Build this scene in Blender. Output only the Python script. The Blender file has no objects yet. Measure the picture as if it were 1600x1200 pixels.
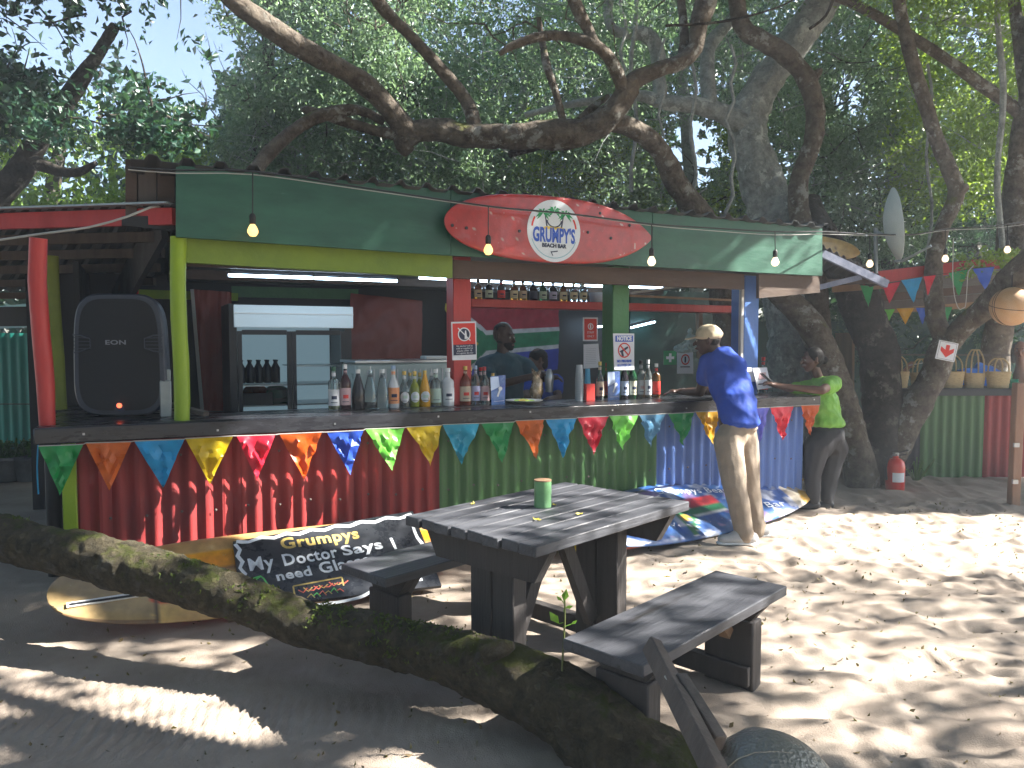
import bpy, bmesh, math, random
import numpy as np
from mathutils import Vector, Matrix, noise as mnoise

# ------------------------------------------------------------------ camera, sky, sun, exposure
scene = bpy.context.scene
C = scene.collection
CAM_Z = 1.57
FPX = 1200.0                      # focal length in pixels of a 1600 px wide picture
PITCH = math.atan(65.0 / FPX)     # tilt below the horizontal
cd = bpy.data.cameras.new('camera')
cam = bpy.data.objects.new('camera', cd)
C.objects.link(cam)
cam.location = (0, 0, CAM_Z)
cam.rotation_euler = (math.radians(90) - PITCH, 0, 0)
cd.sensor_width = 36.0
cd.lens = 36.0 * FPX / 1600.0
cd.clip_start = 0.05
cd.clip_end = 400
scene.camera = cam

SUN_EL = math.radians(39)
SUN_AZ = math.radians(2)          # measured from +X towards +Y
SD = Vector((math.cos(SUN_AZ) * math.cos(SUN_EL), math.sin(SUN_AZ) * math.cos(SUN_EL), math.sin(SUN_EL)))
world = bpy.data.worlds.new('World')
scene.world = world
world.use_nodes = True
wn = world.node_tree
for n in list(wn.nodes): wn.nodes.remove(n)
wo = wn.nodes.new('ShaderNodeOutputWorld'); wb = wn.nodes.new('ShaderNodeBackground')
sk = wn.nodes.new('ShaderNodeTexSky'); sk.sky_type = 'NISHITA'; sk.sun_disc = False
sk.sun_elevation = SUN_EL
sk.sun_rotation = math.radians(90) - SUN_AZ
sk.dust_density = 1.2; sk.ozone_density = 1.5
wn.links.new(sk.outputs[0], wb.inputs[0]); wb.inputs[1].default_value = 0.05
wn.links.new(wb.outputs[0], wo.inputs[0])
sl = bpy.data.lights.new('sun', 'SUN'); sl.energy = 5.0; sl.angle = math.radians(0.5); sl.color = (1.0, 0.95, 0.87)
sun = bpy.data.objects.new('sun', sl); C.objects.link(sun)
sun.rotation_euler = SD.to_track_quat('Z', 'Y').to_euler()
sun.location = SD * 30
scene.view_settings.view_transform = 'Standard'
scene.view_settings.look = 'None'
scene.view_settings.exposure = 2.6
scene.view_settings.gamma = 1.0
scene.view_settings.use_curve_mapping = False
scene.cycles.max_bounces = 7
scene.cycles.transparent_max_bounces = 8
scene.cycles.transmission_bounces = 5
scene.cycles.caustics_reflective = False
scene.cycles.caustics_refractive = False
scene.cycles.sample_clamp_indirect = 6

# ------------------------------------------------------------------ helpers
R = random.Random(7)
ca, sa = math.cos(PITCH), math.sin(PITCH)
def ray(px, py):
    cx = (px - 800) / FPX; cy = (600 - py) / FPX
    return Vector((cx, ca + cy * sa, -sa + cy * ca))
def P(px, py, Y):                 # point seen at photo pixel px, py at distance Y in front of the camera
    d = ray(px, py); return Vector((0, 0, CAM_Z)) + d * (Y / d.y)
def G(px, py, z=0.0):             # point seen at px, py on the level plane z
    d = ray(px, py); t = (z - CAM_Z) / d.z
    return Vector((0, 0, CAM_Z)) + d * t

def vnoise(x, y, seed=0):
    x = np.asarray(x, float); y = np.asarray(y, float)
    xi = np.floor(x).astype(np.int64); yi = np.floor(y).astype(np.int64)
    xf = x - xi; yf = y - yi
    u = xf * xf * (3 - 2 * xf); v = yf * yf * (3 - 2 * yf)
    def h(a, b):
        n = (a * 374761393 + b * 668265263 + seed * 1442695041) & 0xffffffff
        n = ((n ^ (n >> 13)) * 1274126177) & 0xffffffff
        n = n ^ (n >> 16)
        return (n & 0xffff) / 65535.0
    return (h(xi, yi) * (1 - u) + h(xi + 1, yi) * u) * (1 - v) + (h(xi, yi + 1) * (1 - u) + h(xi + 1, yi + 1) * u) * v

def wmat(o):
    m = o.matrix_basis.copy()
    while o.parent:
        o = o.parent; m = o.matrix_basis @ m
    return m

def tag(o, label=None, cat=None, group=None, kind=None):
    if label: o['label'] = label
    if cat: o['category'] = cat
    if group: o['group'] = group
    if kind: o['kind'] = kind
    return o

def thing(name, label, cat, loc=(0, 0, 0), rotz=0.0, group=None):
    o = bpy.data.objects.new(name, None); C.objects.link(o)
    o.empty_display_size = 0.1
    o.location = loc; o.rotation_euler = (0, 0, rotz)
    return tag(o, label, cat, group)

def basis(o):
    return Matrix.LocRotScale(o.location, o.rotation_euler, o.scale)

def wm(o):
    m = basis(o)
    while o.parent:
        o = o.parent; m = basis(o) @ m
    return m

class MB:
    """collects faces; build() links them as one mesh object"""
    def __init__(s): s.v = []; s.f = []; s.m = []; s.mi = 0
    def add(s, vs, fs, M=None):
        b = len(s.v)
        if M is not None: vs = [M @ Vector(p) for p in vs]
        s.v += [tuple(p) for p in vs]
        s.f += [tuple(i + b for i in f) for f in fs]; s.m += [s.mi] * len(fs)
        return s
    def box(s, c, d, M=None, rot=None, taper=None, bev=0.0):
        x, y, z = d[0] / 2, d[1] / 2, d[2] / 2
        if bev > 0:
            bm = bmesh.new(); bmesh.ops.create_cube(bm, size=1)
            for q in bm.verts: q.co = Vector((q.co.x * d[0], q.co.y * d[1], q.co.z * d[2]))
            bmesh.ops.bevel(bm, geom=bm.edges[:], offset=bev, segments=1, affect='EDGES')
            bm.verts.index_update()
            vs = [q.co.copy() for q in bm.verts]; fs = [tuple(q.index for q in f.verts) for f in bm.faces]; bm.free()
        else:
            vs = [Vector((a * x, b * y, e * z)) for e in (-1, 1) for b in (-1, 1) for a in (-1, 1)]
            fs = [(0, 2, 3, 1), (4, 5, 7, 6), (0, 1, 5, 4), (2, 6, 7, 3), (0, 4, 6, 2), (1, 3, 7, 5)]
        T = Matrix.Translation(Vector(c))
        if rot is not None: T = T @ rot
        if M is not None: T = M @ T
        return s.add([T @ q for q in vs], fs)
    def bar(s, a, b, w, h=None, up=(0, 0, 1), bev=0.0):
        a = Vector(a); b = Vector(b); h = h or w
        d = (b - a); L = d.length; d.normalize(); up = Vector(up)
        y = up.cross(d)
        if y.length < 1e-4: y = Vector((1, 0, 0)).cross(d)
        y.normalize(); z = d.cross(y)
        M = Matrix((d, y, z)).transposed().to_4x4(); M.translation = (a + b) / 2
        return s.box((0, 0, 0), (L, w, h), M=M, bev=bev)
    def slab(s, pts, thick):       # pts: planar polygon, thick: vector to the back side
        n = len(pts); t = Vector(thick)
        vs = [Vector(p) for p in pts] + [Vector(p) + t for p in pts]
        fs = [tuple(range(n)), tuple(range(2 * n - 1, n - 1, -1))] + [(i, n + i, n + (i + 1) % n, (i + 1) % n) for i in range(n)]
        return s.add(vs, fs)
    def lathe(s, prof, seg=16, M=None, a0=0.0, a1=2 * math.pi, cap=True):
        full = abs(a1 - a0 - 2 * math.pi) < 1e-6
        n = seg if full else seg + 1; vs = []; fs = []
        for r, z in prof:
            for k in range(n):
                a = a0 + (a1 - a0) * k / seg
                vs.append(Vector((r * math.cos(a), r * math.sin(a), z)))
        for i in range(len(prof) - 1):
            for k in range(seg):
                j = (k + 1) % n
                fs.append((i * n + k, i * n + j, (i + 1) * n + j, (i + 1) * n + k))
        if full and cap:
            if prof[0][0] > 1e-4: fs.append(tuple(range(n - 1, -1, -1)))
            if prof[-1][0] > 1e-4: fs.append(tuple((len(prof) - 1) * n + k for k in range(n)))
        return s.add(vs, fs, M)
    def tube(s, pts, rad, seg=8, rough=0.0, step=None, seed=0, cap=True, flat=1.0, fine=0.0):
        pts = [Vector(p) for p in pts]
        if not hasattr(rad, '__len__'): rad = [rad] * len(pts)
        if step:
            pts, rad = smooth_path(pts, rad, step)
        n = len(pts); vs = []; fs = []
        up = None
        for i, p in enumerate(pts):
            d = (pts[min(i + 1, n - 1)] - pts[max(i - 1, 0)])
            if d.length < 1e-9: d = Vector((0, 0, 1))
            d.normalize()
            if up is None:
                up = Vector((0, 0, 1)) if abs(d.z) < 0.9 else Vector((1, 0, 0))
            up = (up - d * up.dot(d))
            if up.length < 1e-5: up = d.orthogonal()
            up.normalize(); sd = d.cross(up)
            for k in range(seg):
                a = 2 * math.pi * k / seg
                o = up * math.cos(a) + sd * math.sin(a) * flat
                r = rad[i]
                if rough:
                    q = p + o * r
                    r *= 1 + rough * (mnoise.noise(q * 3.1 + Vector((seed, 0, 0))) * 1.3 + mnoise.noise(q * 11 + Vector((0, seed, 0))) * 0.7 + (fine * (.5 - abs(mnoise.noise(Vector((q.x * 17, q.y * 17, q.z * 17))) * 2) + .5 * mnoise.noise(q * 48)) if fine else 0))
                vs.append(p + o * r)
        for i in range(n - 1):
            for k in range(seg):
                j = (k + 1) % seg
                fs.append((i * seg + k, i * seg + j, (i + 1) * seg + j, (i + 1) * seg + k))
        if cap:
            fs.append(tuple(range(seg - 1, -1, -1))); fs.append(tuple((n - 1) * seg + k for k in range(seg)))
        return s.add(vs, fs)
    def grid(s, nx, ny, fn, loop=False):
        vs = [Vector(fn(i / nx, j / ny)) for j in range(ny + 1) for i in range(nx + 1)]
        fs = [(j * (nx + 1) + i, j * (nx + 1) + i + 1, (j + 1) * (nx + 1) + i + 1, (j + 1) * (nx + 1) + i) for j in range(ny) for i in range(nx)]
        return s.add(vs, fs)
    def build(s, name, mat, parent=None, smooth=True, world=False, loc=None, colors=None):
        me = bpy.data.meshes.new(name)
        vs = s.v
        if parent is not None and world:
            Mi = wm(parent).inverted(); vs = [tuple(Mi @ Vector(p)) for p in vs]
        o = bpy.data.objects.new(name, me)
        if parent is None and world:      # origin at the base of the thing
            a = np.array(vs); c = (a.min(0) + a.max(0)) / 2; c[2] = a[:, 2].min()
            if loc is not None: c = np.array(loc)
            vs = (a - c).tolist(); o.location = tuple(float(q) for q in c)
        me.from_pydata(vs, [], s.f)
        mats = mat if isinstance(mat, (list, tuple)) else [mat]
        for q in mats: me.materials.append(q)
        if len(mats) > 1: me.polygons.foreach_set('material_index', s.m)
        if smooth:
            me.polygons.foreach_set('use_smooth', [True] * len(me.polygons))
            try: me.set_sharp_from_angle(angle=math.radians(38))
            except Exception: pass
        if colors is not None:
            ca_ = me.color_attributes.new('paint', 'FLOAT_COLOR', 'POINT')
            ca_.data.foreach_set('color', np.asarray(colors, dtype=np.float32).ravel())
        me.update()
        C.objects.link(o)
        if parent is not None: o.parent = parent
        return o

def smooth_path(pts, rad, step):
    out = []; ro = []
    n = len(pts)
    for i in range(n - 1):
        p0 = pts[max(i - 1, 0)]; p1 = pts[i]; p2 = pts[i + 1]; p3 = pts[min(i + 2, n - 1)]
        k = max(1, int((p2 - p1).length / step))
        for j in range(k):
            t = j / k
            out.append(0.5 * ((2 * p1) + (p2 - p0) * t + (2 * p0 - 5 * p1 + 4 * p2 - p3) * t * t + (3 * p1 - p0 - 3 * p2 + p3) * t ** 3))
            ro.append(rad[i] * (1 - t) + rad[i + 1] * t)
    out.append(pts[-1]); ro.append(rad[-1])
    return out, ro

def share(o, parent, M=None):      # a copy of a mesh object with shared data under another parent
    c = o.copy(); C.objects.link(c); c.parent = parent
    if M is not None: c.matrix_basis = M
    return c

def copy_tree(root, loc, rotz=0.0, label=None):
    r = root.copy(); C.objects.link(r); r.location = loc; r.rotation_euler = (0, 0, rotz)
    if label: r['label'] = label
    for ch in list(root.children):
        c = ch.copy(); C.objects.link(c); c.parent = r
        for g in ch.children:
            d = g.copy(); C.objects.link(d); d.parent = c
    return r

# ------------------------------------------------------------------ materials
def mat(name, c, c2=None, scale=6.0, rough=0.6, bump=0.0, bscale=60.0, metal=0.0, trans=0.0, spec=0.5,
        wear=None, wscale=9.0, wamt=0.62, stretch=(1, 1, 1), emit=None, estr=0.0, coat=0.0, sss=0.0, transl=0.0, ior=1.45, alpha=1.0):
    m = bpy.data.materials.new(name); m.use_nodes = True
    nt = m.node_tree; b = nt.nodes['Principled BSDF']; L = nt.links.new
    def rgba(q): return (q[0], q[1], q[2], 1)
    b.inputs['Base Color'].default_value = rgba(c)
    b.inputs['Roughness'].default_value = rough
    b.inputs['Metallic'].default_value = metal
    b.inputs['Transmission Weight'].default_value = trans
    b.inputs['Specular IOR Level'].default_value = spec
    b.inputs['IOR'].default_value = ior
    b.inputs['Coat Weight'].default_value = coat
    b.inputs['Coat Roughness'].default_value = 0.15
    b.inputs['Subsurface Weight'].default_value = sss
    b.inputs['Subsurface Scale'].default_value = 0.02
    if emit is not None:
        b.inputs['Emission Color'].default_value = rgba(emit); b.inputs['Emission Strength'].default_value = estr
    tc = nt.nodes.new('ShaderNodeTexCoord'); mp = nt.nodes.new('ShaderNodeMapping')
    mp.inputs['Scale'].default_value = stretch
    L(tc.outputs['Object'], mp.inputs['Vector'])
    col = None
    if c2 is not None:
        nz = nt.nodes.new('ShaderNodeTexNoise'); nz.inputs['Scale'].default_value = scale; nz.inputs['Detail'].default_value = 6
        nz.inputs['Roughness'].default_value = 0.65
        L(mp.outputs[0], nz.inputs['Vector'])
        rp = nt.nodes.new('ShaderNodeValToRGB')
        rp.color_ramp.elements[0].position = 0.33; rp.color_ramp.elements[1].position = 0.68
        rp.color_ramp.elements[0].color = rgba(c); rp.color_ramp.elements[1].color = rgba(c2)
        L(nz.outputs[0], rp.inputs[0]); col = rp.outputs[0]
    if wear is not None:
        nw = nt.nodes.new('ShaderNodeTexNoise'); nw.inputs['Scale'].default_value = wscale; nw.inputs['Detail'].default_value = 9
        nw.inputs['Roughness'].default_value = 0.72
        L(mp.outputs[0], nw.inputs['Vector'])
        rw = nt.nodes.new('ShaderNodeValToRGB')
        rw.color_ramp.elements[0].position = wamt; rw.color_ramp.elements[1].position = min(0.99, wamt + 0.06)
        rw.color_ramp.elements[0].color = (0, 0, 0, 1); rw.color_ramp.elements[1].color = (1, 1, 1, 1)
        mx = nt.nodes.new('ShaderNodeMixRGB'); L(nw.outputs[0], rw.inputs[0]); L(rw.outputs[0], mx.inputs[0])
        if col is not None: L(col, mx.inputs[1])
        else: mx.inputs[1].default_value = rgba(c)
        mx.inputs[2].default_value = rgba(wear); col = mx.outputs[0]
    if col is not None: L(col, b.inputs['Base Color'])
    if rough < 0.95 and c2 is not None:
        nr = nt.nodes.new('ShaderNodeMapRange'); nr.inputs[1].default_value = 0.3; nr.inputs[2].default_value = 0.7
        nr.inputs[3].default_value = max(0.02, rough - 0.12); nr.inputs[4].default_value = min(1, rough + 0.12)
        L(nz.outputs[0], nr.inputs[0]); L(nr.outputs[0], b.inputs['Roughness'])
    if bump > 0:
        nb = nt.nodes.new('ShaderNodeTexNoise'); nb.inputs['Scale'].default_value = bscale; nb.inputs['Detail'].default_value = 5
        L(mp.outputs[0], nb.inputs['Vector'])
        bp = nt.nodes.new('ShaderNodeBump'); bp.inputs['Strength'].default_value = bump; bp.inputs['Distance'].default_value = 0.01
        L(nb.outputs[0], bp.inputs['Height']); L(bp.outputs[0], b.inputs['Normal'])
    if transl > 0:
        tr = nt.nodes.new('ShaderNodeBsdfTranslucent'); ms = nt.nodes.new('ShaderNodeMixShader')
        if col is not None: L(col, tr.inputs[0])
        else: tr.inputs[0].default_value = rgba(c)
        ms.inputs[0].default_value = transl
        L(b.outputs[0], ms.inputs[1]); L(tr.outputs[0], ms.inputs[2])
        L(ms.outputs[0], nt.nodes['Material Output'].inputs[0])
    return m

def paint_mat(name, rough=0.35, coat=0.3, bump=0.15, bscale=30, spec=0.5, speck=None, spa=0.68):
    m = bpy.data.materials.new(name); m.use_nodes = True
    nt = m.node_tree; b = nt.nodes['Principled BSDF']; L = nt.links.new
    at = nt.nodes.new('ShaderNodeAttribute'); at.attribute_name = 'paint'
    b.inputs['Roughness'].default_value = rough; b.inputs['Coat Weight'].default_value = coat
    tc = nt.nodes.new('ShaderNodeTexCoord')
    nz = nt.nodes.new('ShaderNodeTexNoise'); nz.inputs['Scale'].default_value = 14; nz.inputs['Detail'].default_value = 7
    L(tc.outputs['Object'], nz.inputs['Vector'])
    mr = nt.nodes.new('ShaderNodeMapRange'); mr.inputs[1].default_value = 0.3; mr.inputs[2].default_value = 0.7; mr.inputs[3].default_value = 0.72; mr.inputs[4].default_value = 1.08
    L(nz.outputs[0], mr.inputs[0])
    mx = nt.nodes.new('ShaderNodeMixRGB'); mx.blend_type = 'MULTIPLY'; mx.inputs[0].default_value = 1
    L(at.outputs['Color'], mx.inputs[1]); L(mr.outputs[0], mx.inputs[2]); col = mx.outputs[0]
    if speck:
        n2 = nt.nodes.new('ShaderNodeTexNoise'); n2.inputs['Scale'].default_value = 38; n2.inputs['Detail'].default_value = 4
        L(tc.outputs['Object'], n2.inputs['Vector'])
        r2 = nt.nodes.new('ShaderNodeValToRGB'); r2.color_ramp.elements[0].position = spa; r2.color_ramp.elements[1].position = spa + 0.03
        L(n2.outputs[0], r2.inputs[0])
        m2 = nt.nodes.new('ShaderNodeMixRGB'); L(r2.outputs[0], m2.inputs[0]); L(col, m2.inputs[1]); m2.inputs[2].default_value = (*speck, 1); col = m2.outputs[0]
    L(col, b.inputs['Base Color'])
    nb = nt.nodes.new('ShaderNodeTexNoise'); nb.inputs['Scale'].default_value = bscale
    L(tc.outputs['Object'], nb.inputs['Vector'])
    bp = nt.nodes.new('ShaderNodeBump'); bp.inputs['Strength'].default_value = bump; bp.inputs['Distance'].default_value = 0.01
    L(nb.outputs[0], bp.inputs['Height']); L(bp.outputs[0], b.inputs['Normal'])
    return m

def leaf_mat(name, cols, transl=0.35, rough=0.4, tcol=(0.25, 0.38, 0.04)):
    m = bpy.data.materials.new(name); m.use_nodes = True
    nt = m.node_tree; b = nt.nodes['Principled BSDF']; L = nt.links.new
    g = nt.nodes.new('ShaderNodeNewGeometry'); rp = nt.nodes.new('ShaderNodeValToRGB')
    while len(rp.color_ramp.elements) < len(cols): rp.color_ramp.elements.new(0.5)
    for i, c in enumerate(cols):
        rp.color_ramp.elements[i].position = i / (len(cols) - 1); rp.color_ramp.elements[i].color = (*c, 1)
    L(g.outputs['Random Per Island'], rp.inputs[0]); L(rp.outputs[0], b.inputs['Base Color'])
    b.inputs['Roughness'].default_value = rough
    tr = nt.nodes.new('ShaderNodeBsdfTranslucent'); mx = nt.nodes.new('ShaderNodeMixRGB'); mx.inputs[0].default_value = 0.5
    L(rp.outputs[0], mx.inputs[1]); mx.inputs[2].default_value = (*tcol, 1); L(mx.outputs[0], tr.inputs[0])
    ms = nt.nodes.new('ShaderNodeMixShader'); ms.inputs[0].default_value = transl
    L(b.outputs[0], ms.inputs[1]); L(tr.outputs[0], ms.inputs[2]); L(ms.outputs[0], nt.nodes['Material Output'].inputs[0])
    return m

def bark_mat(name, c, c2, moss=None, lich=None, scale=5, bump=0.8, mossamt=0.55):
    m = bpy.data.materials.new(name); m.use_nodes = True
    nt = m.node_tree; b = nt.nodes['Principled BSDF']; L = nt.links.new
    b.inputs['Roughness'].default_value = 0.85; b.inputs['Specular IOR Level'].default_value = 0.25
    tc = nt.nodes.new('ShaderNodeTexCoord')
    nz = nt.nodes.new('ShaderNodeTexNoise'); nz.inputs['Scale'].default_value = scale * 3; nz.inputs['Detail'].default_value = 10; nz.inputs['Roughness'].default_value = 0.75
    L(tc.outputs['Object'], nz.inputs['Vector'])
    rp = nt.nodes.new('ShaderNodeValToRGB'); rp.color_ramp.elements[0].position = 0.36; rp.color_ramp.elements[1].position = 0.66
    rp.color_ramp.elements[0].color = (*c, 1); rp.color_ramp.elements[1].color = (*c2, 1)
    L(nz.outputs[0], rp.inputs[0]); col = rp.outputs[0]
    if lich:
        n2 = nt.nodes.new('ShaderNodeTexNoise'); n2.inputs['Scale'].default_value = scale * 1.6; n2.inputs['Detail'].default_value = 8; n2.inputs['Roughness'].default_value = 0.7
        L(tc.outputs['Object'], n2.inputs['Vector'])
        r2 = nt.nodes.new('ShaderNodeValToRGB'); r2.color_ramp.elements[0].position = 0.56; r2.color_ramp.elements[1].position = 0.62
        L(n2.outputs[0], r2.inputs[0]); m2 = nt.nodes.new('ShaderNodeMixRGB'); L(r2.outputs[0], m2.inputs[0]); L(col, m2.inputs[1]); m2.inputs[2].default_value = (*lich, 1); col = m2.outputs[0]
    if moss:
        g = nt.nodes.new('ShaderNodeNewGeometry'); sx = nt.nodes.new('ShaderNodeSeparateXYZ'); L(g.outputs['Normal'], sx.inputs[0])
        n3 = nt.nodes.new('ShaderNodeTexNoise'); n3.inputs['Scale'].default_value = scale * 0.9; n3.inputs['Detail'].default_value = 8; n3.inputs['Roughness'].default_value = 0.7
        L(tc.outputs['Object'], n3.inputs['Vector'])
        ad = nt.nodes.new('ShaderNodeMath'); ad.operation = 'MULTIPLY_ADD'; L(sx.outputs[2], ad.inputs[0]); ad.inputs[1].default_value = 0.18; L(n3.outputs[0], ad.inputs[2])
        r3 = nt.nodes.new('ShaderNodeValToRGB'); r3.color_ramp.elements[0].position = mossamt; r3.color_ramp.elements[1].position = mossamt + 0.09
        L(ad.outputs[0], r3.inputs[0]); m3 = nt.nodes.new('ShaderNodeMixRGB'); L(r3.outputs[0], m3.inputs[0]); L(col, m3.inputs[1]); m3.inputs[2].default_value = (*moss, 1); col = m3.outputs[0]
    L(col, b.inputs['Base Color'])
    vo = nt.nodes.new('ShaderNodeTexVoronoi'); vo.inputs['Scale'].default_value = scale * 5; vo.feature = 'DISTANCE_TO_EDGE'
    dn = nt.nodes.new('ShaderNodeMixRGB'); dn.inputs[0].default_value = 0.12; L(tc.outputs['Object'], dn.inputs[1]); L(nz.outputs['Color'], dn.inputs[2]); L(dn.outputs[0], vo.inputs['Vector'])
    mm = nt.nodes.new('ShaderNodeMath'); mm.operation = 'MINIMUM'; L(vo.outputs['Distance'], mm.inputs[0]); mm.inputs[1].default_value = 0.25
    aa = nt.nodes.new('ShaderNodeMath'); aa.operation = 'MULTIPLY_ADD'; L(mm.outputs[0], aa.inputs[0]); aa.inputs[1].default_value = 2.0; L(nz.outputs[0], aa.inputs[2])
    bp = nt.nodes.new('ShaderNodeBump'); bp.inputs['Strength'].default_value = bump; bp.inputs['Distance'].default_value = 0.018
    L(aa.outputs[0], bp.inputs['Height']); L(bp.outputs[0], b.inputs['Normal'])
    return m

m_red = mat('red_painted_iron', (0.3, 0.026, 0.024), (0.18, 0.018, 0.02), 3, 0.55, 0.25, 25, stretch=(1, 1, 0.25), wear=(0.5, 0.14, 0.1), wamt=0.7, wscale=20)
m_grn = mat('green_painted_iron', (0.045, 0.12, 0.04), (0.07, 0.17, 0.05), 3, 0.5, 0.25, 25, stretch=(1, 1, 0.25), wear=(0.22, 0.26, 0.14), wamt=0.69, wscale=20)
m_blu = mat('blue_painted_iron', (0.07, 0.15, 0.42), (0.11, 0.2, 0.5), 3, 0.4, 0.2, 25, stretch=(1, 1, 0.25), wear=(0.3, 0.4, 0.6), wamt=0.69, wscale=20)
m_teal = mat('teal_painted_iron', (0.02, 0.22, 0.18), (0.03, 0.3, 0.24), 3, 0.5, 0.2, 25, stretch=(1, 1, 0.2))
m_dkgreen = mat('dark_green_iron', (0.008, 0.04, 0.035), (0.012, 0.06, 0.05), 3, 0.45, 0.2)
m_counter = mat('black_painted_wood', (0.012, 0.012, 0.016), (0.03, 0.032, 0.038), 9, 0.28, 0.35, 30, stretch=(0.3, 1, 1), wear=(0.3, 0.3, 0.32), wamt=0.735, wscale=22)
m_fascia = mat('green_painted_board', (0.016, 0.075, 0.048), (0.036, 0.135, 0.09), 4, 0.45, 0.3, 22, stretch=(0.35, 1, 1.2), wear=(0.2, 0.3, 0.24), wamt=0.7, wscale=16)
m_lime = mat('lime_painted_wood', (0.2, 0.32, 0.01), (0.27, 0.4, 0.015), 4, 0.5, 0.35, 30, stretch=(1, 1, 0.3), wear=(0.06, 0.1, 0.02), wamt=0.7)
m_limeboard = mat('lime_painted_beam', (0.14, 0.22, 0.02), (0.2, 0.29, 0.03), 4, 0.55, 0.2, 30, wear=(.08, .1, .04), wamt=.68, wscale=7)
m_olive = mat('olive_painted_post', (0.14, 0.18, 0.02), (0.2, 0.25, 0.03), 4, 0.6, 0.3, 30)
m_redwood = mat('red_painted_wood', (0.5, 0.04, 0.035), (0.36, 0.03, 0.03), 5, 0.5, 0.4, 30, stretch=(1, 1, 0.3), wear=(0.55, 0.25, 0.2), wamt=0.7)
m_bluewood = mat('blue_painted_wood', (0.05, 0.14, 0.42), (0.07, 0.18, 0.5), 5, 0.5, 0.3, 30, wear=(0.3, 0.35, 0.45), wamt=0.72)
m_greenwood = mat('green_painted_post', (0.04, 0.16, 0.05), (0.06, 0.2, 0.07), 5, 0.5, 0.3, 30)
m_brown = mat('dark_brown_wood', (0.05, 0.03, 0.022), (0.1, 0.065, 0.045), 6, 0.7, 0.5, 30, stretch=(0.2, 1, 1))
m_table = mat('charcoal_stained_wood', (0.042, 0.044, 0.052), (0.092, 0.096, 0.11), 5, 0.5, 0.5, 45, stretch=(0.12, 1.5, 1.5), wear=(0.028, 0.026, 0.026), wamt=0.6, wscale=7)
m_tableleg = mat('charcoal_stained_leg', (0.03, 0.027, 0.027), (0.07, 0.062, 0.06), 5, 0.65, 0.5, 45, stretch=(1.5, 1.5, 0.15))
m_wood = mat('bare_brown_wood', (0.2, 0.12, 0.07), (0.3, 0.19, 0.11), 6, 0.7, 0.4, 30, stretch=(1, 1, 0.2))
m_oldwood = mat('old_grey_wood', (0.06, 0.05, 0.045), (0.14, 0.115, 0.1), 7, 0.75, 0.6, 40, stretch=(1, 1, 0.2))
m_zinc = mat('weathered_roof_iron', (0.2, 0.24, 0.26), (0.34, 0.38, 0.4), 3, 0.4, 0.2, 20, metal=0.4)
m_roofdk = mat('dark_roof_iron', (0.05, 0.055, 0.06), (0.1, 0.1, 0.1), 3, 0.6, 0.2, 20)
m_black = mat('black_plastic', (0.015, 0.016, 0.02), rough=0.4)
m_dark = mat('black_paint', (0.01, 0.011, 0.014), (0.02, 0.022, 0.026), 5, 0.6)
m_white = mat('white_plastic', (0.75, 0.77, 0.78), rough=0.4)
m_paper = mat('white_paper', (0.72, 0.74, 0.8), rough=0.7)
m_ink = mat('dark_ink', (0.02, 0.03, 0.07), rough=0.7)
m_bluepr = mat('blue_print', (0.03, 0.1, 0.5), rough=0.6)
m_redpr = mat('red_print', (0.65, 0.04, 0.03), rough=0.6)
m_greenpr = mat('green_print', (0.02, 0.3, 0.1), rough=0.6)
m_whitepr = mat('white_print', (0.78, 0.8, 0.84), rough=0.6)
m_yellowpr = mat('yellow_print', (0.75, 0.55, 0.1), rough=0.6)
m_cord = mat('black_cord', (0.012, 0.012, 0.012), rough=0.5)
m_pale = mat('pale_cord', (0.4, 0.4, 0.38), rough=0.5)
m_steel = mat('steel', (0.4, 0.42, 0.45), rough=0.3, metal=0.9)
m_glass = mat('clear_glass', (0.85, 0.92, 0.9), rough=0.03, trans=1.0, ior=1.3)
m_tubelight = mat('lit_fluorescent_tube', (1, 1, 1), emit=(0.55, 0.78, 1.0), estr=5.0)
m_bulb = mat('lit_filament_bulb', (1, 0.7, 0.3), emit=(1.0, 0.55, 0.16), estr=.42)
m_bulbw = mat('lit_pale_bulb', (1, 0.8, 0.6), emit=(1.0, 0.72, 0.42), estr=.4)
m_skin = mat('brown_skin', (0.09, 0.042, 0.028), (0.12, 0.058, 0.038), 12, 0.5, sss=0.1)
m_skin2 = mat('dark_brown_skin', (0.045, 0.022, 0.016), (0.06, 0.03, 0.02), 12, 0.45)
m_skin3 = mat('tan_skin', (0.3, 0.15, 0.1), (0.38, 0.2, 0.13), 12, 0.5, sss=0.1)
m_hair = mat('black_hair', (0.006, 0.005, 0.005), (0.014, 0.011, 0.01), 60, 0.6, 0.6, 160, stretch=(1, 1, 0.3), spec=.2)
m_eye = mat('eye', (0.35, 0.33, 0.3), rough=0.2)
m_lip = mat('lips', (0.16, 0.05, 0.045), rough=0.4)
m_ropebrown = mat('woven_palm', (0.34, 0.25, 0.12), (0.5, 0.38, 0.2), 30, 0.7, 0.6, 90, stretch=(1, 1, 3))

# ------------------------------------------------------------------ bar frame of reference
BA = math.radians(26)
BO = Vector((-2.63, 4.55, 0))
BM = Matrix.Translation(BO) @ Matrix.Rotation(BA, 4, 'Z')
BI = BM.inverted()
BN = Vector((-math.sin(BA), math.cos(BA), 0))
def bw(px, py, yl):               # world point on the upright plane parallel to the bar, yl behind its panels
    d = ray(px, py); o = Vector((0, 0, CAM_Z))
    t = (yl - (o - BO).dot(BN)) / d.dot(BN)
    return o + d * t
def bl(px, py, yl): return BI @ bw(px, py, yl)
def bx(px, yl, py=600): return bl(px, py, yl).x
def bz(px, py, yl): return bl(px, py, yl).z

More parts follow.
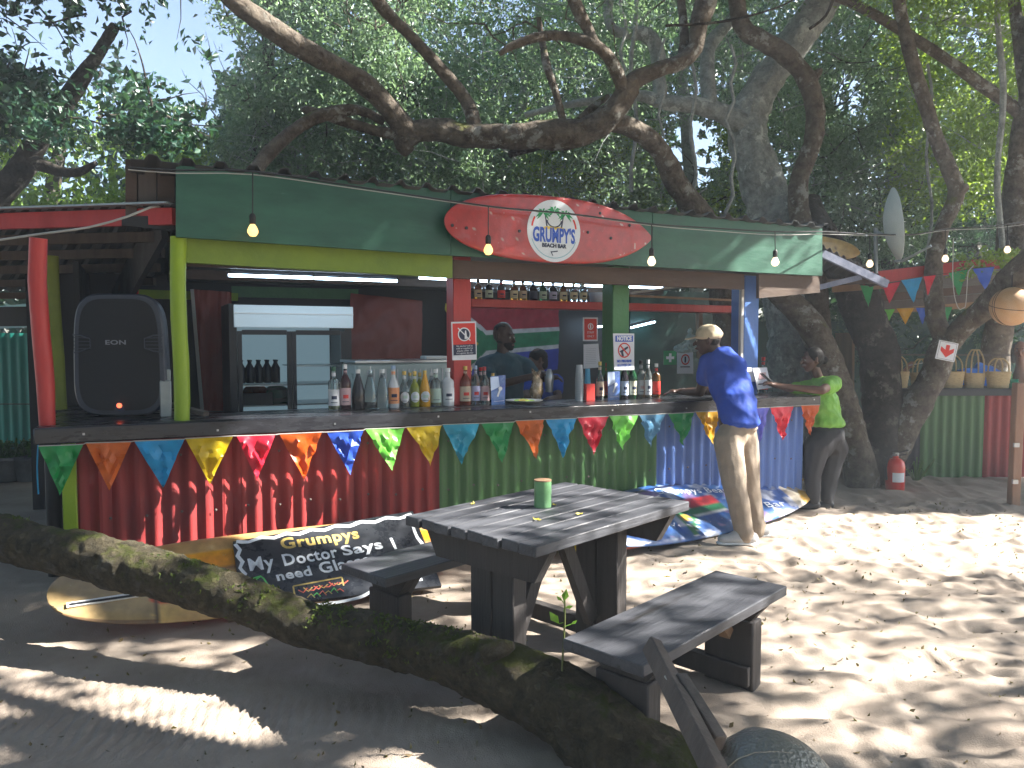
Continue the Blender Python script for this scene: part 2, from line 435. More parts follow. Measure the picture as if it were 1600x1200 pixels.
# ------------------------------------------------------------------ ground
def gheight(x, y):
    x = np.asarray(x, float); y = np.asarray(y, float)
    lx = (x - BO.x) * math.cos(BA) + (y - BO.y) * math.sin(BA)
    ly = -(x - BO.x) * math.sin(BA) + (y - BO.y) * math.cos(BA)
    h = 0.10 * np.exp(-np.clip(-ly, 0, None) ** 2 / 0.10) * np.clip((5.0 - lx) / 4.0, 0, 1) * np.clip((lx + 1.5) / 1.0, 0, 1) * (ly < 1.5)
    # trampled, hummocky sand in the open, smoother to the left
    k = 1 / (1 + np.exp(-(x - 0.9) * 1.6)) * 0.9 + 0.12
    k = k * np.exp(-np.clip(y - 8.0, 0, None) ** 2 / 4)
    wx = x + 0.12 * (vnoise(x * 3, y * 3, 5) - .5); wy = y + 0.12 * (vnoise(x * 3, y * 3, 6) - .5)
    a = vnoise(wx * 3.6, wy * 4.4, 1); b = vnoise(wx * 7.5, wy * 9.5, 2); c = vnoise(x * 19, y * 21, 3); d = vnoise(x * 44, y * 44, 9)
    a = 1 - abs(2 * a - 1); b2 = 1 - abs(2 * b - 1)
    h = h + k * (0.034 * (a - .5) + 0.036 * (b2 - .5) + 0.010 * (c - .5)) + 0.0035 * (d - .5) + 0.012 * (vnoise(x * 1.3, y * 1.3, 4) - .5)
    rr = np.exp(-((x + 1.6) / 1.3) ** 2 - ((y - 3.1) / 0.42) ** 2)
    h = h + rr * 0.011 * np.sin((x + 0.35 * (y - 3) + 0.10 * vnoise(x * 2, y * 6, 8)) * 2 * math.pi / 0.055)
    return h
gx = np.concatenate([np.linspace(-90, -12, 14), np.linspace(-11, -4.2, 34), np.arange(-4.1, 5.6, 0.02), np.linspace(5.7, 12, 34), np.linspace(14, 90, 14)])
gy = np.concatenate([np.linspace(-30, 0.5, 10), np.arange(0.9, 2.2, 0.06), np.arange(2.2, 7.6, 0.021), np.linspace(7.7, 13, 40), np.linspace(14, 120, 16)])
XX, YY = np.meshgrid(gx, gy); ZZ = gheight(XX, YY)
nv = XX.size; nxg = len(gx); nyg = len(gy)
me = bpy.data.meshes.new('ground')
me.vertices.add(nv); me.vertices.foreach_set('co', np.stack([XX.ravel(), YY.ravel(), ZZ.ravel()], 1).astype(np.float32).ravel())
ii = (np.arange(nyg - 1)[:, None] * nxg + np.arange(nxg - 1)[None, :]).ravel()
q = np.stack([ii, ii + 1, ii + nxg + 1, ii + nxg], 1).astype(np.int32)
me.loops.add(q.size); me.loops.foreach_set('vertex_index', q.ravel())
me.polygons.add(len(q)); me.polygons.foreach_set('loop_start', np.arange(len(q), dtype=np.int32) * 4)
me.polygons.foreach_set('use_smooth', np.ones(len(q), bool))
me.update(); me.validate()
m_sand = mat('beach_sand', (0.27, 0.22, 0.18), (0.385, 0.325, 0.27), 2.2, 0.9, 0.5, 160, spec=0.2, wear=(0.1, 0.075, 0.055), wamt=0.715, wscale=26)
me.materials.append(m_sand)
ground = bpy.data.objects.new('ground', me); C.objects.link(ground); tag(ground, kind='structure')
def gh(x, y): return float(gheight(x, y))

# ------------------------------------------------------------------ the bar counter
CZ = 1.083
counter = thing('bar_counter', 'long black topped bar counter fronted with red, green and blue corrugated iron', 'counter', BO, BA)
sx0, sx1 = bx(52, -.16, 680), bx(1283, -.16, 625)
mb = MB(); mb.box(((sx0 + sx1) / 2, .16, CZ - .048), (sx1 - sx0, .64, .096), bev=.008)
mb.build('counter_top', m_counter, counter)
mb = MB(); mb.box((sx0 + .42, 1.05, CZ - .05), (.8, 1.12, .09), bev=.006); mb.build('return_top', m_counter, counter)
def corr(mb, s0, s1, z0, z1, y, pitch=.1, amp=.014, per=6, M=None, fn=None):
    n = max(2, int((s1 - s0) / pitch * per))
    vs = []; fs = []
    for k in range(n + 1):
        s = s0 + (s1 - s0) * k / n
        w = math.cos(2 * math.pi * s / pitch); w = math.copysign(abs(w) ** 0.7, w)
        d = amp * w
        for z in (z0, z1):
            vs.append(Vector((s, y + d, z))); vs.append(Vector((s, y + d + .0015, z)))
    for k in range(n):
        a = k * 4; b = a + 4
        fs += [(a, b, b + 2, a + 2), (a + 1, a + 3, b + 3, b + 1), (a + 2, b + 2, b + 3, a + 3), (a, a + 1, b + 1, b)]
    mb.add(vs, fs, M)
seams = [(119, 'r'), (210, 'r'), (378, 'r'), (547, 'r'), (686, 'g'), (808, 'g'), (922, 'g'), (1022, 'b'), (1113, 'b'), (1207, 'b'), (1252, None)]
for i in range(len(seams) - 1):
    s0 = bx(seams[i][0], 0, 760); s1 = bx(seams[i + 1][0], 0, 760) + (.03 if seams[i + 1][1] else 0)
    mb = MB(); corr(mb, s0, s1, -.06, CZ - .1, .006 * (i % 2))
    mb.build('corrugated_panel', {'r': m_red, 'g': m_grn, 'b': m_blu}[seams[i][1]], counter)
s_end = bx(1252, 0, 760)
mb = MB(); Mr = Matrix.Translation((s_end, 0, 0)) @ Matrix.Rotation(math.radians(90), 4, 'Z'); corr(mb, .02, .45, -.05, CZ - .1, 0, M=Mr)
mb.build('end_panel', m_blu, counter)
a = bl(110, 800, -.03)
mb = MB(); mb.box((a.x, -.03, .47), (.075, .06, 1.02), bev=.006); mb.build('corner_post', m_lime, counter)
a = bl(84, 780, .3)
mb = MB(); mb.tube([(a.x, .3, -.05), (a.x, .3, CZ - .09)], .045, 10); mb.build('end_post', m_dark, counter)
scr = None
for i in range(len(seams) - 1):
    s0 = bx(seams[i][0], 0, 760); s1 = bx(seams[i + 1][0], 0, 760)
    for z in (.12, .5, .86):
        for q_ in range(int(s0 / .2) + 1, int(s1 / .2) + 1):
            if scr is None: mb = MB(); mb.lathe([(0, 0), (.009, 0), (.009, .003), (.004, .006), (0, .006)], 6, Matrix.Rotation(math.pi / 2, 4, 'X')); scr = mb.build('screw', m_oldwood, counter); o = scr
            else: o = share(scr, counter)
            o.location = (q_ * .2, -.014, z + .01 * math.sin(q_ * 3))
for i in range(9):                 # nail heads along the edge board
    s = sx0 + .25 + i * .73
    mb = MB(); mb.box((s, -.162, CZ - .045 + .015 * math.sin(i * 5)), (.012, .006, .012)); mb.build('nail_head', m_steel, counter)

# ------------------------------------------------------------------ the bar hut
hut = thing('bar_hut', 'open fronted wooden beach bar under a green fascia board and corrugated roof', 'bar hut', BO, BA)
def slab_px(mb, pts, yl, thick):   # outline given as seen on the plane yl; thickness goes back into the hut
    mb.slab([bl(x, y, yl) for x, y in pts], (0, thick, 0))
def quad_board(name, x0, yt0, yb0, x1, yt1, yb1, yl, th, m, parent, n=1):
    a = bl(x0, yt0, yl); b = bl(x1, yt1, yl); c = bl(x1, yb1, yl); d = bl(x0, yb0, yl)
    mb = MB(); mb.slab([a, b, c, d][::-1], (0, th, 0)); return mb.build(name, m, parent)
# fascia: three boards butted end to end
F = [(275, 258, 370), (705, 297, 399), (1020, 332, 417), (1285, 357, 431)]
for i in range(3):
    x0, t0, b0 = F[i]; x1, t1, b1 = F[i + 1]
    quad_board('fascia_board', x0, t0, b0, x1 - (1 if i < 2 else 0), t1, b1, -.14, .035, m_fascia, hut)
quad_board('lime_beam', 290, 372, 410, 707, 400, 434, -.02, .07, m_limeboard, hut)
quad_board('brown_beam', 708, 406, 434, 1163, 428, 452, .02, .08, m_brown, hut)
quad_board('end_board', 1186, 428, 466, 1281, 432, 457, -.08, .035, m_brown, hut)
quad_board('fascia_edge_batten', 190, 338, 352, 276, 337, 360, .02, .05, m_dark, hut)
# posts
def post_px(name, xl, xr, ytop, yl, m, round_=False, zb=CZ):
    a = bl(xl, ytop, yl); b = bl(xr, ytop, yl); w = b.x - a.x
    mb = MB()
    if round_:
        n = 9
        mb.tube([(a.x + w / 2 + .006 * math.sin(k * .8), yl + w / 2, zb + (a.z - zb) * k / n) for k in range(n + 1)], w / 2, 14, rough=.07)
    else: mb.box((a.x + w / 2, yl + w / 2, (a.z + zb) / 2), (w, w, a.z - zb), bev=.006)
    return mb.build(name, m, hut)
post_px('lime_post', 265, 291, 368, -.08, m_lime, True)
post_px('red_post', 708, 736, 400, .3, m_redwood)
post_px('green_post', 958, 984, 415, .3, m_greenwood)
post_px('blue_post', 1164, 1187, 430, .22, m_bluewood)
post_px('white_pole', 1159, 1164, 432, .2, m_pale)
# roof, ceiling, back and side walls
def rib(s, pitch=.19):
    t = (s / pitch) % 1.0
    return 0.036 * max(0, min(1, min((t - .3) / .07, (.7 - t) / .07)))
zA = bl(275, 258, -.14).z; zB = bl(1285, 357, -.14).z; sA = bx(205, -.14, 300); sB = bx(1286, -.14, 357)
def rooftop(s): return zA + (zB - zA) * (s - bx(275, -.14, 258)) / (sB - bx(275, -.14, 258))
n = 240; vs = []; fs = []
for k in range(n + 1):
    s = sA + (sB - sA) * k / n
    for (y, dz) in ((-.2, 0.0), (3.3, -.42)):
        vs.append((s, y, rooftop(s) + dz + rib(s) + .002)); vs.append((s, y, rooftop(s) + dz + rib(s) - .002))
for k in range(n):
    a = 4 * k; b = a + 4
    fs += [(a, a + 2, b + 2, b), (a + 1, b + 1, b + 3, a + 3), (a, b, b + 1, a + 1), (a + 2, a + 3, b + 3, b + 2)]
mb = MB(); mb.add(vs, fs); mb.build('roof_sheet', m_roofdk, hut)
m_ceil = mat('grey_ceiling_board', (0.1, 0.12, 0.12), (0.16, 0.18, 0.18), 3, 0.7)
s_l = bx(290, 0, 400); 
mb = MB(); mb.add([(s_l, .08, 2.26), (s_end + .05, .08, 2.22), (s_end + .05, 3.2, 2.16), (s_l, 3.2, 2.18), (s_l, .08, 2.29), (s_end + .05, .08, 2.25), (s_end + .05, 3.2, 2.19), (s_l, 3.2, 2.21)],
                  [(0, 3, 2, 1), (4, 5, 6, 7), (0, 1, 5, 4), (1, 2, 6, 5), (2, 3, 7, 6), (3, 0, 4, 7)]); mb.build('ceiling', m_ceil, hut)
for yy in (.9, 2.1):
    mb = MB(); mb.box(((s_l + s_end) / 2, yy, 2.17), (s_end - s_l - .1, .05, .09)); mb.build('ceiling_joist', m_brown, hut)
x_mid = bx(1000, 3.1, 500)
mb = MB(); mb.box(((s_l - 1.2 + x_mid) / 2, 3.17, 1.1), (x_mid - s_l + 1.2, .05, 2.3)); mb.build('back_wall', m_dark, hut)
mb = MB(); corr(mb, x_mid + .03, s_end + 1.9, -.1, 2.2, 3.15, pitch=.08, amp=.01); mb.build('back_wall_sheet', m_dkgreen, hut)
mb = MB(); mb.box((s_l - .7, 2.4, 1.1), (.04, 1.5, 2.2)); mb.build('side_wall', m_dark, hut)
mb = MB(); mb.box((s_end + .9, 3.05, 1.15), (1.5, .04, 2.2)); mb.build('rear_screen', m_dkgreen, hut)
# lime strip and grey-green board high on the back wall
quad_board('green_strip', 215, 452, 466, 372, 458, 470, 2.9, .03, m_lime, hut)
quad_board('wall_board', 362, 447, 464, 560, 452, 468, 3.05, .03, m_greenwood, hut)
# wooden gable box at the left end of the roof
for i, (xa, xb) in enumerate(((196, 214), (216, 244), (246, 273))):
    quad_board('gable_plank', xa, 248 + (xa - 196) * .18, 336, xb, 248 + (xb - 196) * .18, 336, .05 + .02 * (i % 2), .04, [m_brown, m_oldwood, m_brown][i], hut)
# shelf behind the posts
zs = bz(850, 468, .85)
sh0, sh1 = bx(737, .85, 468), bx(1160, .85, 480)
mb = MB(); mb.box(((sh0 + sh1) / 2, .85 + .11, zs - .045), (sh1 - sh0, .22, .07), bev=.004); mb.build('shelf', m_redwood, hut)
mb = MB(); mb.bar(bl(984, 462, .8), bl(1162, 470, .8), .02, .02); mb.build('pale_rail', m_wood, hut)
mb = MB(); mb.bar(bl(985, 458, .7), bl(1160, 434, .1), .02, .02); mb.build('brace_pipe', m_pale, hut)
mb = MB(); mb.bar(bl(1092, 480, 2.2), bl(1094, 560, 2.2), .06, .06); mb.build('inner_post', m_wood, hut)
# tarpaulins on the back wall
m_tarp = mat('red_tarpaulin', (0.2, 0.03, 0.02), (0.26, 0.045, 0.03), 2, 0.45, 0.2, 12)
def cloth(name, pts, yl, m, parent, amp=.02, nx=24, ny=24, colf=None, fold=3.0):
    a, b, c, d = [bl(x, y, yl) for x, y in pts]      # tl, tr, br, bl
    g = MB()
    def f(u, v):
        p = (a * (1 - u) + b * u) * (1 - v) + (d * (1 - u) + c * u) * v
        return p + Vector((0, amp * (mnoise.noise(Vector((u * fold + v * 1.5, v * 2.2, yl))) + .4 * mnoise.noise(Vector((u * 9, v * 7 + u * 4, 3)))), 0))
    g.grid(nx, ny, f)
    cols = None
    if colf: cols = [(*colf(i / nx, j / ny), 1) for j in range(ny + 1) for i in range(nx + 1)]
    return g.build(name, m, parent, colors=cols)
t = thing('tarpaulin', 'dark red tarpaulin hung on the wall to the right of the glass fridge', 'tarpaulin', BO, BA)
cloth('sheet', [(548, 458), (660, 470), (658, 566), (548, 566)], 2.95, m_tarp, t, .05)
t = thing('tarpaulin', 'red tarpaulin hanging between the lime post and the glass fridge', 'tarpaulin', BO, BA)
cloth('sheet', [(302, 452), (362, 456), (362, 642), (318, 642)], 2.6, m_tarp, t, .05)
mb = MB(); a = bl(300, 452, 2.58); b = bl(316, 642, 2.58); mb.bar(a, b, .03); mb.build('edge_pole', m_pale, t)

# fluorescent tubes
def tube_light(x0, y0, x1, y1, yl, yl2, label):
    a = bw(x0, y0, yl); b = bw(x1, y1, yl2); t = thing('fluorescent_tube', label, 'light', (a + b) / 2, 0, 'fluorescent tubes in the bar')
    mb = MB(); mb.tube([a, b], .011, 10); mb.build('tube', m_tubelight, t, world=True)
    mb = MB(); mb.bar(a + Vector((0, .02, .035)), b + Vector((0, .02, .035)), .03, .02); mb.build('fitting', m_dark, t, world=True)
tube_light(357, 430, 488, 434, 1.0, 1.0, 'left half of the long lit fluorescent tube above the glass fridge')
tube_light(491, 434.5, 620, 439, 1.0, 1.0, 'right half of the long lit fluorescent tube above the glass fridge')
tube_light(655, 434, 780, 440, 1.7, 1.7, 'lit fluorescent tube crossing behind the red square post')
tube_light(786, 441, 905, 446, 1.7, 1.7, 'lit fluorescent tube behind the bottles of the top shelf')
tube_light(911, 446, 1035, 450, 1.7, 1.7, 'lit fluorescent tube crossing behind the green square post')
tube_light(912, 513, 950, 509, 2.9, 2.95, 'short low fluorescent tube left of the green square post')
tube_light(986, 512, 1023, 503, 2.8, 2.9, 'short low fluorescent tube right of the green square post')

# ------------------------------------------------------------------ fridge, chest freezer
fr = thing('display_fridge', 'tall black double door display fridge with a blank white header', 'fridge', BM @ Vector((bx(455, 1.5), 1.5, 0)), BA)
FB = BM; y0 = 1.45
def fz(py): return bz(455, py, y0)
fx0, fx1 = bx(360, y0), bx(551, y0)
ztop = bz(455, 476, y0)
def FL(mb, name, m): return mb.build(name, m, fr, world=True)
def wbox(mb, c, d, bev=0): mb.box(c, d, M=BM, bev=bev)
mb = MB()
wbox(mb, (fx0 + .03, y0 + .33, ztop / 2), (.06, .62, ztop)); wbox(mb, (fx1 - .03, y0 + .33, ztop / 2), (.06, .62, ztop))
wbox(mb, ((fx0 + fx1) / 2, y0 + .62, ztop / 2), (fx1 - fx0 - .12, .04, ztop)); wbox(mb, ((fx0 + fx1) / 2, y0 + .33, ztop - .02), (fx1 - fx0 - .12, .56, .04))
wbox(mb, ((fx0 + fx1) / 2, y0 + .33, .2), (fx1 - fx0 - .12, .56, .4))
FL(mb, 'cabinet', m_black)
m_fin = mat('fridge_inside', (0.5, 0.56, 0.58), rough=.5, emit=(.5, .75, .9), estr=.045)  # lining glows faintly in place of light inside the cabinet
mb = MB(); wbox(mb, ((fx0 + fx1) / 2, y0 + .585, ztop / 2 + .1), (fx1 - fx0 - .14, .02, ztop - .5)); FL(mb, 'inner_lining', m_fin)
m_head = mat('fridge_header', (0.6, 0.68, 0.72), rough=.3, emit=(.6, .8, .95), estr=.03)  # header panel glows faintly of itself
zh0 = bz(455, 514, y0); mb = MB(); wbox(mb, ((fx0 + fx1) / 2 + .02, y0 - .01, (ztop + zh0) / 2), (fx1 - fx0 - .03, .03, ztop - zh0 - .02), bev=.004); FL(mb, 'header_panel', m_head)
mb = MB(); wbox(mb, ((fx0 + fx1) / 2 + .02, y0 - .028, zh0 + (ztop - zh0) * .62), (fx1 - fx0 - .03, .008, .01)); FL(mb, 'header_trim', m_white)
xm = bx(457, y0)
for xa, xb in ((fx0 + .06, xm), (xm, fx1 - .06)):
    mb = MB()
    for (cx_, w, cz, h) in ((xa + .02, .035, .75, zh0 - .06), (xb - .02, .035, .75, zh0 - .06)):
        wbox(mb, (cx_, y0 + .02, .4 + (zh0 - .42) / 2), (w, .03, zh0 - .42))
    wbox(mb, ((xa + xb) / 2, y0 + .02, zh0 - .03), (xb - xa - .08, .03, .04)); wbox(mb, ((xa + xb) / 2, y0 + .02, .43), (xb - xa - .08, .03, .05))
    dr = FL(mb, 'door', m_black)
    mb = MB(); mb.slab([BM @ Vector(p) for p in ((xa + .04, y0 + .02, .45), (xb - .04, y0 + .02, .45), (xb - .04, y0 + .02, zh0 - .05), (xa + .04, y0 + .02, zh0 - .05))], BN * .004)
    g_ = mb.build('glass_pane', mat('fridge_glass', (.9, .95, .95), rough=.02, trans=1, ior=1.05), dr, world=True)
for py, xr in ((601, (0, 1)), (632, (0, 1)), (572, (1,)), ):
    for k in xr:
        xa, xb = (fx0 + .07, xm - .01) if k == 0 else (xm + .01, fx1 - .07)
        mb = MB(); wbox(mb, ((xa + xb) / 2, y0 + .3, bz(455, py, y0 + .1)), (xb - xa, .5, .012)); FL(mb, 'wire_shelf', m_steel)
# things in the fridge
m_navyb = mat('navy_bottle', (.008, .015, .05), rough=.2)
zsf = bz(400, 601, y0 + .1) + .008
pk = thing('bottle_pack', 'pack of dark navy soft drink bottles on the upper left fridge shelf', 'bottles', BM @ Vector((bx(402, y0 + .2), y0 + .2, zsf)), BA)
sh = MB().lathe([(.03, 0), (.032, .02), (.032, .13), (.012, .17), (.012, .185), (.016, .187), (.016, .2)], 10)
first = None
for i in range(6):
    for j in range(2):
        if first is None: first = sh.build('bottle', m_navyb, pk); q = first
        else: q = share(first, pk)
        q.location = (-.2 + i * .072, j * .075, 0)
zc_ = bz(400, 636, y0 + .1) + .01
bxo = thing('cardboard_box', 'open white box of oranges on the lower left fridge shelf', 'box', BM @ Vector((bx(397, y0 + .2), y0 + .18, zc_)), BA)
mb = MB()
for c_, d_ in (((0, -.11, .055), (.26, .006, .11)), ((0, .11, .055), (.26, .006, .11)), ((-.13, 0, .055), (.006, .214, .11)), ((.13, 0, .055), (.006, .214, .11)), ((0, 0, .004), (.25, .21, .006))): mb.box(c_, d_)
mb.build('carton', m_white, bxo)
m_or = mat('orange_fruit', (.4, .12, .03), rough=.5, bump=.2)
for i in range(3): mb = MB(); mb.lathe([(.045 * math.sin(math.pi * k / 8) + .0001, -.045 * math.cos(math.pi * k / 8)) for k in range(9)], 12); q = mb.build('fruit', m_or, bxo); q.location = (-.05 + i * .055, 0, .12 + .015 * (i == 1))
mb = MB(); mb.lathe([(.001, 0), (.1, .01), (.13, .06), (.11, .13), (.04, .17), (.001, .175)], 14); p_ = BM @ Vector((bx(432, y0 + .2), y0 + .22, zc_)); q = mb.build('green_bag', mat('green_film', (.02, .3, .14), rough=.3, bump=.8, bscale=20), None); q.location = p_; tag(q, 'bulging green bag on the lower fridge shelf beside the white box', 'bag')

fz_ = thing('chest_freezer', 'white upright back-bar freezer standing behind the clear and yellow bottles', 'freezer', BM @ Vector((bx(625, .75), .95, 0)), BA)
a = bl(556, 568, .95); b = bl(708, 569, .95)
mb = MB(); wbox(mb, ((a.x + b.x) / 2, 1.2, a.z / 2), (b.x - a.x, .5, a.z), bev=.02); mb.build('cabinet', mat('freezer_enamel', (.45, .55, .55), (.5, .6, .6), 3, .35), fz_, world=True)
mb = MB(); wbox(mb, ((a.x + b.x) / 2, 1.2, a.z + .012), (b.x - a.x + .02, .52, .024), bev=.004); mb.build('lid', m_steel, fz_, world=True)
for k in range(14):
    mb = MB(); wbox(mb, (a.x + .1 + k * (b.x - a.x - .2) / 13, .946, a.z / 2 + .1), (.012, .006, a.z - .3)); mb.build('rib', m_white, fz_, world=True)
p_ = bl(675, 565, 1.15)
mb = MB(); wbox(mb, (p_.x, 1.1, a.z + .04), (.2, .16, .03), bev=.006); q = mb.build('paper_tray', m_white, None, world=True); tag(q, 'small white tray on the freezer lid beside the dark doorway', 'tray')

# flags on the back wall
m_cloth = paint_mat('printed_cloth', rough=.8, coat=0, bump=.1)
def sa_flag(u, v):
    red, blue, grn, wht, blk, yel = (.3, .012, .03), (.02, .04, .32), (.01, .16, .07), (.5, .5, .52), (.01, .01, .012), (.55, .38, .04)
    v2 = v * 2 - 1; x = u * 1.5
    e = abs(v2)
    # the y-shaped band
    if x < .5 * 1.0:
        c_ = 1 - x / .5 if x < .5 else 0
    c_ = max(0, 1 - x / .55)
    d = e - c_
    if x < .55:
        if d > .33: return red if v2 < 0 else blue
        if d > .2: return wht
        if d > -.2: return grn
        if d > -.33: return yel
        return blk
    if e > .33: return red if v2 < 0 else blue
    if e > .2: return wht
    return grn
t = thing('flag', 'large red, white, green and blue flag hung behind the man serving', 'flag', BO, BA)
def sa_part(u, v): return sa_flag(.12 + u * .88, v)
cloth('flag_cloth', [(714, 478), (874, 478), (871, 577), (716, 600)], 2.7, m_cloth, t, .05, 110, 80, sa_part)
def jam(u, v):
    x = u; d = min(abs(x - v), abs(1 - x - v))
    if d < .08: return (.6, .5, .03)
    return (.01, .2, .06) if (v < min(x, 1 - x) or v > max(x, 1 - x)) else (.01, .01, .01)
t = thing('flag', 'green, black and yellow flag half hidden behind the red square post', 'flag', BO, BA)
cloth('flag_cloth', [(696, 474), (770, 478), (770, 600), (696, 600)], 2.85, m_cloth, t, .04, 60, 60, jam)

# ------------------------------------------------------------------ lettering
def text_mb(txt, size, M, font_w=1.0, bold=0.0, align='CENTER', depth=.0008, spacing=1.0, shear=0.0):
    cu = bpy.data.curves.new('t', 'FONT'); cu.body = txt; cu.size = size; cu.align_x = align; cu.align_y = 'CENTER'
    cu.extrude = depth; cu.offset = bold; cu.resolution_u = 3; cu.space_character = spacing; cu.shear = shear
    o = bpy.data.objects.new('t', cu); C.objects.link(o)
    dg = bpy.context.evaluated_depsgraph_get()
    me = bpy.data.meshes.new_from_object(o.evaluated_get(dg))
    mb = MB(); S = Matrix.Diagonal((font_w, 1, 1, 1))
    mb.add([v.co.copy() for v in me.vertices], [tuple(p.vertices) for p in me.polygons], M @ S)
    bpy.data.objects.remove(o); bpy.data.curves.remove(cu); bpy.data.meshes.remove(me)
    return mb
def face_frame(p, ex, ey):         # text frame: origin p, x along ex, y along ey
    ex = Vector(ex).normalized(); ez = ex.cross(Vector(ey)).normalized(); ey = ez.cross(ex)
    m = Matrix((ex, ey, ez)).transposed().to_4x4(); m.translation = p; return m
def ring(mb, r0, r1, M, seg=28, th=.0012, a0=0, a1=2 * math.pi):
    n = seg
    vs = []; fs = []
    for k in range(n + 1):
        a = a0 + (a1 - a0) * k / n
        for r in (r0, r1): vs.append(Vector((r * math.cos(a), r * math.sin(a), th)))
    for k in range(n): fs.append((2 * k, 2 * k + 1, 2 * k + 3, 2 * k + 2))
    mb.add(vs, fs, M); return mb

# ------------------------------------------------------------------ notices
def sign_px(name, label, pts, yl, m, cat='sign', th=.004, toward=True):
    """flat sheet fixed on the plane yl; returns thing, frame, width, height"""
    a, b, c, d = [bw(x, y, yl) for x, y in pts]       # tl tr br bl
    ctr = (a + b + c + d) / 4; ex = (b - a); ey = (a - d)
    t = thing(name, label, cat, ctr)
    mb = MB(); mb.slab([a, d, c, b], BN * th); mb.build('sheet', m, t, world=True)
    M = face_frame(ctr - BN * .0015, ex, ey)
    return t, M, ex.length, ey.length
def rect(M, x, y, w, h, m, t, name='printed_block', z=0.0006):
    mb = MB(); mb.add([(x - w / 2, y - h / 2, z), (x + w / 2, y - h / 2, z), (x + w / 2, y + h / 2, z), (x - w / 2, y + h / 2, z)], [(0, 1, 2, 3)], M)
    return mb.build(name, m, t, world=True, smooth=False)
def words_on(M, txt, x, y, size, m, t, fw=1.0, bold=0.0, z=.0016, name='lettering'):
    return text_mb(txt, size, M @ Matrix.Translation((x, y, z)), fw, bold, depth=.0003).build(name, m, t, world=True, smooth=False)
t, M_, w, h = sign_px('notice', 'red and white no alcohol to minors notice on the red square post', [(705, 503), (744, 502), (745, 562), (707, 563)], .27, m_paper)
rect(M_, 0, h * .18, w * .9, h * .56, m_redpr, t); rect(M_, 0, -h * .23, w * .9, h * .28, m_ink, t)
mb = MB(); ring(mb, 0, h * .17, M_ @ Matrix.Translation((0, h * .17, .0012))); mb.build('symbol_disc', m_ink, t, world=True)
mb = MB(); ring(mb, h * .15, h * .18, M_ @ Matrix.Translation((0, h * .17, .002))); mb.add([(-.01, -h * .12, .003), (.012, -h * .12, .003), (.008, h * .02, .003), (.004, h * .1, .003), (-.004, h * .1, .003), (-.008, h * .02, .003)], [(0, 1, 2, 3, 4, 5)], M_ @ Matrix.Translation((.012, h * .17, 0)))
mb.bar((-.05, h * .17 + .05, .004), (.05, h * .17 - .05, .004), .008, .001); nv_ = len(mb.v)
for k in range(nv_ - 8, nv_): mb.v[k] = tuple(M_ @ Vector(mb.v[k]))
mb.build('bottle_symbol', m_whitepr, t, world=True)
for i, s_ in enumerate(('No alcohol will be', 'sold or supplied to', 'anyone under 18,', 'it is against the law')): words_on(M_, s_, 0, -h * .135 - i * h * .062, h * .062, m_whitepr, t)
t, M_, w, h = sign_px('notice', 'white no firearms notice with blue heading on the green square post', [(958, 521), (991, 521), (991, 578), (960, 578)], .27, m_paper)
rect(M_, 0, h * .36, w * .84, h * .17, m_bluepr, t); words_on(M_, 'NOTICE', 0, h * .36, h * .16, m_whitepr, t, .82, .003)
mb = MB(); ring(mb, w * .25, w * .3, M_ @ Matrix.Translation((0, h * .04, .001)));
mb.add([(-w * .21, w * .17, .0015), (-w * .17, w * .21, .0015), (w * .21, -w * .17, .0015), (w * .17, -w * .21, .0015)], [(0, 3, 2, 1)], M_ @ Matrix.Translation((0, h * .04, .001))); mb.build('prohibition_ring', m_redpr, t, world=True, smooth=False)
mb = MB(); mb.add([(-.05, .012, 0), (.045, .012, 0), (.045, -.006, 0), (-.018, -.008, 0), (-.028, -.045, 0), (-.05, -.045, 0), (-.04, -.005, 0)], [(0, 6, 5, 4, 3, 2, 1)], M_ @ Matrix.Translation((0, h * .05, .0012)) @ Matrix.Rotation(.5, 4, 'Z')); mb.build('pistol_symbol', m_ink, t, world=True, smooth=False)
words_on(M_, 'NO FIREARMS', 0, -h * .26, h * .09, m_bluepr, t, .86, .002); words_on(M_, 'ALLOWED ON', 0, -h * .37, h * .08, m_bluepr, t, .86, .001)
t, M_, w, h = sign_px('notice', 'small red staff only notice above the pinned white paper', [(911, 496), (934, 496), (934, 533), (911, 533)], 1.4, m_paper)
rect(M_, 0, 0, w * .84, h * .88, m_redpr, t); mb = MB(); ring(mb, h * .1, h * .14, M_ @ Matrix.Translation((0, h * .12, .0012))); mb.build('symbol_ring', m_whitepr, t, world=True); rect(M_, 0, h * .12, w * .1, h * .17, m_whitepr, t, 'keyhole_symbol', .0014)
words_on(M_, 'STAFF', 0, -h * .14, h * .13, m_whitepr, t); words_on(M_, 'ONLY', 0, -h * .3, h * .13, m_whitepr, t)
t, M_, w, h = sign_px('paper_sheet', 'blank looking typed white paper pinned below the staff only notice', [(912, 538), (935, 537), (938, 574), (912, 576)], 1.38, m_paper, 'paper')
for i in range(9): rect(M_, -w * .05, h * .3 - i * h * .075, w * .7, h * .012, mat('grey_print', (.4, .42, .48)), t, 'typed_line')
t, M_, w, h = sign_px('cardboard_notice', 'brown cardboard notice half hidden behind the green square post', [(947, 519), (964, 519), (964, 550), (946, 549)], 1.5, m_wood, 'notice')
for i in range(4): rect(M_, 0, h * .3 - i * h * .16, w * .7, h * .05, m_brown, t, 'written_line')
t, M_, w, h = sign_px('first_aid_sign', 'green first aid sign with white cross on the back wall', [(1037, 548), (1057, 548), (1057, 570), (1037, 570)], 2.2, m_greenpr)
rect(M_, 0, 0, w * .62, h * .2, m_whitepr, t, 'cross_bar'); rect(M_, 0, 0, w * .2, h * .62, m_whitepr, t, 'cross_bar', .001)
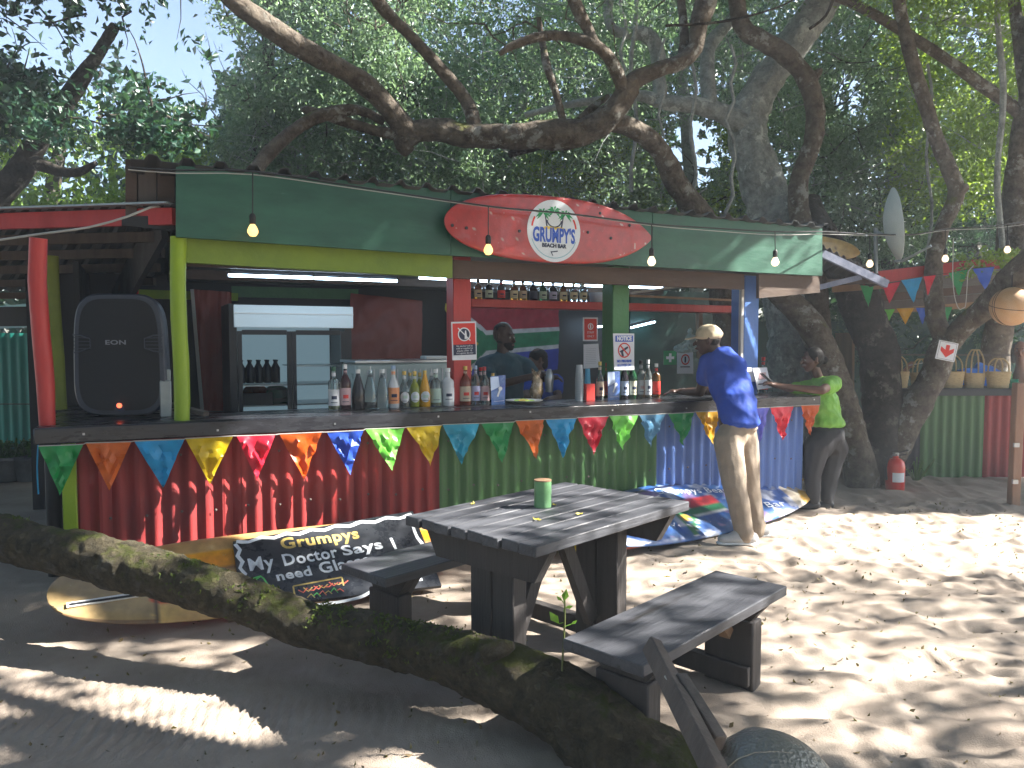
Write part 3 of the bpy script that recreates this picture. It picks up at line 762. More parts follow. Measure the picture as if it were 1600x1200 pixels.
t, M_, w, h = sign_px('notice', 'white notice with red prohibition ring beside the first aid sign', [(1058, 548), (1083, 548), (1083, 584), (1058, 584)], 2.15, m_paper)
mb = MB(); ring(mb, w * .2, w * .27, M_ @ Matrix.Translation((0, h * .12, .001))); mb.build('prohibition_ring', m_redpr, t, world=True); rect(M_, 0, h * .12, w * .1, h * .26, m_ink, t, 'figure_symbol'); rect(M_, 0, -h * .2, w * .6, h * .05, m_ink, t, 'printed_line')
p_ = bw(1077, 548, 1.9)
mb = MB(); mb.lathe([(.015, .27), (.03, .24), (.02, .21), (.05, .19), (.08, .16), (.1, .13), (.12, .1), (.125, .07), (.12, .04), (.1, .015), (.06, .003), (.001, 0)], 36)
def crumple(v):
    v = Vector(v); k = 1 + .55 * mnoise.noise(v * 8 + Vector((3, 0, 0))) + .5 * (.4 - abs(mnoise.noise(v * 21)) * 2); return (v.x * k * 1.1 + .03 * mnoise.noise(v * 6), v.y * k, v.z * (1 + .2 * mnoise.noise(v * 10)) + .2 * v.x)
mb.v = [crumple(v) for v in mb.v]
q = mb.build('plastic_bag', mat('pale_plastic_film', (.3, .38, .36), (.42, .5, .47), 14, .4, .8, 18), None, smooth=False); q.location = p_ - Vector((0, 0, .02)); tag(q, 'crumpled pale plastic bag hanging in front of the man in the cap', 'bag')

# ------------------------------------------------------------------ pennants along the counter
def penn_mat(name, c, tl=.35): return mat(name, c, tuple(min(1, q * 1.25) for q in c), 9, .35, .35, 26, transl=tl)
PC = {'green': (.02, .26, .07), 'orange': (.62, .13, .015), 'sky': (.02, .3, .62), 'yellow': (.62, .45, .01), 'red': (.55, .015, .04), 'tangerine': (.55, .09, .01),
      'blue': (.03, .09, .5), 'lime': (.14, .5, .06), 'cyan': (.02, .32, .5), 'steel': (.1, .27, .45), 'amber': (.6, .32, .01), 'violet': (.1, .1, .5), 'scarlet': (.7, .02, .04)}
PM = {k: penn_mat(k + '_pennant_cloth', v) for k, v in PC.items()}
def pennant(a, b, c, m, parent, seed, amp=.008, label=None, n=12):
    """a, b: upper corners, c: tip (world)"""
    g = MB(); vs = []; fs = []; idx = {}
    nrm = (b - a).cross(c - a).normalized()
    for j in range(n + 1):
        v = j / n
        for i in range(n - j + 1):
            u = i / (n - j) if n > j else .5
            p = (a * (1 - u) + b * u) * (1 - v) + c * v
            q = Vector((u * 3, v * 4, seed * 3.7))
            k = min(1, v * 4 + .15)
            p = p + nrm * amp * k * (mnoise.noise(q) * 2.2 + mnoise.noise(q * 2.7 + Vector((v * 3, u * 2, 0))) * 1.2)
            idx[(i, j)] = len(vs); vs.append(p)
    for j in range(n):
        for i in range(n - j):
            fs.append((idx[i, j], idx[i + 1, j], idx[i, j + 1]))
            if i < n - j - 1: fs.append((idx[i + 1, j], idx[i + 1, j + 1], idx[i, j + 1]))
    g.add(vs, fs); o = g.build('pennant', m, parent, world=True)
    if label: o['label'] = label
    return o
bun = thing('bunting', 'string of bright cloth pennants hanging along the edge of the bar counter', 'bunting', bw(640, 660, -.18))
PL = [(60, 697, 130, 694, 94, 774, 'green'), (134, 692, 205, 690, 171, 767, 'orange'), (210, 689, 288, 686, 255, 763, 'sky'), (290, 685, 364, 681, 328, 757, 'yellow'),
      (370, 681, 430, 679, 402, 750, 'red'), (437, 678, 503, 675, 475, 749, 'tangerine'), (511, 675, 568, 672, 547, 742, 'blue'), (571, 670, 632, 668, 612, 736, 'lime'),
      (635, 667, 690, 664, 674, 729, 'yellow'), (692, 663, 749, 661, 722, 726, 'cyan'), (752, 661, 803, 659, 786, 723, 'green'), (806, 657, 850, 655, 837, 717, 'orange'),
      (853, 655, 901, 653, 880, 716, 'sky'), (903, 652, 951, 650, 928, 711, 'red'), (952, 649, 997, 648, 972, 707, 'lime'), (999, 648, 1041, 646, 1016, 699, 'steel'),
      (1044, 646, 1084, 644, 1068, 697, 'green'), (1087, 643, 1125, 642, 1113, 695, 'amber'), (1130, 640, 1166, 638, 1150, 692, 'sky'), (1170, 638, 1202, 636, 1190, 690, 'violet'), (1204, 636, 1240, 634, 1222, 688, 'scarlet'),
      (1252, 633, 1281, 632, 1264, 680, 'tangerine')]
tops = []
for i, (x0, y0_, x1, y1_, xt, yt, c) in enumerate(PL):
    a, b, t_ = bw(x0, y0_ + 1, -.175), bw(x1, y1_ + 1, -.175), bw(xt, yt, -.2 - .035 * math.sin(i * 2))
    pennant(a, b, t_, PM[c], bun, i, .02, c + ' pennant'); tops += [a, b]
mb = MB(); mb.tube([p + Vector((0, 0, .003)) for p in tops], .003, 5); mb.build('string', m_pale, bun, world=True)

# ------------------------------------------------------------------ surfboards
def surfboard(name, label, M, length, width, thick, paint, m, nose=.55, tail=.35, nx=150, ny=40, group=None, rocker=.03, rim=None, fl=3.2):
    """M: board frame, x along the length from 0, y across, z the deck's normal"""
    def hw(t):
        if t < .5: return (width / 2) * (1 - (1 - 2 * t) ** 2.6) ** (nose)
        return (width / 2) * (1 - (2 * t - 1) ** 2.6) ** (tail)
    t_ = thing(name, label, 'surfboard', M @ Vector((length / 2, 0, 0)), 0, group)
    g = MB(); cols = []
    vs = []; fs = []
    ts = [.5 - .5 * math.cos(math.pi * i / nx) for i in range(nx + 1)]
    for i, t in enumerate(ts):
        w = hw(t); th = thick * (1 - abs(2 * t - 1) ** 4) + .012
        for side in (1, -1):
            for j in range(ny + 1):
                s_ = -math.cos(math.pi * j / ny)
                z = side * th / 2 * math.sqrt(max(0, 1 - abs(s_) ** fl)) + rocker * (2 * t - 1) ** 2
                vs.append(Vector((t * length, s_ * w, z)))
                cc = paint(t * length, s_ * w, t, s_) if side == 1 or rim is None else rim
                cols.append((*cc, 1))
    row = 2 * (ny + 1)
    for i in range(nx):
        for side in (0, 1):
            o = side * (ny + 1)
            for j in range(ny):
                a = i * row + o + j; f = (a, a + row, a + row + 1, a + 1)
                fs.append(f if side else f[::-1])
    vs = [M @ v for v in vs]; g.add(vs, fs)
    g.build('board', m, t_, world=True, colors=cols)
    return t_
def lean_board(b0, b1, tp, width, lift=0.0):
    """frame of a board leaning on the counter: b0,b1 ground pixels of its lower long edge, tp a pixel of its upper edge"""
    p0 = G(*b0, lift); p1 = G(*b1, lift); ex = (p1 - p0); ex.z = 0; L_ = ex.length; ex.normalize()
    back = Vector((-ex.y, ex.x, 0)); best = None
    for k in range(4, 80):
        a = math.radians(k); up = back * math.cos(a) + Vector((0, 0, math.sin(a)))
        # the point of the upper edge seen in pixel column tp[0]
        for s_ in np.linspace(0, L_, 60):
            p = p0 + ex * s_ + up * width; d = p - Vector((0, 0, CAM_Z))
            v = d.y * ca - d.z * sa; X = 800 + FPX * d.x / v; Y_ = 600 - FPX * (d.y * sa + d.z * ca) / v
            e = abs(X - tp[0]) + abs(Y_ - tp[1])
            if best is None or e < best[0]: best = (e, k, up)
    up = best[2]; ez = ex.cross(up).normalized()
    m = Matrix((ex, up, ez)).transposed().to_4x4(); m.translation = p0 + up * width / 2 + ez * .04
    print('lean', best[:2], 'len', L_)
    return m, L_
m_board = paint_mat('glossy_painted_board', .3, .4, .1, speck=(.5, .45, .38), spa=.72)
MB1, L1 = lean_board((72, 1020), (740, 909), (365, 843), .62)
def paint_left(x, y, t, s):
    n = mnoise.noise(Vector((x * 3, y * 9, 1)))
    if x < .5 + .03 * mnoise.noise(Vector((y * 20, 0, 0))):
        k = .5 + .9 * mnoise.noise(Vector((x * 6, y * 8, 5)))
        return (.36 + .1 * k, .26 + .07 * k, .13 + .03 * k) if abs(s) < .93 else (.2, .12, .06)
    if abs(x - .52) < .012: return (.08, .05, .03)
    if -.6 < s < -.25: return (.6, .1, .04)
    if .1 < s < .55: return (.85, .36 + .1 * n, .02)
    if s > .55: return (.55, .33, .13)
    if s > .0: return (.35, .16, .06)
    return (.6, .38 + .06 * n, .14)
bd = surfboard('surfboard', 'old wooden yellow and orange surfboard with a taped tail leaning under the red panels', MB1, L1, .62, .06, paint_left, m_board, .42, .42)
mb = MB(); mb.box((.26, -.1, .0465), (.34, .032, .01), M=MB1 @ Matrix.Rotation(.02, 4, 'Z')); mb.build('fin_box', m_white, bd, world=True)
mb = MB(); mb.box((.26, -.1, .0535), (.31, .012, .006), M=MB1); mb.build('fin_slot', m_dark, bd, world=True)

# chalk board lying on that surfboard
CHL = MB1 @ Matrix.Translation((0, 0, .062))
def on_plane(px, py, M):
    n = (M.to_3x3() @ Vector((0, 0, 1))); o = Vector((0, 0, CAM_Z)); d = ray(px, py)
    return M.inverted() @ (o + d * ((M.translation - o).dot(n) / d.dot(n)))
c0 = [on_plane(x, y, CHL) for x, y in ((364, 846), (645, 798), (690, 915), (378, 950))]
ch = thing('chalk_board', 'black hand painted sign board with a wavy white border lying on the yellow surfboard', 'sign', CHL @ ((c0[0] + c0[2]) / 2))
mb = MB(); mb.slab([(CHL @ p) for p in c0][::-1], (CHL.to_3x3() @ Vector((0, 0, -.022)))); mb.build('panel', mat('blackboard', (.01, .012, .016), (.035, .038, .045), 7, .3, .2, 30), ch, world=True)
m_chalk = mat('white_brush_paint', (.62, .68, .75), (.8, .82, .85), 20, .6); m_gold = mat('gold_brush_paint', (.45, .33, .08), (.6, .45, .15), 20, .5)
m_lgp = mat('green_brush_paint', (.1, .5, .12), rough=.6); m_rdp = mat('red_brush_paint', (.6, .12, .08), rough=.6)
def stroke(pts, w, m, name, seed=0, wig=.0):
    q = [on_plane(x, y, CHL) for x, y in pts]
    q = [Vector((p.x, p.y, 0)) for p in q]; q, _ = smooth_path(q, [0] * len(q), .03) if len(q) > 2 else (q, 0)
    vs = []; fs = []
    for i, p in enumerate(q):
        d = (q[min(i + 1, len(q) - 1)] - q[max(i - 1, 0)]).normalized(); nn = Vector((-d.y, d.x, 0)) * w * (.42 + .16 * mnoise.noise(Vector((i * .6, seed, 0))))
        vs += [p + nn, p - nn]
    for i in range(len(q) - 1): fs.append((2 * i, 2 * i + 1, 2 * i + 3, 2 * i + 2))
    mb = MB(); mb.add([(v.x, v.y, .0008) for v in vs], fs, CHL); return mb.build(name, m, ch, world=True, smooth=False)
# wavy border
def wavy(a, b, n, amp, nrm):
    return [(a[0] + (b[0] - a[0]) * k / n + nrm[0] * amp * (1 if k % 2 else -1), a[1] + (b[1] - a[1]) * k / n + nrm[1] * amp * (1 if k % 2 else -1)) for k in range(n + 1)]
stroke(wavy((369, 848), (643, 805), 14, 2, (0, 1)), .03, m_chalk, 'border_line', 1)
stroke(wavy((370, 850), (386, 925), 8, 3, (1, 0)), .028, m_chalk, 'border_line', 2)
stroke([(644, 806), (644, 818), (652, 840), (662, 853), (668, 880)], .025, m_chalk, 'border_line', 3)
stroke([(660, 905), (600, 915), (560, 934), (500, 945), (440, 950)], .025, m_chalk, 'border_line', 4)
def brush_text(txt, px, py, px2, py2, h, m, bold, seed, name='lettering'):
    a = on_plane(px, py, CHL); b = on_plane(px2, py2, CHL); d = (b - a); d.z = 0; L_ = d.length; d.normalize()
    bas = Vector((-d.y, d.x, 0)); o = text_mb(txt, h, Matrix.Identity(4), 1, bold, 'LEFT', 0.0, 1.08)
    w = max(v[0] for v in o.v); k = L_ / w
    o.v = [tuple(CHL @ (Vector((a.x, a.y, 0)) + d * (v[0] * k) + bas * (v[1] + .006 * mnoise.noise(Vector((v[0] * 9, v[1] * 6, seed)))) + Vector((0, 0, .001)))) for v in o.v]
    return o.build(name, m, ch, world=True, smooth=False)
brush_text('Grumpys', 438, 851, 560, 834, .125, m_gold, .0035, 1)
brush_text('My', 387, 884, 428, 878, .14, m_chalk, .003, 2)
brush_text('Doctor', 441, 877, 527, 863, .125, m_chalk, .003, 3)
brush_text('Says', 534, 862, 597, 851, .11, m_chalk, .003, 4)
brush_text('I', 611, 851, 617, 850, .14, m_chalk, .002, 5)
brush_text('need', 431, 902, 486, 892, .1, m_chalk, .003, 6)
brush_text('Glasses', 498, 889, 590, 872, .12, m_chalk, .003, 7)
stroke([(390, 908), (407, 900), (420, 916)], .012, m_lgp, 'green_arrow', 5); stroke([(407, 901), (394, 911), (401, 921)], .012, m_lgp, 'green_arrow', 6)
stroke([(458, 916), (534, 902)], .012, m_gold, 'drawn_box', 7); stroke([(458, 916), (461, 934)], .012, m_gold, 'drawn_box', 8); stroke([(534, 902), (537, 915)], .01, m_gold, 'drawn_box', 9)
for k in range(9): stroke([(466 + k * 8, 922 - k * 1.6 + 3 * math.sin(k * 4)), (474 + k * 8, 926 - k * 1.8), (480 + k * 8, 919 - k * 1.5)], .009, [m_rdp, m_gold, m_rdp][k % 3], 'scribble', 10 + k)
for k in range(6): stroke([(480 + k * 9, 934 - k * 2), (486 + k * 9, 928 - k * 2 + 3 * math.sin(k * 3)), (492 + k * 9, 934 - k * 2)], .009, [m_gold, m_lgp, m_rdp][k % 3], 'scribble', 20 + k)

# blue painted board with the flag motif
MB2, L2 = lean_board((925, 893), (1300, 795), (1130, 742), .68)
def paint_blue(x, y, t, s):
    n = mnoise.noise(Vector((x * 5, y * 7, 2))); n2 = mnoise.noise(Vector((x * 14, y * 16, 9)))
    if t > .83:
        if n > .12: return (.62, .36, .06)
        if n < -.25: return (.45, .38, .3)
        return (.66, .58, .46)
    if t > .72: return (.5, .52, .62) if n > 0 else (.08, .15, .42)
    # flag motif
    fx = (x - 1.12) / .5; fy = (s + .15) / .62
    if 0 < fx < 1.25 and -1.35 < fy < .5:
        g_ = (.02, .16, .06); wht = (.6, .62, .62)
        arm = abs(fy + .15) if fx > .42 else max(0, abs(fy + .15) - (.42 - fx) * 2.2)
        if fx > .05 and fy < -.0 - 0.15 and fx < .42:
            arm = abs((fy + .15) + (.42 - fx) * 2.6)
        if arm < .17: return g_
        if arm < .25: return wht
        if fx < .22 and -.5 < fy < .1: return (.5, .3, .04)
        if fy > .1 and fx > .25: return (.5, .03, .03)
    if abs(s - .78) < .03: return (.01, .02, .08)
    if n > .3: return (.4, .46, .6)
    if n < -.38 and x > .6: return (.22, .16, .36)
    return (.035 + .03 * n2, .12 + .05 * n2, .36 + .08 * n)
b2 = surfboard('surfboard', 'blue surfboard painted with a flag and white handwriting leaning by the man in the cap', MB2, L2, .68, .07, paint_blue, m_board, .5, .42)
pa = on_plane(1020, 772, MB2); 
def board_text(txt, px, py, px2, py2, h, m):
    a = on_plane(px, py, MB2); b = on_plane(px2, py2, MB2); d = (b - a); d.z = 0; L_ = d.length; d.normalize(); bas = Vector((-d.y, d.x, 0))
    o = text_mb(txt, h, Matrix.Identity(4), 1, .0004, 'LEFT', 0.0, 1.1); w = max(v[0] for v in o.v); k = L_ / w
    o.v = [tuple(MB2 @ (Vector((a.x, a.y, 0)) + d * (v[0] * k) + bas * (v[1] + .006 * mnoise.noise(Vector((v[0] * 8, 0, 3)))) + Vector((0, 0, .047)))) for v in o.v]
    return o.build('lettering', m, b2, world=True, smooth=False)
board_text('Grumpys Beach', 1020, 775, 1140, 772, .1, m_chalk)
board_text('Bar', 1192, 796, 1222, 793, .1, m_chalk)
mb = MB(); mb.box((L2 - .27, .08, .045), (.26, .03, .006), M=MB2); mb.build('fin_box', m_oldwood, b2, world=True)
p_ = on_plane(950, 852, MB2)
MB3, L3 = lean_board((868, 876), (1085, 838), (930, 802), .42)
MB3 = Matrix.Translation((-.05, -.16, .0)) @ MB3
def paint_speck(x, y, t, s):
    n = mnoise.noise(Vector((x * 26, y * 40, 2)))
    if t < .2: return (.7, .5, .02)
    if s < -.9: return (.6, .1, .05)
    if abs(s - .05 - .2 * (t - .5)) < .035: return (.02, .04, .1)
    return (.1, .17, .26) if n < .05 else (.32, .4, .46)
surfboard('surfboard', 'speckled pale blue surfboard with red rail and yellow nose lying before the blue one', MB3, L3, .42, .05, paint_speck, m_board, .5, .6, rim=(.6, .1, .05))

# red surfboard sign on the fascia
FS = .62
pL = bw(694, 345, -.22); pR = bw(1018, 372, -.22); ex = (pR - pL); LR = ex.length
ey = Vector((0, 0, 1)); Mx = face_frame(pL, ex, ey)
def paint_red(x, y, t, s):
    n = mnoise.noise(Vector((x * 9, y * 11, 4))); n2 = mnoise.noise(Vector((x * 30, y * 34, 1)))
    if n2 > .62 and n > -.1: return (.5, .42, .36)
    return (.42 + .03 * n, .028, .022)
w_r = (bw(860, 309, -.22) - bw(860, 413, -.22)).length
m_rb = paint_mat('chipped_red_gelcoat', .35, .3, .1, speck=(.45, .3, .26), spa=.71)
def hwfix(): pass
sb = surfboard('surfboard_sign', 'red surfboard sign with a white oval logo mounted on the green fascia', Mx, LR, w_r, .03, paint_red, m_rb, .5, .78, rocker=0, fl=30)
cx0 = Mx.inverted() @ bw(866, 361, -.245)
Ml = Mx @ Matrix.Translation((cx0.x, cx0.y, .0225))
ew = (bw(825, 361, -.24) - bw(908, 361, -.24)).length / 2; eh = (bw(866, 313, -.24) - bw(866, 410, -.24)).length / 2
m_logow = mat('logo_white', (.62, .67, .72), (.7, .74, .78), 6, .4)
mb = MB(); ring(mb, 0, 1, Ml @ Matrix.Diagonal((ew, eh, 1, 1)), 48, .0015); mb.build('logo_oval', m_logow, sb, world=True)
mb = MB(); ring(mb, .86, .885, Ml @ Matrix.Diagonal((ew, eh, 1, 1)), 20, .003, math.radians(200), math.radians(340)); mb.build('logo_arc', mat('logo_teal', (.2, .42, .5)), sb, world=True)
mb = MB()
for a0_, a1_ in ((150, 172), (8, 30)): ring(mb, .8, .86, Ml @ Matrix.Diagonal((ew, eh, 1, 1)), 8, .003, math.radians(a0_), math.radians(a1_))
mb.build('logo_arc', m_redpr, sb, world=True)
t_ = text_mb("GRUMPY'S", eh * .42, Ml @ Matrix.Translation((0, -eh * .16, .003)) @ Matrix.Diagonal((1, 1.5, 1, 1)), .8, .0035, depth=.0006, spacing=1.02); t_.build('lettering', m_bluepr, sb, world=True, smooth=False)
t_ = text_mb('BEACH BAR', eh * .17, Ml @ Matrix.Translation((0, -eh * .48, .003)), 1.0, .002, depth=.0006); t_.build('lettering', m_ink, sb, world=True, smooth=False)
m_palm = mat('logo_palm', (.02, .3, .1))
mb = MB()
for kx in (-.42, .0, .42):
    for a_ in (-10, 35, 80, 125, 160, 200, -40, 220):
        a_ = math.radians(a_); o_ = Vector((kx * ew, eh * (.55 + (.1 if kx == 0 else 0)), .002)); d_ = Vector((math.cos(a_), math.sin(a_) * .8, 0)); n_ = Vector((-d_.y, d_.x, 0)); r_ = eh * .3
        tip = o_ + d_ * r_ - Vector((0, r_ * .25, 0)); mb.add([o_, o_ + d_ * r_ * .5 + n_ * r_ * .17, tip, o_ + d_ * r_ * .5 - n_ * r_ * .13], [(0, 3, 2, 1)], Ml)
mb.build('logo_palm', m_palm, sb, world=True, smooth=False)
mb = MB(); mb.add([(-ew * .3, eh * .12, .002), (-ew * .24, eh * .12, .002), (-ew * .32, eh * .5, .002), (-ew * .36, eh * .5, .002)], [(0, 1, 2, 3)], Ml); mb.add([(ew * .24, eh * .12, .002), (ew * .3, eh * .12, .002), (ew * .36, eh * .5, .002), (ew * .32, eh * .5, .002)], [(0, 1, 2, 3)], Ml)
ring(mb, .24, .29, Ml @ Matrix.Translation((0, eh * .34, .001)) @ Matrix.Diagonal((ew, eh * .8, 1, 1)), 12, .001, math.pi, 2 * math.pi); mb.build('logo_hammock', m_ink, sb, world=True, smooth=False)
mb = MB(); mb.add([(-ew * .5, eh * .05, .002), (ew * .5, eh * .05, .002), (ew * .3, eh * .14, .002), (-ew * .3, eh * .14, .002)], [(0, 1, 2, 3)], Ml); mb.build('logo_sand', m_yellowpr, sb, world=True, smooth=False)
mb = MB(); mb.bar((-ew * .12, -eh * .66, .003), (-ew * .04, -eh * .8, .003), .006, .001); mb.bar((-ew * .1, -eh * .68, .003), (ew * .14, -eh * .64, .003), .008, .001); mb.v = [tuple(Ml @ Vector(v)) for v in mb.v]; mb.build('logo_bird', m_ink, sb, world=True, smooth=False)
for x, y in ((707, 352), (729, 356), (812, 361), (919, 363), (955, 372), (984, 352), (938, 333)):
    p_ = Mx.inverted() @ bw(x, y, -.245); mb = MB(); mb.lathe([(.012, 0), (.012, .004), (.005, .006)], 8, Mx @ Matrix.Translation((p_.x, p_.y, .0205))); mb.build('screw_cap', m_dark, sb, world=True)

# ------------------------------------------------------------------ picnic table with its two benches
TC = Vector((.2, 3.65, 0)); TA = math.atan2(.733, .68)
TZ = .775; TL = 1.17; TW = .8
pt = thing('picnic_table', 'charcoal stained picnic table with two plank benches standing in the sand', 'picnic table', TC, TA)
mb0 = MB(); npl = 8; pw = TW / npl
base_plank = None
for k in range(npl):
    mb = MB(); dz = .002 * math.sin(k * 3.1); e = .008 * math.sin(k * 2.3); mb.box((e, -TW / 2 + pw * (k + .5), TZ - .0225 + dz), (TL, pw - .007, .045), bev=.004); o = mb.build('table_plank', m_table, pt)
for sx in (-1, 1):
    X = sx * (TL / 2 - .2)
    mb = MB(); X2 = X + sx * .075; mb.slab([(X2 - .025, -TW / 2 + .02, TZ - .052), (X2 - .025, TW / 2 - .02, TZ - .052), (X2 - .025, TW / 2 - .1, TZ - .19), (X2 - .025, -TW / 2 + .1, TZ - .19)], (.05, 0, 0)); mb.build('table_batten', m_tableleg, pt)
    for sy in (-1, 1):
        mb = MB(); mb.box((X, sy * .068, (TZ - .052) / 2 - .03), (.09, .13, TZ - .114), bev=.006); mb.build('table_leg', m_tableleg, pt)
    mb = MB(); mb.box((X, 0, .075), (.06, 1.66, .09), bev=.004); mb.build('ground_beam', m_tableleg, pt)
mb = MB(); mb.bar((-.3, 0, .15), (-.02, 0, TZ - .06), .045, .07); mb.build('brace', m_tableleg, pt)
mb = MB(); mb.bar((.3, 0, .15), (.02, 0, TZ - .06), .045, .07); mb.build('brace', m_tableleg, pt)
mb = MB(); mb.box((0, 0, TZ - .075), (TL - .5, .07, .045)); mb.build('centre_rail', m_tableleg, pt)
def bench(side, len_, mid, bz_, off):
    y = side * off
    for k in (0,):
        w = .36
        mb = MB(); mb.box((mid, y + (k * .09 if side > 0 else 0), bz_ - .02), (len_, w, .045), bev=.004); mb.build('seat_plank', m_table, pt)
    for sx in (-1, 1):
        X = mid + sx * (len_ / 2 - .17)
        mb = MB(); mb.slab([(X - .03, y - .17, bz_ - .044), (X - .03, y + .17, bz_ - .044), (X - .03, y + .1, bz_ - .13), (X - .03, y - .1, bz_ - .13)], (.06, 0, 0)); mb.build('seat_batten', m_tableleg, pt)
        mb = MB(); mb.box((X, y, (bz_ - .13) / 2 - .04), (.09, .24, bz_ - .05), bev=.006); mb.build('seat_leg', m_tableleg, pt)
        mb = MB(); mb.bar((X - sx * .06, y, bz_ - .2), (X - sx * .2, y, bz_ - .05), .05, .05); mb.build('seat_brace', m_wood if (side < 0 and sx > 0) else m_tableleg, pt)
bench(-1, 1.19, 0.0, .45, .72)
bench(1, 1.19, 0.0, .45, .72)
# tin can and fallen leaves on the table
p_ = G(848, 792, TZ); mb = MB(); mb.lathe([(.04, 0), (.042, .004), (.041, .01)] + [(.041 + .0012 * (k % 2), .012 + k * .006) for k in range(1, 19)] + [(.042, .13), (.039, .13), (.039, .115), (.001, .115)], 28)
can = thing('tin_can', 'small ribbed green tin can standing on the picnic table', 'can', p_); mb.build('can_body', mat('faded_green_tin', (.12, .3, .12), (.2, .4, .2), 9, .4, .1, metal=.2), can)
mb = MB(); mb.lathe([(.0395, .128), (.0425, .128), (.0425, .1335), (.0395, .1335)], 28); mb.build('rim', m_wood, can)
m_leafY = mat('yellow_dry_leaf', (.5, .42, .06), (.6, .5, .12), 30, .6, .3)
for i, (x, y, lb) in enumerate(((739, 787, 'small dry yellow leaf on the table left of the can'), (840, 812, 'fallen brownish yellow leaf on the table in front of the can'), (905, 803, 'fallen pale leaf lying right of the can on the table'), (866, 789, 'yellow leaf lying against the foot of the can'), (1042, 901, 'fallen yellow leaf on the far end of the right bench'))):
    z = TZ if i < 4 else .45
    p_ = G(x, y, z + .004); s_ = .025; mb = MB(); a_ = i * 1.1
    mb.add([(0, -s_, .004), (s_ * .3, -s_ * .5, 0), (s_ * .45, 0, .006), (s_ * .25, s_ * .6, .002), (0, s_, .01), (-s_ * .25, s_ * .6, .0), (-s_ * .45, 0, .003), (-s_ * .3, -s_ * .5, 0), (0, 0, -.002)], [(8, k, (k + 1) % 8) for k in range(8)], Matrix.Rotation(a_, 4, 'Z'))
    o = mb.build('fallen_leaf', m_leafY, None); o.location = p_; tag(o, lb, 'leaf', None)

# ------------------------------------------------------------------ speaker
sp_ = G(192, 652, CZ); sp_rot = math.radians(8)
spk = thing('loudspeaker', 'large dark grey loudspeaker with black grille standing on the left end of the counter', 'loudspeaker', sp_, sp_rot)
m_spk = mat('grey_speaker_shell', (.03, .04, .06), (.045, .055, .08), 8, .45, .15, 120); m_gril = mat('black_speaker_grille', (.006, .008, .012), (.012, .014, .018), 200, .55, .6, 400)
def outline(w, h, n=40, pw=4.5, bot=.0):
    o = []
    for k in range(n):
        a = 2 * math.pi * k / n; c, s = math.cos(a), math.sin(a)
        x = math.copysign(abs(c) ** (2 / pw), c); z = math.copysign(abs(s) ** (2 / pw), s)
        o.append((x * w / 2 * (1 + bot * z), z * h / 2))
    return o
W_, H_ = .56, .79
rings = [(.30, .55, .7), (.28, .62, .8), (.12, .94, .97), (.0, 1.0, 1.0), (-.02, 1.0, 1.0), (-.035, .96, .975)]
vs = []; fs = []; N = 40
for y, sw, shh in rings:
    for x, z in outline(W_ * sw, H_ * shh, N, 4.5, -.04): vs.append(Vector((x, y, H_ / 2 + z + .012)))
for r_ in range(len(rings) - 1):
    for k in range(N): a = r_ * N + k; b = r_ * N + (k + 1) % N; fs.append((a, b, b + N, a + N))
fs.append(tuple(range(N))[::-1]); fs.append(tuple((len(rings) - 1) * N + k for k in range(N)))
mb = MB(); mb.add(vs, fs); mb.build('shell', m_spk, spk)
vs = [Vector((x, -.05 + .012 * (abs(x) / .25) ** 2, H_ / 2 + z + .012)) for x, z in outline(W_ * .87, H_ * .91, N, 4.5, -.04)] + [Vector((0, -.058, H_ / 2))]
mb = MB(); mb.add(vs, [(k, (k + 1) % N, N) for k in range(N)]); mb.add([v + Vector((0, .02, 0)) for v in vs[:N]] + vs[:N], [(k, (k + 1) % N, N + (k + 1) % N, N + k) for k in range(N)])
mb.build('grille', m_gril, spk)
for sx in (-1, 1):
    z0_ = H_ * .61; q = []
    for (x, z) in ((.275, .055), (.215, .05), (.165, .03), (.165, -.03), (.215, -.05), (.275, -.06)): q.append(Vector((sx * x, -.058 + (.02 if abs(x) > .25 else 0), z0_ + z)))
    mb = MB(); mb.tube(q, .005, 6); mb.build('trim', m_spk, spk)
    for k in range(4): mb = MB(); mb.bar((sx * .17, -.06, z0_ - .033 + k * .022), (sx * .265, -.048, z0_ - .036 + k * .024), .008, .006); mb.build('vent_bar', m_spk, spk)
t_ = text_mb('EON', .04, Matrix.Translation((-.01, -.0625, H_ * .615)) @ Matrix.Rotation(math.pi / 2, 4, 'X'), 1.5, .001, depth=.001, spacing=1.05); t_.build('lettering', mat('speaker_badge', (.2, .22, .25), rough=.4), spk, smooth=False)
mb = MB(); mb.add([(-.035, -.062, .035), (.04, -.062, .035), (.02, -.066, .1), (-.015, -.066, .1)], [(0, 1, 2, 3)]); mb.add([(-.035, -.045, .035), (.04, -.045, .035), (.02, -.05, .1), (-.015, -.05, .1)], [(3, 2, 1, 0)]); mb.build('badge_plate', m_spk, spk, smooth=False)
mb = MB(); mb.lathe([(.001, 0), (.016, .0), (.016, .006), (.001, .006)], 12, Matrix.Translation((.003, -.062, .082)) @ Matrix.Rotation(math.pi / 2, 4, 'X')); mb.build('status_light', mat('red_status_light', (.5, .05, .03), emit=(1, .12, .05), estr=.6), spk)
p_ = G(259, 640, CZ); mb = MB(); mb.box((0, 0, .1), (.07, .1, .2), bev=.006); mb.box((0, 0, .23), (.07, .06, .06), bev=.004); o = mb.build('metal_case', m_zinc, None); o.location = bw(259, 640, .28); o.location.z = CZ; o.rotation_euler = (0, 0, BA); tag(o, 'dented pale metal case standing between the loudspeaker and the lime post', 'case')
o.scale = (1, 1, 1.2)
p_ = bw(305, 640, .3); mb = MB(); mb.bar(bw(296, 630, .3), bw(322, 641, .2) + Vector((0, 0, .02)), .05, .03)
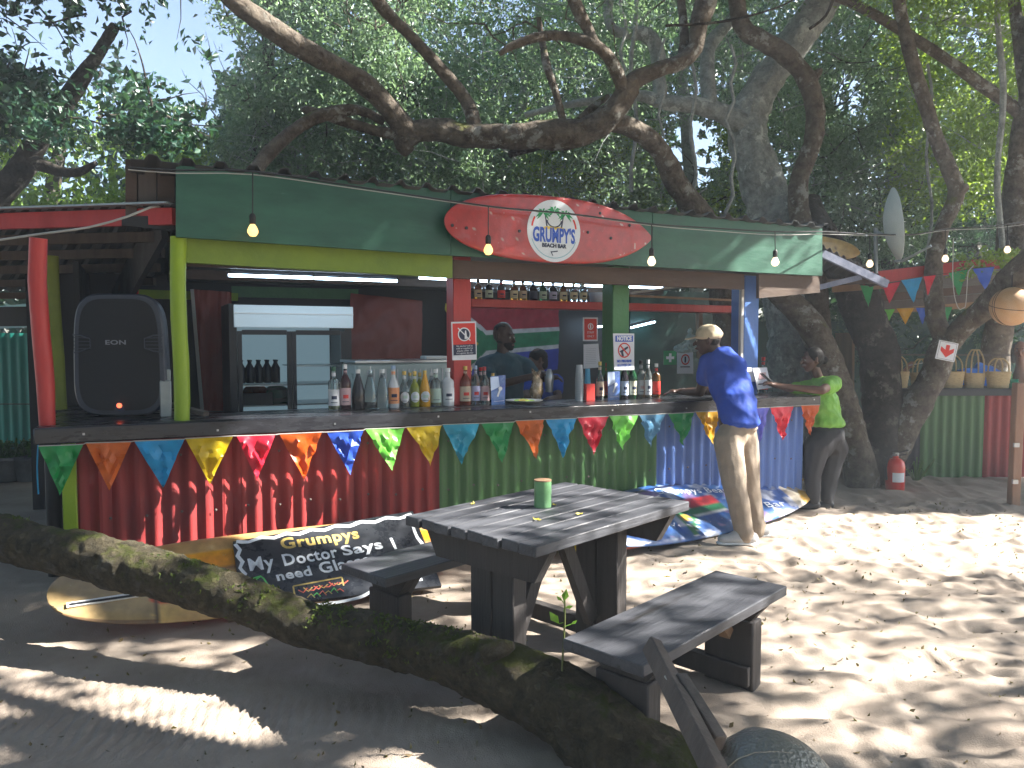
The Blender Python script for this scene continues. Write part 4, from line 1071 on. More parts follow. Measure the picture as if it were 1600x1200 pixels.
o = mb.build('folded_stand', m_oldwood, None, world=True); o.location.z = CZ; tag(o, 'folded dark stand with silver rod lying right of the lime post', 'stand')

# ------------------------------------------------------------------ bottles, cups and cards on the counter
def glassy(name, c, tr=.85, rough=.06): return mat(name, c, rough=rough, trans=tr, ior=1.33, coat=.3)
BG = {'clear': glassy('clear_bottle_glass', (.75, .85, .85), .92), 'dark': glassy('dark_bottle_glass', (.02, .015, .02), .3), 'maroon': glassy('maroon_syrup', (.05, .008, .015), .2),
      'green': glassy('green_bottle_glass', (.015, .12, .04), .6), 'amber': glassy('amber_spirit', (.35, .14, .02), .75), 'lime': glassy('lime_cordial', (.4, .45, .05), .45), 'orange': glassy('orange_juice', (.8, .4, .02), .2),
      'white': mat('white_bottle', (.6, .62, .66), rough=.25, coat=.4), 'red': glassy('red_spirit', (.3, .05, .02), .5)}
CAPS = {'green': mat('green_cap', (.02, .1, .05)), 'white': m_white, 'gold': mat('gold_cap', (.5, .36, .1), rough=.35, metal=.5), 'red': mat('red_cap', (.45, .03, .03)), 'blue': mat('pale_blue_cap', (.3, .42, .6)), 'black': m_black, 'steel': m_steel}
LB = {'white': mat('white_label', (.6, .62, .66)), 'tan': mat('tan_label', (.5, .42, .32)), 'violet': mat('pale_violet_label', (.45, .45, .68)), 'pink': mat('pink_label', (.6, .4, .42)), 'mint': mat('mint_label', (.45, .58, .5)), 'cream': mat('cream_label', (.6, .58, .42)), 'red': m_redpr, 'peach': mat('peach_label', (.75, .25, .1), (.8, .4, .2), 20), 'ice': mat('ice_blue_label', (.5, .6, .8)), 'black': m_ink}
SHP = {'round': [(.0, .0), (.95, 0), (1, .02), (1, .56), (.93, .63), (.6, .72), (.34, .79), (.32, .93), (.36, .935), (.36, .95)],
       'taper': [(.0, .0), (.95, 0), (1, .03), (1, .3), (.9, .5), (.6, .7), (.34, .85), (.3, .93), (.34, .935), (.34, .95)],
       'square': [(.0, .0), (.96, 0), (1, .015), (1, .62), (.88, .68), (.45, .73), (.35, .77), (.34, .93), (.4, .935), (.4, .95)],
       'tall': [(.0, .0), (.9, 0), (.95, .02), (1, .5), (.7, .62), (.35, .72), (.33, .93), (.38, .94), (.38, .955)]}
def bottle(px, ytop, ybase, wpx, yl, z, shape, glass, cap, lab, label, fill=None, fillc=None, oval=False, rot=0, group=None, mark=None, textb=None):
    b0 = bw(px, ybase, yl); p = Vector((b0.x, b0.y, z)); dep = p.y
    k = dep / FPX; top = bw(px, ytop, yl).z
    H = top - z; Rr = wpx / 2 * k * 1.02
    t = thing('bottle', label, 'bottle', p, BA * .6 + rot, group)
    prof = [(r * Rr, h * H) for r, h in SHP[shape]]
    mb = MB(); mb.lathe(prof, 18); mb.build('glass', BG[glass], t)
    if fill:
        pr = [(max(0, r * Rr - .0035), h * H + (.004 if h == 0 else 0)) for r, h in SHP[shape] if h <= fill]; r_e = np.interp(fill, [h for _, h in SHP[shape]], [r for r, _ in SHP[shape]])
        pr.append((max(0, r_e * Rr - .0035), fill * H)); pr.append((0, fill * H)); mb = MB(); mb.lathe(pr, 14); mb.build('drink', BG[fillc], t)
    rc = SHP[shape][-1][0] * Rr * 1.05
    mb = MB(); mb.lathe([(rc, H * .9), (rc, H), (0, H)] if cap != 'steel' else [(rc * .8, H * .9), (rc * .7, H * .96), (rc * .25, H * .97), (rc * .2, H * 1.07)], 12); mb.build('cap', CAPS[cap], t)
    f = -math.pi / 2
    if lab:
        if oval:
            vs = []; fs = [];n = 20; vs.append(Vector((0, -Rr * 1.012, H * .28)))
            for q in range(n): a = 2 * math.pi * q / n; ph = f + .95 * math.cos(a); vs.append(Vector((Rr * 1.012 * math.cos(ph), Rr * 1.012 * math.sin(ph), H * (.28 + .14 * math.sin(a)))))
            for q in range(n): fs.append((0, 1 + q, 1 + (q + 1) % n))
            # subdivide radially to follow the curve
            n2 = 20; vs = []; fs = []
            for rr_ in (0, .5, 1):
                for q in range(n2): a = 2 * math.pi * q / n2; ph = f + .95 * rr_ * math.cos(a); vs.append(Vector((Rr * 1.015 * math.cos(ph), Rr * 1.015 * math.sin(ph), H * (.28 + .15 * rr_ * math.sin(a)))))
            for ri in range(2):
                for q in range(n2): a = ri * n2 + q; b = ri * n2 + (q + 1) % n2; fs.append((a, b, b + n2, a + n2))
            mb = MB(); mb.add(vs, fs)
        else: mb = MB(); mb.lathe([(Rr * 1.012, H * .1), (Rr * 1.012, H * .48)], 16, a0=f - 1.35, a1=f + 1.35)
        mb.build('label', LB[lab], t)
        mk = LB[mark or 'black']
        mb = MB(); mb.lathe([(Rr * 1.03, H * .25), (Rr * 1.03, H * .33)], 8, a0=f - .45, a1=f + .5); mb.build('label_print', mk, t)
        mb = MB(); mb.lathe([(Rr * 1.03, H * .17), (Rr * 1.03, H * .185)], 8, a0=f - .6, a1=f + .6); mb.build('label_print', LB['black'], t)
    mb = MB(); mb.lathe([(SHP[shape][-3][0] * Rr * 1.06, H * .78), (SHP[shape][-3][0] * Rr * 1.06, H * .86)], 12); mb.build('neck_label', LB[lab or 'white'], t)
    return t
yb = .3
BT = [(522, 573, 642, 17, 'square', 'clear', 'green', 'white', 'clear square bottle with dark green cap, first in the row beside the fridge', .1, 'lime', 0, 'black'),
      (540, 569, 641, 17, 'round', 'maroon', 'white', 'pink', 'dark maroon syrup bottle with white cap, second from the left end of the row', 0, None, 0, 'red'),
      (560, 577, 640, 20, 'taper', 'dark', 'white', None, 'black tapered bottle with no front label and a white banded neck', 0, None, 0, None),
      (579, 576, 640, 20, 'taper', 'clear', 'steel', None, 'clear tapered bottle with metal pourer and a dark remainder at the bottom', .17, 'maroon', 0, None),
      (598, 577, 639, 19, 'taper', 'clear', 'white', None, 'clear dimpled tapered bottle standing left of the white peach bottle', 0, None, 0, None),
      (615, 571, 638, 18, 'tall', 'white', 'blue', 'peach', 'opaque white bottle printed with an orange peach and black lettering', 0, None, 0, 'black'),
      (632, 580, 637, 16, 'tall', 'clear', 'gold', 'white', 'clear bottle half filled dark with round white label and gold cap', .42, 'dark', 1, 'mint'),
      (648, 580, 637, 16, 'tall', 'lime', 'gold', 'white', 'greenish yellow cordial bottle with round white label', 0, None, 1, 'mint'),
      (664, 579, 636, 17, 'taper', 'orange', 'gold', 'white', 'bright orange juice bottle with round white label', 0, None, 1, 'mint'),
      (681, 577, 636, 17, 'square', 'clear', 'white', 'mint', 'clear gin bottle with pale mint label right of the orange juice', .4, 'lime', 0, 'mint'),
      (700, 575, 635, 19, 'square', 'white', 'white', 'white', 'frosted pale bottle with white label and dark signature band', 0, None, 0, 'black'),
      (727, 572, 632, 18, 'round', 'red', 'gold', 'tan', 'reddish brown brandy bottle with tan label in front of the red post', 0, None, 0, 'red'),
      (743, 571, 631, 15, 'round', 'clear', 'blue', 'violet', 'clear bottle with pale violet label and pale blue cap', 0, None, 0, 'red'),
      (757, 573, 632, 15, 'round', 'clear', 'red', 'pink', 'clear bottle with pink and white label and red cap beside the blue card', 0, None, 0, 'red'),
      (937, 603, 624, 15, 'tall', 'clear', 'gold', 'white', 'x', .3, 'dark', 0, 'black')]
for b in BT[:-1]:
    bottle(b[0], b[1], b[2], b[3], yb, CZ, b[4], b[5], b[6], b[7], b[8], fill=b[9] or None, fillc=b[10], oval=bool(b[11]), rot=0, mark=b[12])
for (px, yt, lab_, cap, g_, lbl) in ((641, 582, 'white', 'gold', 'clear', 'clear bottle in the back row behind the half filled dark one'), (656, 582, 'white', 'gold', 'lime', 'pale cordial bottle in the back row between green and orange ones'), (674, 582, None, 'white', 'clear', 'clear bottle in the back row behind the orange juice'),
                               (715, 573, 'tan', 'gold', 'red', 'brown bottle with gold cap in the back row left of the brandy'), (735, 574, 'tan', 'gold', 'red', 'brown bottle in the back row between brandy and violet label'), (751, 574, 'pink', 'red', 'clear', 'clear red capped bottle in the back row behind the pink label'),
                               (770, 583, 'cream', 'gold', 'amber', 'squat yellow capped bottle hidden behind the left blue card')):
    bottle(px, yt, 634, 14, yb + .14, CZ, 'round', g_, cap, lab_, lbl)
BR = [(937, 565, 625, 13, 'tall', 'clear', 'gold', 'tan', 'clear rum bottle with gold cap and oval tan label right of the red box', .45, 'dark', 'black', 0),
      (948, 567, 624, 12, 'tall', 'amber', 'red', 'red', 'amber bottle with long red cap behind the rum bottle', 0, None, 'red', .1),
      (975, 565, 624, 13, 'round', 'dark', 'gold', 'ice', 'dark whisky bottle with gold top and pale blue label beside the right card', 0, None, 'black', 0),
      (988, 565, 624, 14, 'round', 'green', 'red', 'cream', 'green glass whisky bottle with cream label and red top', 0, None, 'black', 0),
      (1001, 563, 623, 16, 'round', 'clear', 'black', 'white', 'clear wide bottle with white label and amber remainder', .3, 'amber', 'pink', .02),
      (1012, 562, 623, 12, 'round', 'clear', 'white', 'white', 'slim clear bottle with plain white label and wire stopper', .22, 'amber', 'black', -.05),
      (1025, 568, 623, 13, 'square', 'amber', 'white', 'red', 'amber whisky bottle with slanting red label at the right end of the row', 0, None, 'red', 0)]
for b in BR: bottle(b[0], b[1], b[2], b[3], yb + b[12], CZ, b[4], b[5], b[6], b[7], b[8], fill=b[9] or None, fillc=b[10], mark=b[11])
for (px, c, lbl) in ((958, 'red', 'dark bottle with maroon cap hidden behind the right blue card'), (966, 'green', 'green bottle hidden behind the right blue card')): bottle(px, 566, 622, 12, yb + .14, CZ, 'round', 'dark' if c == 'red' else 'green', 'red', 'white', lbl)
bottle(1192, 558, 604, 15, .35, CZ, 'round', 'clear', 'red', 'red', 'clear bottle with red cap standing behind the tilted card at the counter end')
# cards
m_cardblue = mat('blue_card_print', (.02, .06, .3), (.12, .25, .55), 7, .25, coat=.3)
for (pts, lbl) in (([(767, 588), (790, 586), (789, 632), (768, 633)], 'blue advertising card in a clear stand left of the white platter'), ([(950, 581), (969, 580), (968, 625), (950, 626)], 'blue advertising card in a clear stand among the whisky bottles')):
    t, M_, w, h = sign_px('card_stand', lbl, pts, .2, m_cardblue, 'card')
    mb = MB(); mb.add([(-w / 2, h * .0, .0008), (w * .1, h * .12, .0008), (w * .05, h * .48, .0008), (-w / 2, h * .48, .0008)], [(0, 1, 2, 3)], M_); mb.build('printed_sky', LB['ice'], t, world=True, smooth=False)
    mb = MB(); ring(mb, 0, w * .13, M_ @ Matrix.Translation((w * .14, h * .05, .001)), 12); mb.build('printed_figure', m_whitepr, t, world=True); mb = MB(); mb.bar((w * .1, 0, .001), (-w * .08, -h * .22, .001), w * .12, .0004); mb.v = [tuple(M_ @ Vector(v)) for v in mb.v]; mb.build('printed_figure', m_whitepr, t, world=True)
    rect(M_, 0, -h * .38, w * .7, h * .012, m_whitepr, t, 'printed_line')
    mb = MB(); mb.box((0, .02, -h / 2 + .004), (w, .002, .06)); mb.v = [tuple(M_ @ Vector(v)) for v in mb.v]; mb.build('stand_foot', m_glass, t, world=True)
# platter, bags, shaker
p_ = bw(819, 628, .25); p_.z = CZ
pl = thing('platter', 'round white platter of sliced fruit on the counter before the man serving', 'plate', p_)
mb = MB(); mb.lathe([(0, .004), (.09, .004), (.15, .022), (.152, .026), (.145, .024), (.09, .01), (0, .01)], 28); mb.build('plate', m_white, pl)
for k in range(7): mb = MB(); mb.lathe([(0, 0), (.028, 0), (.028, .008), (0, .008)], 10, Matrix.Translation((.06 * math.cos(k * .9) * (k / 4), .05 * math.sin(k * .9), .012 + .003 * (k % 3))) @ Matrix.Rotation(.3, 4, 'X')); mb.build('fruit_slice', m_yellowpr if k % 2 else mat('lime_slice', (.3, .5, .1)), pl)
p_ = bw(838, 626, .5); p_.z = CZ; mb = MB(); mb.lathe([(.001, 0), (.05, .01), (.06, .07), (.045, .15), (.03, .19), (.04, .24), (.001, .245)], 12); mb.v = [tuple(Vector(v) * (1 + .3 * mnoise.noise(Vector(v) * 30))) for v in mb.v]
o = mb.build('foil_bag', mat('gold_foil', (.35, .2, .06), (.5, .42, .35), 25, .25, metal=.6), None); o.location = p_; tag(o, 'crumpled gold foil snack bag behind the white platter', 'bag')
p_ = bw(858, 600, .6); t = thing('cocktail_shaker', 'steel cocktail shaker held in the hand of the man serving', 'shaker', p_); mb = MB(); mb.lathe([(.03, 0), (.04, .1), (.042, .14), (.028, .17), (.018, .2), (0, .2)], 16); mb.build('cup', m_steel, t)
t.location.z -= .07
def cupstack(px, ytop, wpx, m, lbl, yl=.28, n=9):
    b = bw(px, 625, yl); top = bw(px, ytop, yl).z; H = top - CZ; r0 = wpx / 2 * b.y / FPX; t = thing('cup_stack', lbl, 'cups', (b.x, b.y, CZ))
    ch_ = H * .45
    for k in range(n):
        z = (H - ch_) * k / (n - 1); mb = MB(); mb.lathe([(r0, z), (r0 * 1.0, z + .004), (r0 * .96, z + .005), (r0 * .72, z + ch_), (0, z + ch_)], 16); mb.build('cup', m, t)
    return t
cupstack(905, 570, 14, mat('frosted_plastic', (.6, .66, .72), rough=.25, trans=.45), 'tall stack of upturned clear plastic cups at the middle of the counter')
cupstack(918, 576, 10, mat('blue_plastic', (.1, .4, .62), rough=.35), 'short stack of blue cups beside the clear cup stack', .36, 6)
p_ = bw(920, 625, .26); mb = MB(); mb.box((0, 0, .07), (.085, .06, .14), bev=.003); mb.add([(-.03, -.031, .085), (.03, -.031, .085), (.03, -.031, .09), (-.03, -.031, .09)], [(0, 1, 2, 3)]); o = mb.build('red_box', m_redpr, None); o.location = (p_.x, p_.y, CZ); o.rotation_euler = (0, 0, BA); tag(o, 'plain red box on the counter beside the cup stacks', 'box')
# tilted card and small stand near the woman in green
t, M_, w, h = sign_px('card_stand', 'tilted white price card at the far right end of the counter', [(1176, 575), (1198, 574), (1206, 606), (1184, 609)], .18, m_paper, 'card'); rect(M_, 0, h * .1, w * .5, h * .3, LB['pink'], t); rect(M_, 0, -h * .25, w * .6, h * .05, m_ink, t, 'printed_line')
t, M_, w, h = sign_px('card_stand', 'small white card against the blue post behind the man in blue', [(1163, 574), (1174, 574), (1180, 596), (1168, 597)], .2, m_paper, 'card')
# bottles of the top shelf
TS = [(747, 'amber', 'tan', 'brown bottle with tan and yellow label, first on the high shelf'), (764, 'dark', 'mint', 'dark bottle with green label, second on the high shelf'), (783, 'dark', 'red', 'dark bottle with a red label on the high shelf'), (803, 'amber', 'cream', 'amber bottle with cream label on the high shelf'),
      (817, 'amber', 'tan', 'amber bottle with golden base, fifth on the high shelf'), (833, 'dark', 'black', 'dark bottle right of the amber pair on the high shelf'), (848, 'green', 'mint', 'green bottle in the middle of the high shelf'), (864, 'dark', 'violet', 'dark blue labelled bottle on the high shelf'),
      (880, 'amber', 'cream', 'clear yellow bottle, leftmost of the three glowing ones on the high shelf'), (896, 'clear', 'cream', 'pale bottle, middle of the three glowing ones on the high shelf'), (911, 'clear', 'cream', 'pale bottle, rightmost of the three glowing ones on the high shelf')]
for i, (px, g_, l_, lbl) in enumerate(TS):
    bottle(px, 437 + i * .4, 468, 12.5, .95, zs - .009, 'round' if i > 7 else 'square', g_, 'black' if i < 8 else 'gold', l_, lbl, group='bottles on the high shelf')
p_ = bw(934, 468, .95); mb = MB(); mb.lathe([(0, 0), (.07, 0), (.085, .09), (.088, .092), (.08, .088), (.066, .006), (0, .006)], 20); o = mb.build('plastic_tub', mat('translucent_tub', (.55, .6, .7), rough=.3, trans=.4), None); o.location = (p_.x, p_.y, zs - .009); tag(o, 'translucent plastic tub at the right end of the high shelf', 'tub')

# ------------------------------------------------------------------ people
def cone_hull(bm, a, b, ra, rb, seg=2):
    """convex piece between two ellipsoids (radius may be a number or a triple)"""
    vs = []
    ra = (ra,) * 3 if not hasattr(ra, '__len__') else ra; rb = (rb,) * 3 if not hasattr(rb, '__len__') else rb
    t = bmesh.new(); bmesh.ops.create_icosphere(t, subdivisions=seg, radius=1)
    co = [v.co.copy() for v in t.verts]; t.free()
    new = [bm.verts.new(Vector(a) + Vector((c.x * ra[0], c.y * ra[1], c.z * ra[2]))) for c in co]
    if b is not None: new += [bm.verts.new(Vector(b) + Vector((c.x * rb[0], c.y * rb[1], c.z * rb[2]))) for c in co]
    r = bmesh.ops.convex_hull(bm, input=new)
    dead = [g for g in r['geom_interior'] if isinstance(g, bmesh.types.BMVert)]
    bmesh.ops.delete(bm, geom=dead, context='VERTS')
def soft(name, pieces, voxel, m, parent, smooth=6, fold=0.0, fs=9.0, seed=0, zs=1.2, w2=.45):
    bm = bmesh.new()
    for p in pieces: cone_hull(bm, *p)
    me = bpy.data.meshes.new(name); bm.to_mesh(me); bm.free()
    o = bpy.data.objects.new(name, me); C.objects.link(o)
    r = o.modifiers.new('r', 'REMESH'); r.mode = 'VOXEL'; r.voxel_size = voxel
    s_ = o.modifiers.new('s', 'SMOOTH'); s_.iterations = smooth; s_.factor = .6
    dg = bpy.context.evaluated_depsgraph_get(); me2 = bpy.data.meshes.new_from_object(o.evaluated_get(dg))
    bpy.data.objects.remove(o)
    n = len(me2.vertices); co = np.empty(n * 3); me2.vertices.foreach_get('co', co); co = co.reshape(-1, 3)
    if fold:
        nr = np.empty(n * 3); me2.vertices.foreach_get('normal', nr); nr = nr.reshape(-1, 3)
        d = np.array([mnoise.noise(Vector((c[0] * fs * .7, c[1] * fs * .7, c[2] * fs * zs + 3 * c[0])) + Vector((seed, 0, 0))) for c in co])
        d2 = np.array([mnoise.noise(Vector((c[0] * fs * 3.1, c[1] * fs * 3.1, c[2] * fs * 1.6 * zs + 5 * c[0])) + Vector((0, seed, 0))) for c in co])
        d = (1 - np.abs(d) * 3.4) + w2 * (1 - np.abs(d2) * 3)
        co = co + nr * (d[:, None] * fold)
    if parent is not None:
        Mi = np.array(wm(parent).inverted()); co = co @ Mi[:3, :3].T + Mi[:3, 3]
    me2.vertices.foreach_set('co', co.ravel()); me2.materials.clear(); me2.materials.append(m)
    me2.polygons.foreach_set('use_smooth', [True] * len(me2.polygons)); me2.name = name; me2.update()
    o = bpy.data.objects.new(name, me2); C.objects.link(o); o.parent = parent
    return o
def V(*a): return Vector(a)
def hand(center, fwd, up, size=1.0, curl=.5):
    """palm and five bent fingers, as pieces"""
    fwd = Vector(fwd).normalized(); up = Vector(up); up = (up - fwd * up.dot(fwd)).normalized(); sd = fwd.cross(up); c = Vector(center); P_ = []
    k = size * .01
    P_.append((c - fwd * 3 * k, c + fwd * 3.2 * k, (2.2 * k,) * 3, (2.5 * k,) * 3)); P_.append((c + sd * 2 * k, c - sd * 2 * k + fwd * 2 * k, (1.9 * k,) * 3, (1.9 * k,) * 3))
    for i, L in enumerate((6.2, 7.2, 6.8, 5.2)):
        b = c + fwd * 4 * k + sd * (2.9 - i * 1.95) * k; d1 = (fwd - up * curl * .5).normalized(); d2 = (fwd - up * curl * 1.6).normalized()
        m1 = b + d1 * L * .5 * k; m2 = m1 + d2 * L * .5 * k
        P_.append((b - fwd * 2 * k, m1, .95 * k, .88 * k)); P_.append((m1, m2, .88 * k, .7 * k))
    b = c - fwd * 1 * k + sd * 2.6 * k; m1 = b + (fwd * .6 + sd * .8 - up * .2).normalized() * 3.4 * k; m2 = m1 + (fwd * .9 + sd * .2 - up * .4).normalized() * 2.8 * k
    P_.append((b, m1, 1.2 * k, 1.0 * k)); P_.append((m1, m2, 1.0 * k, .8 * k))
    return P_
def head_pieces(c, face, s=1.0):
    f = Vector(face).normalized(); z = Vector((0, 0, 1)); c = Vector(c)
    r = .1 * s
    side = f.cross(z).normalized(); q = []
    q.append((c + z * .02 * s - f * .015 * s, None, (.078 * s + .014 * s * abs(f.x), .078 * s + .014 * s * abs(f.y), .1 * s), 0))
    q.append((c - z * .02 * s + f * .015 * s, c - z * .085 * s + f * .04 * s, .072 * s, .03 * s))          # jaw and chin
    q.append((c + f * .083 * s + z * .012 * s, c + f * .108 * s - z * .022 * s, .009 * s, .014 * s))         # nose
    q.append((c + f * .078 * s + z * .03 * s + side * .03 * s, c + f * .078 * s + z * .03 * s - side * .03 * s, .012 * s, .012 * s))   # brow
    q.append((c + f * .082 * s - z * .055 * s + side * .012 * s, c + f * .082 * s - z * .055 * s - side * .012 * s, .013 * s, .013 * s))    # mouth
    for k in (-1, 1):
        q.append((c + side * k * .08 * s - f * .01 * s + z * .015 * s, c + side * k * .078 * s - f * .012 * s - z * .025 * s, (.012 * s, .016 * s, .022 * s), (.01 * s, .012 * s, .012 * s)))   # ear
        q.append((c + f * .07 * s + side * k * .032 * s - z * .012 * s, None, .018 * s, 0))
    return q
def face_parts(c, face, parent, s=1.0, beard=None):
    f = Vector(face).normalized(); z = Vector((0, 0, 1)); side = f.cross(z).normalized(); c = Vector(c)
    for k in (-1, 1):
        soft('eye', [(c + f * .084 * s + side * k * .031 * s + z * .006 * s, None, .0095 * s, 0)], .004, m_eye, parent, 1)
        soft('pupil', [(c + f * .0925 * s + side * k * .031 * s + z * .006 * s, None, .0045 * s, 0)], .002, m_black, parent, 1)
        soft('eyebrow', [(c + f * .088 * s + side * k * .02 * s + z * .033 * s, c + f * .08 * s + side * k * .045 * s + z * .034 * s, .0045 * s, .003 * s)], .003, m_hair, parent, 1)
    soft('lips', [(c + f * .094 * s - z * .055 * s + side * .016 * s, c + f * .094 * s - z * .055 * s - side * .016 * s, .0055 * s, .0055 * s)], .003, m_lip, parent, 1)

# --- the man in blue leaning on the counter
q = thing('person', 'person in bright blue t-shirt, khaki trousers and tan cap leaning on the counter', 'person', P(1168, 856, 5.8))
ftZ1, ftZ2 = gh(*P(1168, 856, 5.8).xy), gh(*P(1186, 850, 6.0).xy)
hipL, kneL, ankL = P(1138, 690, 6.08), P(1149, 765, 5.92), P(1164, 836, 5.84)
hipR, kneR, ankR = P(1162, 690, 6.24), P(1170, 765, 6.2), P(1183, 830, 6.12)
pel = P(1152, 664, 6.14); wai = P(1148, 640, 6.2); che = P(1136, 590, 6.4); upc = P(1128, 562, 6.48)
shL, shR = P(1107, 568, 6.5), P(1150, 572, 6.36)
elL, haL = P(1094, 610, 6.62), P(1062, 607, 6.72); elR, haR = P(1120, 612, 6.78), P(1075, 609, 6.86)
CH = CZ + .045
for v_ in (elL, haL, elR, haR): v_.z = CH + .01
hd = P(1106, 531, 6.5); fc = V(-.95, .3, -.15); nk = P(1122, 552, 6.46)
body = [(pel, wai, (.15, .12, .1), (.14, .1, .08)), (wai, che, (.14, .1, .08), (.15, .11, .12)), (che, upc, (.15, .11, .12), (.14, .1, .07)), (upc, nk, .09, .055), (nk, hd, .055, .055),
        (shL, elL, .06, .042), (elL, haL, .042, .028), (shR, elR, .06, .042), (elR, haR, .042, .028), (upc, shL, .09, .065), (upc, shR, .09, .065),
        (hipL, kneL, .09, .062), (kneL, ankL, .06, .04), (hipR, kneR, .09, .062), (kneR, ankR, .06, .04), (pel, hipL, .12, .1), (pel, hipR, .12, .1),
        (ankL, V(ankL.x, ankL.y, ftZ1 + .05), .04, .04), (ankR, V(ankR.x, ankR.y, ftZ2 + .05), .04, .04)]
body += head_pieces(hd, fc, 1.08) + hand(haL + V(-.04, .0, .0), (-1, .1, -.05), (0, 0, 1), 1.0) + hand(haR + V(-.04, 0, 0), (-1, -.1, 0), (0, 0, 1), 1.0)
soft('body', body, .0085, m_skin2, q, 3); face_parts(hd, fc, q, 1.08)
m_shirt = mat('blue_tshirt_cotton', (.008, .05, .36), (.012, .065, .42), 14, .75, .25, 90)
sleL = shL.lerp(elL, .5); sleR = shR.lerp(elR, .5)
soft('tshirt', [(P(1157, 660, 6.12), P(1150, 630, 6.2), (.165, .14, .05), (.165, .135, .07)), (P(1150, 630, 6.2), che, (.165, .135, .07), (.185, .14, .12)), (che, upc, (.185, .14, .12), (.16, .12, .07)), (upc, shL, .11, .085), (upc, shR, .12, .09),
                (shL, sleL, .085, .07), (shR, sleR, .09, .07), (upc, nk, .09, .058)], .011, m_shirt, q, 4, .009, 7, 2, .8, .25)
m_khaki = mat('khaki_cotton', (.27, .215, .165), (.34, .275, .21), 12, .8, .25, 90)
soft('trousers', [(P(1153, 668, 6.13), pel, (.155, .13, .05), (.155, .13, .09)), (pel, hipL, .13, .115), (pel, hipR, .13, .115), (hipL, kneL, .118, .088), (kneL, ankL + V(0, 0, .0), .088, .07), (hipR, kneR, .118, .088), (kneR, ankR, .088, .07),
                  (ankL, V(ankL.x, ankL.y, ftZ1 + .1), .07, .07), (ankR, V(ankR.x, ankR.y, ftZ2 + .1), .07, .07)], .011, m_khaki, q, 4, .007, 8, 5, .3, .2)
m_shoe = mat('off_white_trainer', (.42, .42, .43), (.52, .52, .52), 10, .6)
for (a_, z_, dx) in ((ankL, ftZ1, -.17), (ankR, ftZ2, -.15)):
    soft('shoe', [(V(a_.x + .055, a_.y, z_ + .05), V(a_.x + dx, a_.y - .01, z_ + .045), (.05, .055, .05), (.045, .052, .036)), (V(a_.x, a_.y, z_ + .09), V(a_.x + dx * .5, a_.y, z_ + .06), .052, .046)], .009, m_shoe, q, 3)
    soft('sole', [(V(a_.x + .06, a_.y, z_ + .016), V(a_.x + dx - .01, a_.y - .01, z_ + .016), (.052, .058, .016), (.048, .054, .016))], .009, m_white, q, 2)
m_cap = mat('tan_cap_cotton', (.5, .4, .27), (.56, .46, .32), 14, .8, .2, 90)
cc = hd + V(.008, 0, .052); up_ = V(-.12, 0, 1).normalized()
soft('cap', [(cc, None, (.112, .105, .083), 0), (cc + V(-.005, 0, -.03), cc + V(.01, 0, .0), (.115, .108, .03), (.112, .105, .05))], .008, m_cap, q, 3)
soft('cap_peak', [(cc + V(-.08, .02, -.025), cc + V(-.175, .05, -.048), (.03, .075, .008), (.02, .05, .006))], .006, m_cap, q, 2)
soft('hair', [(hd + V(.035, -.01, -.0), hd + V(.03, -.01, -.03), (.07, .082, .03), (.06, .078, .03))], .008, m_hair, q, 2)
soft('wristwatch', [(haL + V(.03, 0, 0), haL + V(.045, 0, 0), (.012, .034, .034), (.012, .034, .034))], .005, m_steel, q, 1)
hp = P(1124, 693, 5.96)

# --- the woman in green at the counter end
q = thing('person', 'person in lime green t-shirt and black trousers holding a phone at the counter end', 'person', P(1292, 800, 7.12))
hd = P(1268, 562, 7.3); fc = V(-1, -.12, -.12); nk = P(1279, 590, 7.32); upc = P(1281, 607, 7.33); che = P(1284, 622, 7.32); wai = P(1289, 652, 7.28); pel = P(1291, 685, 7.25)
shN, shF = P(1301, 599, 7.2), P(1256, 609, 7.5); elN, haN = P(1262, 612, 6.98), P(1213, 603, 7.0); elF, haF = P(1228, 612, 7.4), P(1208, 600, 7.2)
elN = P(1284, 619, 6.98)
for v_ in (elN,): v_.z = CZ + .05
for v_ in (elF,): v_.z = CZ + .05
h1, k1, a1_ = P(1276, 700, 7.2), P(1276, 752, 7.15), P(1270, 797, 7.1); h2, k2, a2_ = P(1304, 700, 7.3), P(1302, 752, 7.25), P(1292, 793, 7.2)
g1, g2 = gh(*a1_.xy), gh(*a2_.xy)
a1_.z = g1 + .09; a2_.z = g2 + .09
k1 = h1.lerp(a1_, .5) + V(-.02, 0, 0); k2 = h2.lerp(a2_, .5) + V(.0, 0, 0)
body = [(pel, wai, (.15, .12, .1), (.13, .1, .08)), (wai, che, (.13, .1, .08), (.13, .1, .1)), (che, upc, (.13, .1, .1), (.11, .09, .05)), (upc, nk, .07, .045), (nk, hd, .045, .05), (upc, shN, .08, .06), (upc, shF, .08, .06),
        (shN, elN, .056, .04), (elN, haN, .04, .024), (shF, elF, .055, .038), (elF, haF, .038, .024), (pel, h1, .12, .1), (pel, h2, .12, .1), (h1, k1, .1, .065), (k1, a1_, .062, .035), (h2, k2, .1, .065), (k2, a2_, .062, .035),
        (V(a1_.x, a1_.y, g1 + .04), V(a1_.x - .12, a1_.y, g1 + .025), .034, .026), (V(a2_.x, a2_.y, g2 + .04), V(a2_.x - .12, a2_.y, g2 + .025), .034, .026)]
body += head_pieces(hd, fc, .98) + hand(haN + V(-.03, 0, .01), (-1, .1, .35), (0, 0, 1), .9, .9) + hand(haF + V(-.02, 0, .01), (-1, -.3, .35), (0, 0, 1), .9, .9)
soft('body', body, .008, m_skin, q, 3); face_parts(hd, fc, q, .98)
m_gshirt = mat('lime_sports_tshirt', (.15, .4, .05), (.22, .47, .06), 6, .6, .2, 60)
